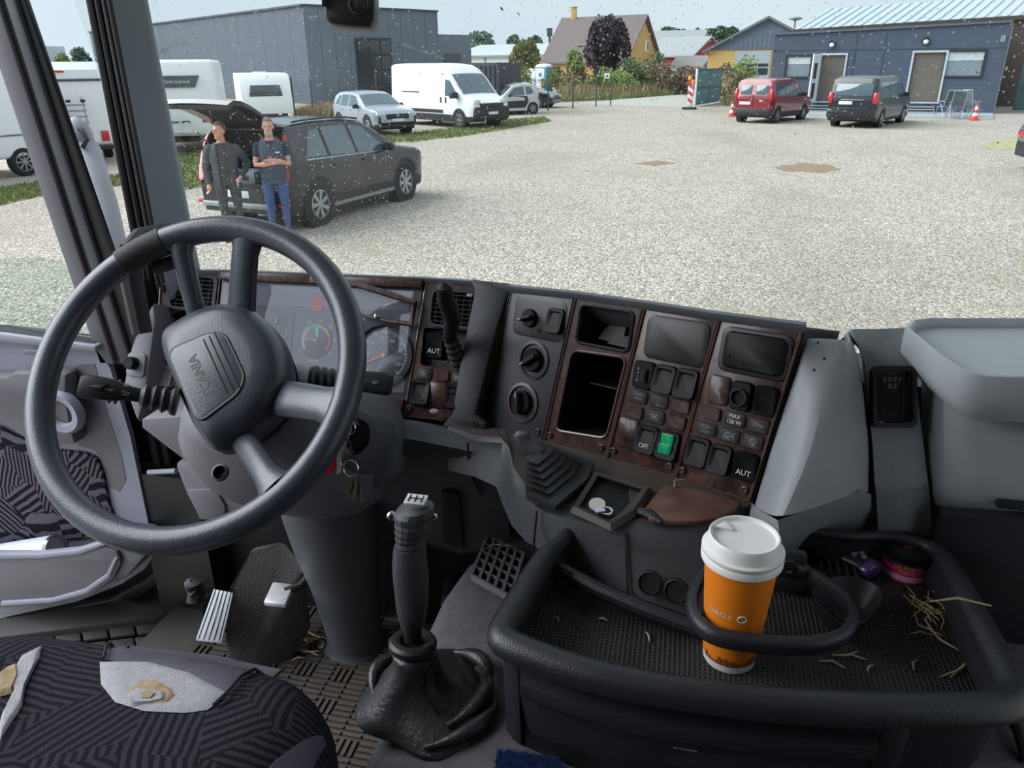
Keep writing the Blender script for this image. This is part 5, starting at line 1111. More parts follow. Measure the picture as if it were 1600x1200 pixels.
splat([(1340, 72), (1352, 66), (1364, 58), (1374, 53)], .001, SPLAT); splat([(1338, 70), (1342, 76)], .003, SPLAT); splat([(784, 12), (788, 17)], .0022, DSPL); splat([(810, 20), (814, 25)], .0015, DSPL)
for i in range(90):
    x = 268+rnd.random()*78; f = (x-268)/78; y = 84-26*sin(pi*min(1, f*1.15)*.62)+rnd.gauss(0, 4.5)+(8*f if rnd.random() < .3 else 0); a = -.75+1.0*f+rnd.gauss(0, .25); l = rnd.uniform(2, 9)
    splat([(x, y), (x+l*.5*cos(a), y+l*.5*sin(a)), (x+l*cos(a+.3), y+l*sin(a+.3))], rnd.uniform(.0003, .0008), SPLAT)
splat([(268, 85), (266, 100), (272, 130), (268, 160), (280, 190), (284, 225), (292, 255)], .0009, SPLAT)
for i in range(160):
    x, y = rnd.uniform(240, 1595), rnd.triangular(0, 400, 40); splat([(x, y), (x+rnd.uniform(-2, 2), y+rnd.uniform(1, 3))], rnd.uniform(.0003, .0010), SPLAT if rnd.random() < .72 else DSPL)

# A-pillar on the driver side (trim with three rubber lips)
PT, PB = -70, 470
def pil(x0, y0, x1, y1, py_): t = (py_-y0)/(y1-y0); return x0+(x1-x0)*t
def strip(nm, tl, tr, bl, br, Yt, Yb, th, m, parent, kseg=6):
    rows = []
    for i in range(kseg+1):
        f = i/kseg; a = ony(lerp(tl[0], bl[0], f), lerp(tl[1], bl[1], f), lerp(Yt[0], Yb[0], f)); b = ony(lerp(tr[0], br[0], f), lerp(tr[1], br[1], f), lerp(Yt[1], Yb[1], f)); d = V((0, th, 0)); rows.append([a, b, b+d, a+d])
    q = MB(); q.rings(rows); return q.build(nm, m, parent, bevel=min(.006, th*.3))
ap = thing('trim_2', None, None); tag(ap, 'dark teal-grey windscreen pillar between door opening and windscreen', 'pillar', kind='structure')
PILM = pm('pillar_cover', srgb(136, 147, 156), .55, var=.05)
strip('pillar_cover', (160, PT), (212, PT), (262, PB), (318, PB), (1.24, 1.28), (1.32, 1.38), .012, PILM, ap)
strip('pillar_core', (122, PT), (196, PT), (226, PB), (300, PB), (1.29, 1.31), (1.37, 1.40), .02, BLK, ap)
for k, (o, w_) in enumerate(((118, 12), (131, 9), (143, 6), (150, 10))): strip('seal_lip', (o, PT), (o+w_, PT), (o+104, PB), (o+104+w_, PB), (1.262-.003*k, 1.262-.003*k), (1.345-.003*k, 1.345-.003*k), .022, RUB if k != 2 else pm('seam_cord', srgb(78, 80, 84), .8, var=.4, vs=300), ap)
# grab handle rubber at the pillar foot
q = MB(); q.tube([dep(205, 395, 1.35), dep(222, 372, 1.37), dep(262, 357, 1.42)], [.022, .02, .012], 10); q.tube([dep(205, 395, 1.35), dep(206, 440, 1.36), dep(222, 520, 1.38)], [.022, .02, .018], 10); tag(q.build('grab_handle', RUB), 'black rubber grab handle at the foot of the windscreen pillar', 'handle')
q = MB(); q.box2((-1.14, 1.36, 1.2), (-1.02, 1.50, 2.06)); q.box2((-1.16, 1.24, 1.15), (-1.0, 1.50, 1.72)); struct('trim_3', q, BLK)
# lower hinge post strips beside the dash
post = thing('trim_4', None, None); tag(post, 'black door seal post below the windscreen pillar', 'pillar', kind='structure')
strip('post_face', (205, 430), (262, 425), (300, 900), (352, 905), (1.33, 1.36), (1.28, 1.34), .05, BLK, post)
strip('seal_lip', (196, 430), (207, 430), (287, 900), (300, 900), (1.315, 1.315), (1.27, 1.27), .02, RUB, post); strip('seal_lip', (178, 430), (190, 430), (262, 850), (274, 850), (1.31, 1.31), (1.26, 1.26), .02, RUB, post)

# ------------------------------------------------------------------ the open driver door
YD = 1.27
door = thing('door_1', None, None); tag(door, 'open driver door with grey panel, patterned fabric and side pocket', 'door', kind='structure')
pn = lambda pts, Y: [ony(x, y, Y) for x, y in pts]
def yslab(nm, pts, Y, th, m, parent, bev=.006, **k): q = MB(); q.prism(pn(pts, Y), (0, th, 0)); return q.build(nm, m, parent, bevel=bev, **k)
DPL = Pl((0, 1.235, 2), (1, 0, 0), n=(0, -1, 0)); rec_px = [(106, 579), (124, 570), (148, 568), (156, 600), (170, 650), (190, 712), (197, 750), (186, 768), (170, 760), (158, 716), (148, 703), (122, 696), (110, 640)]
rec_ = []
for a_, b_ in zip(rec_px, rec_px[1:]+rec_px[:1]): rec_ += [DPL.loc(lerp(a_[0], b_[0], k/4), lerp(a_[1], b_[1], k/4)) for k in range(4)]
q = MB(); hole_plate(q, DPL, [DPL.loc(*p) for p in [(-620, 500), (0, 528), (150, 546), (172, 575), (203, 680), (234, 828), (240, 868), (225, 890), (190, 912), (120, 940), (0, 966), (-300, 985), (-620, 990)]], rec_, -.012, 0); pnl = q.build('door_panel', MP, door, smooth=30)
rc_ = (sum(p[0] for p in rec_)/len(rec_), sum(p[1] for p in rec_)/len(rec_)); q = MB(); sh_ = lambda k: [(rc_[0]+(x-rc_[0])*k, rc_[1]+(y-rc_[1])*k) for x, y in rec_]
q.rings([DPL.poly(rec_, .001), DPL.poly(sh_(.96), -.018), DPL.poly(sh_(.80), -.036), DPL.poly(sh_(.3), -.042)], True, True); q.build('finger_recess', MP2, door, smooth=60)
yslab('belt_rail', [(-620, 488), (0, 521), (148, 541), (150, 552), (0, 535), (-620, 503)], 1.215, .05, MP, door, .006)
yslab('belt_seal', [(-620, 480), (0, 516), (147, 537), (148, 543), (0, 523), (-620, 490)], 1.225, .03, RUB, door, .002)
yslab('door_skin', [(-640, 480), (0, 515), (215, 540), (245, 700), (285, 870), (240, 930), (0, 985), (-640, 1010)], 1.29, .04, BLK, door, .01)
yslab('lower_seal', [(287, 850), (294, 872), (230, 925), (180, 950), (0, 985), (0, 972), (170, 938), (225, 908), (270, 865)], 1.262, .03, BLK, door, .004)
yslab('fabric_insert', [(-620, 640), (0, 668), (42, 690), (88, 703), (130, 708), (150, 716), (160, 740), (170, 790), (182, 826), (140, 842), (0, 853), (-620, 855)], 1.226, .012, DOORFAB, door, .006)
# armrest moulding with its round pull and finger recess
yslab('armrest_moulding', [(-620, 575), (10, 590), (20, 583), (90, 583), (102, 586), (101, 620), (108, 660), (116, 694), (92, 698), (48, 684), (0, 660), (-620, 630)], 1.195, .036, MP2, door, .012)
q = MB(); c = ony(95, 645, 1.19); M_ = Matrix.Rotation(pi/2, 3, 'X'); q.lathe([(.026, -.004), (.030, .004), (.044, .006), (.050, -.004), (.050, -.012), (.026, -.012)], c, M_, 28, cap=False); q.build('pull_ring', MP, door)
q = MB(); q.lathe([(.001, -.004), (.027, -.004)], c+V((0, .004, 0)), M_, 20, cap=False); q.build('pull_recess', BLK, door)
q = MB(); q.box(ony(55, 551, 1.214), (.055, .006, .012)); q.build('sliding_catch', MP2, door, bevel=.003)
# pocket: open-topped trough
pk_out = [(-620, 860), (0, 872), (60, 872), (120, 866), (165, 853), (182, 862), (188, 880), (176, 905), (140, 932), (80, 944), (0, 950), (-620, 960)]
q = MB(); P = pn(pk_out, 1.14); q.prism(P, (0, .012, 0)); q.build('pocket_front', MP2, door, bevel=.004)
yslab('pocket_rim', [(-620, 850), (0, 866), (60, 866), (118, 860), (160, 847), (167, 852), (122, 868), (60, 874), (0, 875), (-620, 862)], 1.135, .02, MP, door, .004)
yslab('pocket_bead', [(0, 941), (80, 936), (130, 922), (165, 898), (178, 872), (183, 874), (170, 904), (134, 929), (80, 943), (0, 948)], 1.134, .012, MP, door, .003)
q = MB(); a0, a1 = ony(0, 925, 1.145), ony(85, 925, 1.145); q.prism([V((-1.75, 1.145, a0.z)), V((a1.x, 1.145, a0.z)), V((a1.x, 1.24, a0.z)), V((-1.75, 1.24, a0.z))], (0, 0, .012)); q.build('pocket_floor', MP2, door)
yslab('pocket_end', [(165, 848), (205, 850), (228, 868), (200, 900), (150, 930), (140, 930), (176, 905), (188, 880)], 1.15, .085, MP2, door, .01)
# window frame bar in four bands, and the half lowered pane
for k, (x0, x1, X0, X1, Y, m) in enumerate(((-38, -4, 155, 178, 1.235, MP2), (-6, 8, 176, 190, 1.245, BLK), (7, 24, 188, 205, 1.24, DP), (22, 38, 203, 236, 1.25, BLK))):
    s0 = (x1-x0)*.0; f = lambda a, b: a
    strip('frame_band', (x0-70*(X0-x0)/570*-0-24, PT), (x1-24, PT), (X0, 570), (X1, 570), (Y, Y), (Y, Y), .014, m, door, 4)
q = MB(); q.prism(pn([(-620, 372), (0, 404), (60, 403), (104, 408), (112, 425), (152, 545), (-620, 500)], 1.30), (0, .004, 0)); wn = q.build('window_pane', SDG, door, smooth=None)
# spray can in the door pocket
can = thing('spray_can', 'white and blue spray can lying in the door pocket', 'can'); a, b = ony(-55, 880, 1.178), ony(86, 858, 1.178); d = (b-a).normalized(); Mx = d.to_track_quat('Z', 'Y').to_matrix(); LN = (b-a).length
q = MB(); q.lathe([(.031, 0), (.033, .004), (.033, LN-.012), (.031, LN-.004)], a, Mx, 24); q.build('can_body', pm('can_print', srgb(206, 212, 226), .35, var=.06, vs=4), can)
q = MB(); q.lathe([(.031, LN-.004), (.034, LN+.002), (.031, LN+.008), (.027, LN-.004), (.012, LN-.014), (.001, LN-.016)], a, Mx, 24, cap=False); q.build('can_base', CHROME, can)
q = MB(); q.lathe([(.0335, .03), (.0335, .05)], a, Mx, 24, cap=False); q.lathe([(.0335, .12), (.0335, .135)], a, Mx, 24, cap=False); q.build('blue_band', pm('can_blue', srgb(80, 120, 190), .4), can)

# mirror arm outside
ma = thing('mirror_arm', 'grey mirror arm with rounded end cap outside the door gap', 'mirror'); PAA = pm('arm_grey', srgb(150, 150, 156), .5, var=.05)
q = MB(); q.tube([dep(118, 205, 1.95), dep(135, 235, 1.93), dep(160, 320, 1.9), dep(178, 400, 1.88), dep(200, 520, 1.86)], [.030, .034, .036, .036, .036], 14); q.build('arm', PAA, ma)
q = MB(); q.sphere(dep(124, 214, 1.92), (.036, .03, .05), 14); q.build('end_cap', PAA, ma); q = MB(); q.tube([dep(113, 196, 1.90), dep(128, 203, 1.89), dep(136, 218, 1.89), dep(128, 231, 1.89)], .006, 6); q.build('cap_seam', BLK, ma)

# entry sill and step treads below the door
sl = thing('entry_step', 'dark entry step with tread blocks below the open door', 'step'); 
q = MB(); q.prism([onz(-60, 1005, 1.30), onz(300, 945, 1.30), onz(330, 985, 1.30), onz(-60, 1060, 1.30)], (0, 0, -.25)); q.build('tread_base', BLK, sl)
SB = pm('sill_black', srgb(58, 56, 56), .7, var=.12)
for r_ in range(2):
    for i in range(9):
        x0, x1 = -40+i*42, -2+i*42; y0 = 1000-i*5+r_*24+6; q = MB(); q.prism([onz(x0, y0, 1.305), onz(x1, y0-5, 1.305), onz(x1+4, y0+13, 1.305), onz(x0+4, y0+18, 1.305)], (0, 0, .008)); q.build('tread_block', SB, sl, bevel=.002)
q = MB(); q.prism([onz(-60, 975, 1.33), onz(200, 935, 1.33), onz(300, 905, 1.33), onz(318, 935, 1.33), onz(240, 965, 1.33), onz(-60, 1003, 1.33)], (0, 0, -.1)); q.build('sill_plate', SB, sl, bevel=.006)
q = MB(); q.prism([onz(300, 890, 1.36), onz(345, 870, 1.36), onz(350, 960, 1.36), onz(318, 968, 1.36)], (0, 0, .06)); q.build('hinge_block', BLK, sl, bevel=.006)
q = MB(); q.tube([dep(302, 905, 1.35)+V((.0, 0, .0012*i)) + V((.006*sin(i*1.3), 0, -.006*i)) for i in range(10)], [.012, .016]*5, 10); tag(q.build('cable_bellows', RUB), 'small black corrugated cable sleeve beside the door sill', 'sleeve')
# ================================================================== DASHBOARD
dash = thing('dashboard', 'dark lorry dashboard with wood-look switch panels and instruments', 'dashboard')
K = Pl((-.30, 1.325, 2.165), (.998, -.045, .0), n=(-.04, -.905, .42))           # instrument side
TR_ = dep(1254, 515, 1.02)
CP = Pl(TR_, (.863, -.497, .075), n=(-.495, -.825, .27))                          # centre side, turned to the driver
def rr(pl, px_, py_, w_, h_, r=.2, n=4):
    a, b = pl.loc(px_, py_); W_, H_ = pl.size(px_, py_, w_, h_); return rrect(W_, H_, min(W_, H_)*r, n, a, b), a, b, W_, H_
SW = pm('switch_black', srgb(24, 25, 28), .42, spec=.12, var=.08, vs=60); SW2 = pm('switch_face', srgb(42, 43, 46), .45, spec=.14, var=.08, vs=60)
LEG = pm('legend_tile', srgb(52, 50, 52), .5, var=.05, spec=.15)
def icon(pl, a, b, kind, s, parent, h):
    mb = MB(); u = lambda x, y: (a+x*s, b+y*s)
    def ln(*pts, w_=.06):
        P = [pl.at(*u(*p), h) for p in pts]; mb.tube(P, s*w_, 4)
    def ring(cx, cy, r, w_=.06): mb.tube([pl.at(*u(cx+r*cos(t), cy+r*sin(t)), h) for t in [2*pi*i/14 for i in range(14)]], s*w_, 4, closed=True)
    if kind == 'lamp': ring(.35, 0, .3); ln((-.5, .25), (0, .25)); ln((-.5, -.25), (0, -.25)); ln((-.5, .45), (-.3, .55))
    elif kind == 'fluid': ln((0, .5), (-.2, 0), (0, -.4), (.2, 0), (0, .5)); ln((-.3, -.5), (.3, -.5))
    elif kind == 'axle': ring(-.3, 0, .25); ring(.3, 0, .25); ln((-.3, 0), (.3, 0)); ring(0, 0, .12)
    elif kind == 'heater': ln((-.6, .4), (.2, .4), (.2, -.4), (-.6, -.4), (-.6, .4)); [ln((x, .2), (x, -.2)) for x in (-.4, -.2, 0)]; ln((.2, .2), (.6, .3)); ln((.2, -.2), (.6, -.3))
    elif kind == 'beam': ring(-.45, -.3, .16); ring(.0, -.3, .16); ln((-.6, -.1), (.2, -.1), (.2, .3), (-.3, .3), (-.6, -.1)); ln((.3, .1), (.8, .4)); ln((.3, 0), (.8, 0)); ln((.3, -.1), (.8, -.35))
    elif kind == 'brake': ring(0, 0, .3); ring(0, 0, .48, .03); ln((-.15, 0), (.15, 0))
    elif kind == 'tool': ring(-.4, .1, .2); ln((-.2, .1), (.5, .1)); ln((.5, .1), (.7, -.2)); ln((.2, -.2), (.5, .1))
    elif kind == 'wheel': ring(0, 0, .35); ln((-.35, 0), (.35, 0)); ln((0, 0), (0, -.35))
    return mb.build('legend_icon', INKG, parent, smooth=None)
def rocker(pl, px_, py_, w_, h_, parent, label=None, m=SW, face=None, tip=1, ridge=False, txt=None, tsize=.4, light=False):
    pts, a, b, W_, H_ = rr(pl, px_, py_, w_, h_, .18); q = MB(); lo, hi = (.004, .013) if tip > 0 else (.013, .004)
    # body: base loop and a tilted top loop
    top = [(a+(x-a)*.94, b+(y-b)*.94) for x, y in pts]; hh = lambda y: lerp(hi, lo, (y-(b-H_/2))/H_)
    inn = [(a+(x-a)*.70, b+(y-b)*.74) for x, y in pts]
    rings = [pl.poly(pts, -.004), [pl.at(x, y, hh(y)-.0025) for x, y in pts], [pl.at(x, y, hh(y)) for x, y in top], [pl.at(x, y, hh(y)-.0003) for x, y in inn], [pl.at(a+(x-a)*.5, b+(y-b)*.6, hh(y)-.0022) for x, y in pts]]
    q.rings(rings); o = q.build('rocker_switch', m, parent, smooth=40)
    if label: o['label'] = label
    if ridge: r_ = MB(); pl.slab(rrect(W_*.55, H_*.16, W_*.08, 3, a, b+H_*.22), hh(b+H_*.2)-.002, hh(b+H_*.2)+.003, r_); r_.build('switch_ridge', SW2, parent)
    if light: r_ = MB(); r_.sphere(pl.at(a, b-H_*.1, hh(b)-.002), .0012, 6); r_.build('indicator_dot', INKG, parent)
    if txt: text('switch_lettering', txt, H_*tsize, INK, pl.M(a, b-H_*.22, hh(b-H_*.22)+.0004), parent, .0002, sx=min(1.0, W_*1.05/(H_*tsize*len(txt)*.62)))
    return o
def blank(pl, px_, py_, w_, h_, parent, m=WOOD, nm='blanking_plate', h=.004):
    pts, a, b, W_, H_ = rr(pl, px_, py_, w_, h_, .2); q = MB(); inn = [(a+(x-a)*.88, b+(y-b)*.92) for x, y in pts]; q.rings([pl.poly(pts, -.002), pl.poly(pts, h*.55), pl.poly(inn, h)]); return q.build(nm, m, parent, smooth=40), a, b, W_, H_
def tile(pl, px_, py_, w_, h_, parent, ic=None, txt=None):
    o, a, b, W_, H_ = blank(pl, px_, py_, w_, h_, parent, LEG, 'legend_tile', .003)
    if ic: icon(pl, a, b, ic, H_*.62, parent, .0032)
    if txt:
        for i, s in enumerate(txt): text('tile_lettering', s, H_*.40, INK, pl.M(a, b+H_*(.2-.42*i), .0034), parent, .0002)
def screw(pl, px_, py_, parent, r=.0042):
    a, b = pl.loc(px_, py_); q = MB(); M_ = pl.M(a, b).to_3x3(); q.lathe([(r*1.3, 0), (r*1.3, .0012), (r, .0016), (r*.8, .0006), (r*.45, .0004), (r*.3, -.001)], pl.at(a, b, .002), M_, 14); q.build('panel_screw', pm('screw_dark', srgb(72, 70, 72), .35, metal=.6), parent)
def panel_frame(nm, pl, corners, m, th=.012, bev=.0025):
    pts = [pl.loc(*c) for c in corners]; q = MB(); pl.slab(pts, -th, 0, q); return q.build(nm, m, dash, bevel=bev), pts
def edge_bead(pl, pts, parent, m=None, r=.0022, h=.0008):
    q = MB(); q.tube(pl.poly(pts, h), r, 6, closed=True); q.build('panel_bead', m or pm('bead', srgb(96, 72, 66), .3, coat=.4), parent)
def vent(pl, px_, py_, w_, h_, parent_panel, nh, nv, lever=None, dp=.035, ho=0.0):
    """air vent set in its own dark tub: frame ring, slats, vanes"""
    pts, a, b, W_, H_ = rr(pl, px_, py_, w_, h_, .16, 5); v_ = MB(); inn = [(a+(x-a)*.86, b+(y-b)*.84) for x, y in pts]
    v_.rings([pl.poly(pts, -.002), pl.poly(pts, .004+ho), pl.poly(inn, .004+ho), pl.poly(inn, -dp)], True, False); fr = v_.build('vent_frame', DP2, dash, smooth=40)
    bk = MB(); pl.slab(inn, -dp-.002, -dp, bk); bk.build('vent_back', BLK, fr)
    for i in range(nh): y = b-H_*.40+H_*.80*(i+.5)/nh; s_ = MB(); s_.beam(pl.at(a-W_*.43, y, -.006+ho), pl.at(a+W_*.43, y, -.006+ho), .0022, min(.014, dp), up=pl.n); s_.build('vent_slat', SW2, fr)
    for i in range(nv): x = a-W_*.42+W_*.84*(i+.5)/nv; s_ = MB(); s_.beam(pl.at(x, b-H_*.41, -.004+ho), pl.at(x, b+H_*.41, -.004+ho), .0018, min(.008, dp), up=pl.n); s_.build('vent_vane', SW2, fr)
    if lever: la, lb = pl.loc(*lever); s_ = MB(); s_.box(pl.at(la, lb, .006), (.012, .008, .006), Matrix((pl.u, pl.n, pl.v)).transposed()); s_.build('vent_lever', INKG, fr, bevel=.0015)
    return fr
def cubby(nm, pl, pts, depth, parent, m=BLK, k=.92):
    a = sum(p[0] for p in pts)/len(pts); b = sum(p[1] for p in pts)/len(pts); inn = [(a+(x-a)*k, b+(y-b)*k) for x, y in pts]; q = MB()
    q.rings([pl.poly(pts, .0005), pl.poly(inn, -depth)], True, False); q.add(pl.poly(inn, -depth), [tuple(range(len(inn)))]); return q.build(nm, m, parent, smooth=50)

# ---- centre side: four panels
# panel 4 (right)
Z5 = lambda x, y: (940+x/3.53, 460+y/3.53); Z4 = lambda x, y: (760+x/4, 430+y/4); Z3 = lambda x, y: (500+x/4, 400+y/4); Z2 = lambda x, y: (200+x/3.478, 400+y/3.478)
def panel_with_openings(nm, pl, corners, holes, m, th=.014):
    """panel face split into bands so that every band carries one opening"""
    pts = [pl.loc(*c) for c in corners]   # TL, TR, BR, BL
    tl, tr, br, bl = pts; cuts = [0.0]; hs = sorted(holes, key=lambda h: -sum(p[1] for p in h)/len(h))
    def at(f, s): l = (lerp(tl[0], bl[0], f), lerp(tl[1], bl[1], f)); r = (lerp(tr[0], br[0], f), lerp(tr[1], br[1], f)); return (lerp(l[0], r[0], s), lerp(l[1], r[1], s))
    def frac(y): return max(0, min(1, ((tl[1]+tr[1])/2-y)/((tl[1]+tr[1])/2-(bl[1]+br[1])/2)))
    q = MB()
    for i, h in enumerate(hs):
        lo = min(p[1] for p in h)
        nxt = max(p[1] for p in hs[i+1]) if i+1 < len(hs) else None
        cuts.append(frac((lo+nxt)/2) if nxt is not None else min(1, frac(lo)+.04))
    for i, h in enumerate(hs):
        f0, f1 = cuts[i], cuts[i+1]; hole_plate(q, pl, [at(f0, 0), at(f0, 1), at(f1, 1), at(f1, 0)], h, -th, 0)
    if cuts[-1] < .995: pl.slab([at(cuts[-1], 0), at(cuts[-1], 1), at(1, 1), at(1, 0)], -th, 0, q)
    return q.build(nm, m, dash, smooth=25), pts
c4 = [Z5(655, 132), Z5(1108, 196), Z5(815, 1135), Z5(412, 1008)]
p4, pts4 = panel_frame('switch_panel', CP, c4, WOOD); edge_bead(CP, pts4, p4); p4['label'] = 'wood-look switch panel with the embossed cover'
o, a, b, W_, H_ = blank(CP, *Z5(845, 325), 400/3.53, 262/3.53, p4, BLK, 'slot_frame', .004); o, a, b, W_, H_ = blank(CP, *Z5(848, 325), 355/3.53, 215/3.53, p4, SW, 'slot_cover', .007)
text('cover_lettering', 'Diagnos', .0135, SW2, CP.M(a-.002, b-H_*.28, .0072), p4, .0006); q = MB(); ca, cb = a-.034, b-H_*.26
q.tube([CP.at(ca+.005*cos(t), cb+.005*sin(t), .0074) for t in [2*pi*i/14 for i in range(14)]], .0007, 5, closed=True); q.tube([CP.at(ca-.009, cb, .0074), CP.at(ca+.009, cb, .0074)], .0006, 5); q.tube([CP.at(ca, cb+.009, .0074), CP.at(ca, cb-.006, .0074)], .0006, 5); q.build('cover_emblem', SW2, p4)
blank(CP, *Z5(650, 528), 118/3.53, 165/3.53, p4); blank(CP, *Z5(605, 655), 112/3.53, 72/3.53, p4)
o, a, b, W_, H_ = blank(CP, *Z5(775, 560), 118/3.53, 165/3.53, p4, SW, 'socket_base', .008); q = MB(); q.lathe([(.0135, .0), (.0135, .007), (.0125, .008), (.0105, .008), (.0105, -.012), (.0005, -.0125)], CP.at(a, b-.002, .006), CP.M(0, 0).to_3x3(), 24, cap=False); q.build('socket_ring', SW2, p4)
q = MB(); q.lathe([(.0006, 0), (.010, 0)], CP.at(a, b-.002, -.001), CP.M(0, 0).to_3x3(), 20, cap=False); q.build('socket_bore', BLK, p4)
rocker(CP, *Z5(908, 588), 122/3.53, 170/3.53, p4, tip=-1); tile(CP, *Z5(738, 688), 118/3.53, 78/3.53, p4, txt=['MAX', '120 W']); tile(CP, *Z5(870, 725), 118/3.53, 78/3.53, p4, 'tool')
tile(CP, *Z5(580, 742), 112/3.53, 74/3.53, p4, 'heater'); tile(CP, *Z5(706, 778), 116/3.53, 76/3.53, p4, 'beam'); tile(CP, *Z5(838, 815), 114/3.53, 78/3.53, p4, 'brake')
rocker(CP, *Z5(535, 866), 128/3.53, 165/3.53, p4, light=True); rocker(CP, *Z5(657, 908), 126/3.53, 165/3.53, p4, light=True); rocker(CP, *Z5(798, 948), 130/3.53, 165/3.53, p4, txt='AUT', tsize=.27, tip=-1)
for s in ((447, 970), (792, 1078)): screw(CP, *Z5(*s), p4)
# panel 3
c3 = [Z5(238, 78), Z5(643, 126), Z5(402, 1002), Z5(34, 905)]
p3, pts3 = panel_frame('switch_panel', CP, c3, WOOD); edge_bead(CP, pts3, p3); p3['label'] = 'wood-look switch panel with the green lit rocker'
blank(CP, *Z5(412, 255), 350/3.53, 250/3.53, p3, BLK, 'slot_frame', .004); blank(CP, *Z5(412, 255), 312/3.53, 208/3.53, p3, pm('blank_display', srgb(66, 64, 70), .4), 'blank_display', .003)
o, a, b, W_, H_ = blank(CP, *Z5(238, 445), 118/3.53, 158/3.53, p3, SW, 'thumbwheel_base', .007); q = MB(); q.tube([CP.at(a+.004, b-.010, .007), CP.at(a+.004, b+.010, .007)], .006, 12)
for i in range(7): q.beam(CP.at(a-.0005, b-.009+i*.003, .0125), CP.at(a+.0085, b-.009+i*.003, .0125), .0012, .0015, up=CP.n)
q.build('thumbwheel', SW2, p3)
for i in range(4): text('dial_number', str(3-i), .0048, INK, CP.M(a-.0085, b+.009-i*.006, .0074), p3, .0002)
rocker(CP, *Z5(352, 468), 122/3.53, 160/3.53, p3, light=True); rocker(CP, *Z5(472, 492), 124/3.53, 165/3.53, p3, light=True)
tile(CP, *Z5(206, 563), 100/3.53, 72/3.53, p3, 'lamp'); tile(CP, *Z5(320, 590), 104/3.53, 74/3.53, p3, 'fluid'); blank(CP, *Z5(440, 617), 108/3.53, 74/3.53, p3)
blank(CP, *Z5(180, 648), 102/3.53, 68/3.53, p3); tile(CP, *Z5(298, 676), 104/3.53, 74/3.53, p3, 'axle'); blank(CP, *Z5(416, 706), 106/3.53, 74/3.53, p3)
blank(CP, *Z5(146, 765), 120/3.53, 165/3.53, p3); rocker(CP, *Z5(256, 800), 122/3.53, 155/3.53, p3, txt='OFF', tsize=.24, tip=1)
rocker(CP, *Z5(372, 832), 122/3.53, 160/3.53, p3, m=SW); GRN = pm('green_lens', srgb(0, 128, 84), .25, coat=.5, emit=.25); a, b = CP.loc(*Z5(370, 822)); W_, H_ = CP.size(*Z5(370, 822), 66/3.53, 112/3.53)
for i, s in enumerate((1, -1)): q = MB(); CP.slab(rrect(W_, H_*.48, .001, 2, a, b+s*H_*.25), .004, .0125-.004*(s > 0), q); q.build('green_lens', GRN, p3, bevel=.001)
for s in ((68, 862), (378, 948)): screw(CP, *Z5(*s), p3)
# panel 2: two open cubbies
c2 = [Z4(562, 135), Z4(978, 188), Z4(752, 1140), Z4(360, 1045)]
h1 = rr(CP, *Z4(738, 328), 335/4, 252/4, .16, 5)[0]
def pxpoly(pl, pts, n=6):
    P = [pl.loc(*p) for p in pts]; out = []
    for i in range(len(P)):
        p0, p1, p2 = V(P[i-1]), V(P[i]), V(P[(i+1) % len(P)]); r = min((p0-p1).length, (p2-p1).length)*.14; a = p1+(p0-p1).normalized()*r; b = p1+(p2-p1).normalized()*r
        for k in range(n+1): t = k/n; q_ = a*(1-t)**2+p1*2*t*(1-t)+b*t*t; out.append((q_.x, q_.y))
    return out
h2 = pxpoly(CP, [Z4(535, 468), Z4(880, 515), Z4(752, 1020), Z4(432, 968)])
p2, pts2 = panel_with_openings('storage_panel', CP, c2, [h1, h2], WOOD); edge_bead(CP, pts2, p2); edge_bead(CP, h1, p2, SW2, .003); edge_bead(CP, h2, p2)
cubby('upper_cubby', CP, h1, .09, p2); cubby('lower_cubby', CP, h2, .11, p2)
xs_ = [p[0] for p in h2]; ys_ = [p[1] for p in h2]; q = MB(); q.beam(CP.at(min(xs_)+.03, lerp(min(ys_), max(ys_), .60), -.07), CP.at(max(xs_)-.02, lerp(min(ys_), max(ys_), .60), -.07), .07, .002, up=CP.v); q.build('divider_shelf', DP2, p2)
for s in ((400, 997), (718, 1078)): screw(CP, *Z4(*s), p2)
a, b = CP.loc(*Z4(735, 328)); card = thing('folded_card', 'dark folded card lying in the upper cubby', 'card'); q = MB()
q.add([CP.at(a-.030, b-.022, -.03), CP.at(a-.030, b-.005, -.045), CP.at(a-.018, b+.012, -.055), CP.at(a+.008, b+.016, -.055), CP.at(a+.018, b-.024, -.03)], [(0, 1, 2, 3, 4)]); q.add([CP.at(a-.004, b-.026, -.02), CP.at(a+.012, b-.012, -.035), CP.at(a+.036, b-.008, -.04), CP.at(a+.036, b-.027, -.02)], [(0, 1, 2, 3)])
o = q.build('sheet', pm('card_brown', srgb(80, 74, 74), .7), card, smooth=None); sdm = o.modifiers.new('thickness', 'SOLIDIFY'); sdm.thickness = .0012
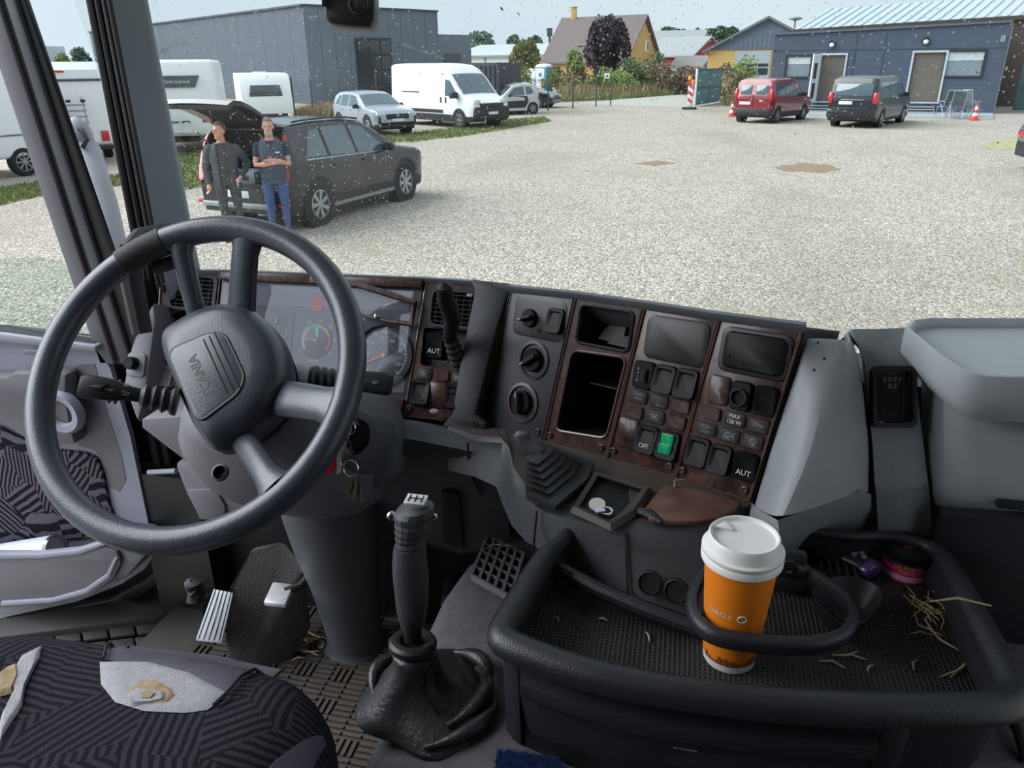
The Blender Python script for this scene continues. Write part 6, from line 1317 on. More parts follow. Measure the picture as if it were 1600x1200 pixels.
# panel 1: heating controls, plain black
c1 = [Z4(150, 85), Z4(550, 135), Z4(350, 1040), Z4(-10, 968)]
p1, pts1 = panel_frame('heater_panel', CP, c1, pm('heater_black', srgb(58, 60, 64), .45, var=.06, vs=30)); edge_bead(CP, pts1, p1, BLK)
o, a, b, W_, H_ = blank(CP, *Z4(330, 270), 325/4, 255/4, p1, BLK, 'control_recess', .002)
def knob(px_, py_, r, rot, parent, ring=True):
    a, b = CP.loc(px_, py_); M_ = CP.M(a, b).to_3x3(); q = MB(); 
    if ring: q.lathe([(r*1.55, 0), (r*1.6, .003), (r*1.35, .004), (r*1.3, .001)], CP.at(a, b), M_, 32, cap=False); o_ = q.build('dial_ring', pm('dial_ring', srgb(70, 62, 66), .4), parent); q = MB()
    if ring:
        for i in range(11): t = radians(-40+i*26); q.beam(CP.at(a+r*1.12*cos(t), b+r*1.12*sin(t), .0012), CP.at(a+r*1.22*cos(t), b+r*1.22*sin(t), .0012), .0008, .0006, up=CP.n)
        q.build('dial_marks', INKG, parent); q = MB()
    q.lathe([(r, 0), (r*.98, .006), (r*.9, .008), (.0005, .008)], CP.at(a, b, .001), M_, 28, cap=False); o_ = q.build('knob', SW, parent)
    d = CP.u*cos(rot)+CP.v*sin(rot); e = CP.at(a, b, .014); q = MB(); q.beam(e-d*r*.85, e+d*r*.85, r*.36, .012, up=CP.n); q.build('knob_grip', SW2, parent, bevel=.002)
    q = MB(); q.beam(e+d*r*.45+CP.n*.0072, e+d*r*.8+CP.n*.0072, .0015, .0006, up=CP.n); q.build('knob_mark', INK, parent)
knob(*Z4(278, 268), .0165, radians(200), p1, False); rocker(CP, *Z4(436, 285), 105/4, 160/4, p1, light=True)
q = MB(); a, b = CP.loc(*Z4(330, 345)); q.lathe([(.0035, 0), (.0035, .003), (.0004, .003)], CP.at(a, b, .001), CP.M(0, 0).to_3x3(), 12, cap=False); q.build('sensor_button', SW2, p1)
knob(*Z4(297, 530), .0215, radians(215), p1); knob(*Z4(228, 795), .0225, radians(100), p1); screw(CP, *Z4(323, 978), p1); 

# ---- bracket bar between the two sides
q = MB(); bp = [(746, 440), (752, 441), (808, 447), (804, 462), (786, 520), (766, 600), (754, 648), (770, 660), (768, 676), (706, 672), (703, 662), (718, 648), (728, 580), (744, 500), (752, 460)]
BR = Pl(K.O, (.97, -.24, 0), n=(-.22, -.88, .40)); q.prism([BR.pt(x, y, -.01) for x, y in bp], BR.n*.040); brk = q.build('bracket_bar', DP2, dash, bevel=.005)
for s in ((745, 535), (755, 536), (763, 537), (750, 568)): a, b = BR.loc(*s); q = MB(); q.lathe([(.0018, 0), (.0004, .0002)], BR.at(a-.012, b-.01, .0302), BR.M(0, 0).to_3x3(), 8, cap=False); q.build('pin_hole', BLK, brk)
for s in ((711, 649), (763, 657)): a, b = BR.loc(*s); q = MB(); q.lathe([(.006, 0), (.006, .002), (.0035, .002), (.003, 0)], BR.at(a-.012, b-.008, .030), BR.M(0, 0).to_3x3(), 14, cap=False); q.build('panel_screw', MATS['screw_dark'], brk)

# ---- right vent panel of the instrument side
cr = [Z3(665, 155), Z3(1000, 180), Z3(880, 1040), Z3(530, 1000)]
hv = rr(K, *Z3(830, 330), 300/4, 245/4, .16, 5)[0]; hr = rr(K, *Z3(795, 578), 320/4, 240/4, .08, 4)[0]
pr_, ptsr = panel_with_openings('vent_panel', K, cr, [hv, hr], WOOD); edge_bead(K, ptsr, pr_); pr_['label'] = 'wood-look panel with air vent, lever and switches'
vent(K, *Z3(830, 330), 302/4, 247/4, pr_, 7, 6, Z3(945, 250)); cubby('lever_recess', K, hr, .02, pr_, BLK, .98)
o = rocker(Pl(K.O-K.n*.012, K.u, n=K.n), *Z3(722, 560), 108/4, 165/4, pr_, txt='AUT', tsize=.26, tip=-1)
a, b = K.loc(*Z3(730, 655)); text('recess_lettering', 'RETARDER', .0065, INKG, K.M(a, b, -.018), pr_, .0003)
tile(K, *Z3(655, 735), 92/4, 68/4, pr_, 'wheel'); blank(K, *Z3(763, 750), 92/4, 68/4, pr_); tile(K, *Z3(872, 765), 92/4, 68/4, pr_, 'axle')
rocker(K, *Z3(630, 852), 122/4, 158/4, pr_, light=True); blank(K, *Z3(735, 868), 122/4, 160/4, pr_); rocker(K, *Z3(846, 880), 120/4, 155/4, pr_, ridge=True); screw(K, *Z3(560, 952), pr_); 
q = MB(); a, b = K.loc(*Z3(715, 972)); q.sphere(K.at(a, b, 0), (.010, .003, .006), 10); q.build('worn_spot', pm('worn_plastic', srgb(200, 190, 190), .5), pr_)
# ---- instrument cluster
cc = [Z2(512, 92), Z2(1605, 142), Z2(1525, 868), Z2(440, 800)]
cl, ptsc = panel_frame('instrument_housing', K, cc, DP, .03)
glass = [Z2(535, 150), Z2(1560, 195), Z2(1500, 745), Z2(470, 700)]
q = MB(); K.slab([K.loc(*p) for p in glass], .0, .001, q); brd = q.build('gauge_board', pm('gauge_board', srgb(92, 94, 102), .5, var=.05), cl)
def band(nm, pts, wpx, m, h0=.0, h1=.012):
    q = MB(); P = [V(K.loc(*p)) for p in pts]
    for i in range(len(P)-1):
        d = (P[i+1]-P[i]).normalized(); n_ = V((-d.y, d.x))*wpx/2; K.slab([tuple(P[i]-n_), tuple(P[i+1]-n_), tuple(P[i+1]+n_), tuple(P[i]+n_)], h0, h1, q)
    return q.build(nm, m, cl, bevel=.001)
band('wood_trim', [Z2(515, 108), Z2(1000, 130), Z2(1605, 155)], .016, WOOD, .0, .010)
band('wood_trim', [Z2(560, 790), Z2(1000, 800), Z2(1500, 845)], .045, WOOD, .0, .010); screw(Pl(K.O+K.n*.01, K.u, n=K.n), *Z2(1477, 822), cl)
q = MB(); ptt = [Z2(440, 740), Z2(700, 760), Z2(1510, 770)]; 
tb_ = [Z2(1200, 160), Z2(1270, 165), Z2(1440, 215), Z2(1575, 262), Z2(1555, 375), Z2(1430, 360), Z2(1365, 345), Z2(1250, 320)]
q.tube([K.pt(*p, .014) for p in tb_], [.004, .006, .007, .006, .006, .005, .004, .003], 8); q.build('loose_wood_trim', WOOD, cl); q = MB(); q.sphere(K.pt(*Z2(1372, 335), .018), .006, 10); q.build('trim_clip', CHROME, cl)
# warning lamp strip
q = MB(); K.slab([K.loc(*p) for p in (Z2(560, 160), Z2(1540, 205), Z2(1530, 300), Z2(545, 262))], .001, .0016, q); q.build('warning_strip', pm('warning_strip', srgb(112, 114, 122), .4), cl)
for x, y, h in ((1035, 243, 36), (1030, 285, 34)): a, b = K.loc(*Z2(x, y)); W_, H_ = K.size(*Z2(x, y), 55/3.478, h/3.478); q = MB(); K.slab(rrect(W_, H_, .001, 2, a, b), .0016, .0022, q); q.build('red_warning_lamp', pm('warn_red', srgb(188, 64, 74), .4), cl)
def gauge(cx, cy, rpx, nm, a0, a1, nt, nums, colors=None, needle=None, rim=False, ts=.30):
    a, b = K.loc(*Z2(cx, cy)); R_ = K.size(*Z2(cx, cy), 2*rpx/3.478, 2*rpx/3.478); R_ = (R_[0]+R_[1])/4
    q = MB(); q.lathe([(.0005, .0014), (R_*1.12, .0014), (R_*1.14, .0010)], K.at(a, b), K.M(0, 0).to_3x3(), 40, cap=False); q.build(nm, pm('dial_face', srgb(78, 80, 90), .5), cl)
    if rim: q = MB(); q.lathe([(R_*1.14, .001), (R_*1.18, .006), (R_*1.24, .006), (R_*1.26, .001)], K.at(a, b), K.M(0, 0).to_3x3(), 40, cap=False); q.build('dial_rim', BLK, cl)
    for i in range(nt+1):
        t = radians(lerp(a0, a1, i/nt)); f = i/nt; m = INK
        for lo, hi, cm in (colors or ()):
            if lo <= f <= hi: m = cm
        q = MB(); big = (i % 5 == 0) or colors; q.beam(K.at(a+R_*(.84 if big else .92)*cos(t), b+R_*(.84 if big else .92)*sin(t), .0018), K.at(a+R_*cos(t), b+R_*sin(t), .0018), R_*(.07 if colors else .035), .0005, up=K.n); q.build('tick_mark', m, cl)
    for s, f in nums: t = radians(lerp(a0, a1, f)); text('dial_number', s, R_*ts, INK, K.M(a+R_*(1.28 if colors else .68)*cos(t), b+R_*(1.28 if colors else .68)*sin(t), .002), cl, .0002)
    if needle is not None: t = radians(needle[0]); q = MB(); q.beam(K.at(a, b, .004), K.at(a+R_*needle[2]*cos(t), b+R_*needle[2]*sin(t), .004), R_*.05, .001, up=K.n); q.lathe([(R_*.09, 0), (R_*.09, .005), (.0003, .005)], K.at(a, b), K.M(0, 0).to_3x3(), 12, cap=False); q.build('needle', needle[1], cl)
    return a, b, R_
GG, YY, RR = pm('tick_green', srgb(96, 196, 160), .5), pm('tick_yellow', srgb(214, 206, 92), .5), pm('tick_red', srgb(226, 72, 96), .5); ORG = pm('needle_orange', srgb(226, 128, 60), .5)
a, b, R_ = gauge(1025, 460, 82, 'rev_counter', 215, -35, 36, [('0', 0), ('5', .17), ('10', .38), ('15', .52), ('20', .68), ('25', .84), ('30', 1.0)], [(.22, .35, YY), (.36, .52, GG), (.53, .76, YY), (.77, 1.0, RR)], (178, pm('needle_pink', srgb(214, 170, 170), .5), .8), ts=.28)
for i, s in enumerate(('r/min', 'x100')): text('dial_lettering', s, R_*.17, INKG, K.M(a, b-R_*(.62+.25*i), .002), cl, .0002)
q = MB(); K.slab([(a-R_*.05, b+R_*.25), (a+R_*.12, b+R_*.2), (a+R_*.1, b+R_*.85), (a-R_*.2, b+R_*.8)], .0018, .0022, q); q.build('green_sector', GG, cl)
text('dial_lettering', 'SCANIA', R_*.2, INK, K.M(a, b-R_*1.3, .002), cl, .0002)
gauge(810, 360, 52, 'fuel_gauge', 150, 20, 8, [('0', 0), ('1', 1)], None, (100, INK, .7), ts=.3); gauge(820, 480, 52, 'temperature_gauge', 150, 20, 8, [('40', 0), ('120', 1)], None, (60, INK, .7), ts=.22); gauge(830, 600, 46, 'pressure_gauge', 150, 20, 8, [('0', 0), ('10', 1)], None, (80, INK, .7), ts=.22)
a, b, R_ = gauge(1390, 540, 132, 'tachograph', 225, -45, 50, [('20', .16), ('40', .32), ('60', .46), ('80', .61), ('100', .77), ('120', .93)], None, (207, ORG, .85), True, .2)
text('dial_lettering', 'km/h', R_*.15, INKG, K.M(a, b-R_*.45, .002), cl, .0002); q = MB(); q.tube([K.at(a+R_*.5*cos(t), b+R_*.5*sin(t), .0022) for t in [radians(30+i*12) for i in range(11)]], .0006, 5); q.build('dial_arc', INKG, cl)
for x in (700, 905): q = MB(); q.beam(K.pt(*Z2(x, 310), .0015), K.pt(*Z2(x-30, 640), .0015), .0012, .001, up=K.n); q.build('gauge_divider', MATS['dial_face'], cl)
q = MB(); K.slab([K.loc(*p) for p in glass], .011, .0115, q); q.build('cluster_glass', CLG, cl, smooth=None)
# ---- left vent panel
cl_ = [Z2(185, 85), Z2(505, 95), Z2(430, 800), Z2(140, 720)]
hv = rr(K, *Z2(352, 198), 262/3.478, 195/3.478, .16, 5)[0]; a, b = K.loc(*Z2(295, 400)); R_ = K.size(*Z2(295, 400), 180/3.478, 180/3.478)[0]/2; hc_ = circ(R_, 28, a, b)
pl_, ptsl = panel_with_openings('vent_panel', K, cl_, [hv, hc_], WOOD); edge_bead(K, ptsl, pl_); pl_['label'] = 'wood-look panel with air vent behind the wheel spoke'
vent(K, *Z2(352, 198), 264/3.478, 197/3.478, pl_, 7, 5, Z2(222, 152)); cubby('round_recess', K, hc_, .03, pl_, BLK, .9); q = MB(); q.lathe([(R_*.6, -.03), (R_*.6, -.004), (R_*.5, 0), (.0005, 0)], K.at(a, b), K.M(0, 0).to_3x3(), 24, cap=False); q.build('round_knob', SW, pl_)
blank(K, *Z2(228, 548), 85/3.478, 55/3.478, pl_); rocker(K, *Z2(212, 650), 82/3.478, 120/3.478, pl_, m=pm('switch_light', srgb(150, 146, 146), .4)); rocker(K, *Z2(300, 660), 82/3.478, 110/3.478, pl_)
# left side knob panel
q = MB(); lp_ = [(222, 500), (245, 486), (250, 430), (254, 422), (246, 560), (238, 608), (195, 592), (203, 560), (212, 520)]; KS = Pl(K.O+K.n*.05, K.u, n=K.n); q.prism([KS.pt(x, y, 0) for x, y in [(238, 470), (242, 500), (234, 560), (226, 614), (214, 662), (192, 600), (203, 545), (216, 508), (230, 488)]], -K.n*.10); lk = q.build('side_panel', MP2, dash, bevel=.008)
a, b = KS.loc(214, 570); q = MB(); KS.slab(rrect(.042, .048, .008, 4, a, b), .0, .004, q); q.build('knob_plate', MP2, lk, bevel=.002); q = MB(); q.lathe([(.013, .003), (.0125, .018), (.011, .021), (.0004, .021)], KS.at(a-.004, b+.002), K.M(0, 0).to_3x3(), 20, cap=False); q.build('mirror_knob', SW, lk)
# ---- dash top strip, running along both sides
top = []
for px_, py_, pl in ((238, 427, K), (345, 426, K), (500, 432, K), (660, 438, K), (740, 443, K), (812, 452, CP), (900, 461, CP), (1006, 476, CP), (1123, 494, CP), (1262, 512, CP)):
    p = pl.pt(px_, py_, 0); top.append([p+pl.n*.006-V((0, 0, .004)), p+pl.n*.006+V((0, 0, .0035)), p+V((0, .012, .004)), p+V((0, .06, -.02)), V((p.x*1.03, 1.50, 2.05)), V((p.x*1.03, 1.50, 2.0)), p+V((0, .03, -.05))])
q = MB(); q.rings(top); q.build('dash_top', DP, dash, smooth=40)
# body behind the panels
for pl, cs in ((K, [(236, 428), (812, 452), (765, 668), (205, 660)]), (CP, [(806, 455), (1258, 514), (1172, 790), (745, 668)])):
    q = MB(); q.prism([pl.pt(x, y, -.115 if pl is CP else -.06) for x, y in cs], -pl.n*.02); q.build('panel_carrier', BLK, dash)
# side flanks of the centre panels (closes the gap between the two sides)
for A in ([CP.pt(800, 452, .001), CP.pt(752, 672, .001)], [CP.pt(1256, 514, -.002), CP.pt(1172, 786, -.002)]): q = MB(); q.prism([A[0], A[1], A[1]-CP.n*.11, A[0]-CP.n*.11], CP.u*.002); q.build('panel_cheek', BLK, dash, smooth=None)
# ---- knee panels below the instruments
rows = [[K.pt(215, 655, -.004), K.pt(440, 640, -.004), K.pt(560, 645, -.004), K.pt(640, 655, -.004), K.pt(705, 668, -.004), K.pt(760, 680, -.004)]]
rows = [rows[0][1:]]
for pp, Y in (([(430, 655), (560, 662), (640, 672), (720, 688), (778, 700)], 1.135), ([(430, 668), (560, 676), (640, 686), (720, 702), (780, 716)], 1.11), ([(430, 720), (560, 735), (640, 745), (720, 762), (790, 780)], 1.12), ([(430, 800), (560, 820), (640, 838), (722, 862), (800, 850)], 1.16), ([(430, 812), (560, 832), (640, 848), (722, 868), (800, 856)], 1.28)): rows.append([ony(x, y, Y) for x, y in pp])
q = MB(); q.grid(rows); q.build('knee_panel', DP, dash, smooth=50)
q = MB(); q.prism([ony(688, 768, 1.112), ony(716, 772, 1.112), ony(725, 858, 1.152), ony(692, 850, 1.152)], (0, .02, -.002)); q.build('fuse_flap', DP2, dash, bevel=.002)
q = MB(); q.tube([ony(731, 692, 1.108), ony(732, 720, 1.106), ony(740, 752, 1.112), ony(752, 772, 1.116)], .0022, 6); q.build('knee_seam', BLK, dash)
# lower left grey covers beneath the column
lows = [[(222, 655), (300, 650), (318, 660), (395, 665), (395, 745), (330, 742), (290, 720), (250, 690), (222, 668)], [(270, 724), (400, 722), (440, 745), (475, 775), (445, 800), (392, 822), (345, 805), (310, 812), (290, 775)]]
for i, (pp, Y, m) in enumerate(((lows[0], 1.13, MP2), (lows[1], 1.19, MP2))): q = MB(); q.prism(pn(pp, Y), (0, .12, 0)); q.build('lower_cover', m, dash, bevel=.012)
yslab('cover_flap', [(292, 766), (336, 764), (352, 792), (352, 815), (312, 812)], 1.185, .01, MP2, dash, .003)
q = MB(); q.cyl(ony(232, 738, 1.22), ony(275, 736, 1.22), .006, 8); q.build('cover_rod', GALV, dash)
q = MB(); q.box2((-1.05, 1.30, FZ), (-.18, 1.49, 1.98)); q.build('bulkhead', BLK, dash)

# ---- sculpted flank right of the centre panels
def S3(px_, py_, Y=None, z=None, t=None): return ony(px_, py_, Y) if Y is not None else (onz(px_, py_, z) if z is not None else dep(px_, py_, t))
rows = []
E_ = [(1257, 513), (1238, 572), (1215, 640), (1192, 712), (1172, 790)]; H0 = [(1292, 514), (1296, 570), (1282, 640), (1262, 716), (1215, 812)]; H1 = [(1322, 518), (1338, 575), (1347, 645), (1354, 712), (1345, 766)]; H2 = [(1330, 520), (1348, 580), (1356, 650), (1362, 715), (1362, 772)]
for i in range(5):
    e = CP.pt(*E_[i], -.004); g_ = S3(*H2[i], Y=1.075-.012*i); m1_ = S3(*H1[i], Y=1.045-.016*i); m0 = S3(*H0[i], t=[1.045, 1.012, .994, .985, .98][i]); rows.append([e-CP.n*.03, e, (e+m0)/2+V((.0, -.002, .002)), m0, (m0+m1_)/2+V((.004, -.006, .004)), m1_, g_, g_+V((.004, .06, 0))])
fl_low = [[p+V((0, -.002, -.012)) for p in rows[-1]]]; rows = [[p+V((0, .025, -.045)) for p in rows[0][:-1]]+[rows[0][-1]+V((0, .0, -.05))]]+rows
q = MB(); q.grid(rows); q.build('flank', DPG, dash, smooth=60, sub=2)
q = MB(); b0 = [(1172, 790), (1215, 815), (1345, 772), (1362, 776)]; P0 = [rows[-1][1], rows[-1][3], rows[-1][5], rows[-1][6]]; P0 = [p+V((0, -.001, 0)) for p in P0]
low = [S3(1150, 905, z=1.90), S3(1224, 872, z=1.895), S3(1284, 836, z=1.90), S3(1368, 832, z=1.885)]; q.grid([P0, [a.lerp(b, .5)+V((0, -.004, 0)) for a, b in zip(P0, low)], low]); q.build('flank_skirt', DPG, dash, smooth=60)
SKIRT = (P0, low)
for x, y in ((1278, 535), (1288, 560), (1272, 578)): q = MB(); q.sphere(dep(x, y, 1.005), .0022, 6); q.build('flank_plug', BLK, dash)
for a_, b_ in (((.14, 1.17, 1.40), (1.07, 1.30, 2.09)), ((.14, 1.30, 1.40), (1.07, 1.49, 2.01)), ((.25, 1.115, 1.40), (.40, 1.18, 2.11))): q = MB(); q.box2(a_, b_); q.build('dash_core', BLK, dash)
# ---- right vent column
C_ = [(1332, 514, 1416, 512, 2.195, 2.195), (1344, 548, 1424, 546, None, None), (1352, 572, 1430, 572, None, None), (1358, 640, 1436, 640, None, None), (1364, 700, 1444, 700, None, None), (1367, 756, 1450, 752, None, None), (1369, 768, 1452, 764, None, None), (1374, 860, 1458, 850, None, None)]
Yc = [0, 1.085, 1.072, 1.052, 1.03, 1.012, 1.018, 1.03]; rows = []
for i, (x0, y0, x1, y1, za, zb) in enumerate(C_):
    a = onz(x0, y0, za) if za else ony(x0, y0, Yc[i]); b = onz(x1, y1, zb) if zb else ony(x1, y1, Yc[i]+.012); rows.append([a+V((.001, .03, -.02 if i == 0 else 0)), a, a.lerp(b, .5)+V((0, -.003, 0)), b, b+V((-.001, .03, -.02 if i == 0 else 0))])
rows = [[p+V((0, .10, -.06)) for p in (rows[0][1], rows[0][1], rows[0][2], rows[0][3], rows[0][3])]]+rows
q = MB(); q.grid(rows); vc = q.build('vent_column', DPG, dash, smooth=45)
vn = (rows[6][1]-rows[4][1]).cross(rows[4][3]-rows[4][1]).normalized(); vn = vn if vn.y < 0 else -vn
VP_ = Pl((rows[4][1]+rows[4][3])/2+vn*.003, rows[4][3]-rows[4][1], n=vn); vent(VP_, 1392, 620, 68, 96, vc, 7, 7, (1370, 661), -.001, .010)
# ---- right hand shelf and bulging cover
gx = []
for y_, Y, zz in ((640, 1.02, 0), (700, 1.00, 0), (755, .985, 0), (782, .985, 0), (792, 1.0, 0)):
    gx.append([ony(1440 if y_ < 760 else 1452, y_-4, Y+.07), ony(1470, y_, Y+.015), ony(1530, y_+4, Y), ony(1620, y_+8, Y), V((.80, Y, ony(1620, y_+8, Y).z)), V((1.07, Y+.01, ony(1620, y_+8, Y).z))])
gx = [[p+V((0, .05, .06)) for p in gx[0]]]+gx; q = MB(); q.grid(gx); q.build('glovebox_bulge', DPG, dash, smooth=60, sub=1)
gl = [[p for p in gx[-1]], [p+V((0, -.012, -.006)) for p in gx[-1]], [p+V((0, -.006, -.08)) for p in gx[-1]], [p+V((0, .03, -.20)) for p in gx[-1]], [p+V((0, .06, -.45)) for p in gx[-1]]]; q = MB(); q.grid(gl); q.build('glovebox_lower', DP2, dash, smooth=50)
q = MB(); q.box(ony(1602, 790, .985), (.07, .012, .012)); q.build('glovebox_latch', BLK, dash, bevel=.003)
so = [(1414, 512), (1425, 500), (1450, 497), (1600, 497), None, None, (1600, 590), (1540, 588), (1500, 578), (1465, 555), (1435, 530)]
ztop = 2.205; outl = [onz(*p, ztop) if p else None for p in so]; outl[4] = V((1.07, outl[3].y, ztop)); outl[5] = V((1.07, outl[6].y, ztop)); c_ = sum(outl, V((0, 0, 0)))/len(outl); inn = [c_+(p-c_)*.955 for p in outl]; down = [p+V((0, 0, -.035)) for p in outl]; under = [c_+(p-c_)*.82+V((0, .02, -.075)) for p in outl]
q = MB(); q.rings([[p+V((0, 0, -.012)) for p in inn], [p+V((0, 0, -.002)) for p in inn], [c_+(p-c_)*.975+V((0, 0, .001)) for p in outl], outl, down, under], True, False); q.add([p+V((0, 0, -.012)) for p in inn], [tuple(range(len(inn)))]); q.add(under, [tuple(range(len(under)))]); q.build('shelf_tray', pm('dusty_lit_shelf', srgb(176, 181, 186), .4, var=.08, vs=6, bump=.2, bs=600), dash, smooth=50)  # dusty grey raised further: brightness from the windscreen is put into the colour
# ================================================================== CONSOLE, TRAY, TUNNEL
SZ = 1.955
SHP = Pl((0, .9, SZ), (1, 0, 0), n=(0, 0, 1))
con = thing('centre_console', 'dark console ledge below the switch panels with ashtray and wooden lid', 'console')
tops_ = [(700, 672), (745, 690), (785, 692), (797, 712), (800, 745), (815, 775), (850, 800), (905, 815), (985, 834), (1070, 830), (1150, 808), (1182, 796)]
bots_ = [(700, 735), (742, 745), (775, 760), (786, 790), (800, 822), (822, 846), (866, 872), (930, 905), (1000, 935), (1085, 966), (1150, 925), (1200, 900)]
back = [K.pt(700, 664), CP.pt(745, 664), CP.pt(770, 668), CP.pt(790, 672), CP.pt(815, 680), CP.pt(840, 688), CP.pt(870, 697), CP.pt(920, 710), CP.pt(985, 728), CP.pt(1060, 750), CP.pt(1130, 772), CP.pt(1172, 788)]
rows = [[], [], [], [], [], []]
for i, (t_, b_) in enumerate(zip(tops_, bots_)):
    a = onz(*t_, SZ-.006); bk = back[i]; bk = V((bk.x, bk.y, min(bk.z+.004, 1.975))); bz = 1.875 if i > 3 else 1.90; b = onz(*b_, bz)
    rows[0].append(bk+V((0, .06, -.02))); rows[1].append(bk); rows[2].append(a.lerp(bk, .14)+V((0, 0, .006))); rows[3].append(a); rows[4].append(a+V((0, -.006, -.016))+(b-a)*.06); rows[5].append(b)
DUST = pm('dusty_ledge', srgb(68, 60, 56), .5, var=.2, vs=14, bump=.2, bs=500)
q = MB(); q.grid(rows[1:3]); 
q2 = MB(); q2.grid(rows[0:2]); q2.grid(rows[2:]); q2.build('console_body', DP, con, smooth=55)
q.build('console_ledge', DUST, con, smooth=50)
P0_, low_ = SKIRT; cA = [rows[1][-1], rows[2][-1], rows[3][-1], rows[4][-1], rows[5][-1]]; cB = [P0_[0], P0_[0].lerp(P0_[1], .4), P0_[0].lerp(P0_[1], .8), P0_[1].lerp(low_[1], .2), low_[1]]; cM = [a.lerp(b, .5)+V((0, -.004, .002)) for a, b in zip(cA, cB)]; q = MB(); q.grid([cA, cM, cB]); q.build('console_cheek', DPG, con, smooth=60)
q = MB(); q.tube([rows[3][6]+V((-.01, -.001, .001)), rows[4][6].lerp(rows[5][6], .1)+V((-.014, -.003, 0)), rows[4][6].lerp(rows[5][6], .9)+V((-.03, -.003, 0))], .0018, 6); q.build('console_seam', BLK, con); q = MB(); q.tube([rows[3][8]+V((-.005, -.001, .002)), rows[4][8]+V((-.005, -.003, 0)), rows[5][8]+V((-.016, -.003, 0))], .0018, 6); q.build('console_seam', BLK, con)
for x, y in ((1015, 912), (1056, 925)): c = onz(x, y, 1.905)+V((0, -.012, 0)); q = MB(); q.lathe([(.0175, -.003), (.0165, .001), (.0145, .0015), (.0135, -.001), (.0005, -.0015)], c+V((0, .008, .004)), Matrix.Rotation(radians(68), 3, 'X') @ Matrix.Rotation(radians(-14), 3, 'Y'), 20, cap=False); q.build('socket_hole', BLK, con)
# ashtray recess with brown frame
hole = [SHP.loc(*p) for p in ((934, 752), (1002, 774), (972, 808), (950, 824), (905, 800))]
outer = [SHP.loc(*p) for p in ((926, 742), (1020, 770), (1002, 806), (955, 834), (890, 804))]
def lvl(pts, h): return [SHP.at(a, b, h) for a, b in pts]
q = MB(); q.rings([lvl(outer, .004), lvl([(x*.6+X*.4, y*.6+Y*.4) for (x, y), (X, Y) in zip(outer, hole)], .012), lvl(hole, .010)], True, False); ash = q.build('ashtray_frame', DUST, con, smooth=30); q = MB(); q.rings([lvl(hole, .0101), lvl([(x, y+.004) for x, y in hole], .0005)], True, False); q.add(lvl([(x, y+.004) for x, y in hole], .001), [tuple(range(5))]); q.build('ashtray_well', BLK, con)
# wooden lid, quarter round
lid = [SHP.loc(*p) for p in ((1036, 768), (1100, 778), (1156, 796), (1148, 808), (1120, 820), (1085, 826), (1050, 827), (1016, 822), (1004, 808))]
q = MB(); SHP.slab(lid, .004, .013, q); q.build('wooden_lid', pm('worn_lid', srgb(98, 70, 60), .45, var=.3, vs=26, coat=.2), con, bevel=.003)
q = MB(); q.tube([SHP.pt(998, 806, .008), SHP.pt(1012, 812, .010), SHP.pt(1034, 824, .008)], [.006, .008, .005], 8); q.build('lid_hinge', BLK, con)
# things in the ashtray
WHT = pm('button_white', srgb(196, 194, 190), .5); c = onz(933, 790, SZ+.004); bt = thing('white_washer', 'pale round washer lying in the ashtray', 'washer'); q = MB(); q.lathe([(.004, 0), (.012, 0), (.012, .004), (.004, .004)], c, Matrix.Rotation(.25, 3, 'X'), 20); q.build('ring', WHT, bt)
kr = thing('small_ring_tab', 'metal ring tab beside the washer in the ashtray', 'ring tab'); c = onz(948, 799, SZ+.006); q = MB(); q.tube([c+V((.008*cos(t), .006*sin(t), .002*sin(t))) for t in [2*pi*i/16 for i in range(16)]], .0022, 6, closed=True); q.build('ring', CHROME, kr); q = MB(); q.box(onz(937, 797, SZ+.008), (.014, .010, .002), Matrix.Rotation(.5, 3, 'Z')); q.build('tab', pm('tab_lilac', srgb(196, 200, 226), .5), kr)
# hand brake valve: bellows and lever
hb = thing('hand_brake', 'black hand brake lever with square rubber bellows on the console', 'lever'); RUBB = pm('bellows_rubber', srgb(40, 41, 44), .5, var=.1, vs=30)
base = [onz(x, y, SZ+.006) for x, y in ((822, 742), (858, 700), (928, 728), (918, 755), (868, 798), (822, 780))]; bc = sum(base, V((0, 0, 0)))/6; q = MB(); ring = [base, [p+V((0, 0, .008)) for p in base]]
ax_ = (dep(838, 708, 1.0)-bc); ax_ = V((-.030, .006, .040))
for i in range(6):
    f = (i+1)/6; k = lerp(.96, .42, f); z = ax_*f
    for dk in (0, -.20): ring.append([bc+(p-bc)*(k+dk)+z+(V((0, 0, .0025)) if dk else V((0, 0, 0))) for p in base])
q.rings(ring); q.build('bellows', RUBB, hb, smooth=25, bevel=.0)
tp = bc+ax_; q = MB(); q.tube([tp+V((.006, 0, -.004)), tp+V((-.012, .004, .000)), tp+V((-.024, .008, .006)), tp+V((-.030, .014, .020)), tp+V((-.030, .016, .026))], [.011, .0138, .0138, .0128, .007], 14); q.build('lever_knob', pm('lever_worn', srgb(70, 72, 76), .5, var=.3, vs=60), hb)
q = MB(); q.tube([tp+V((-.027, .010, .011))+V((.0128*cos(t), .0128*sin(t), 0)) for t in [2*pi*i/18 for i in range(18)]], .0012, 5, closed=True); q.build('knob_ring', BLK, hb)

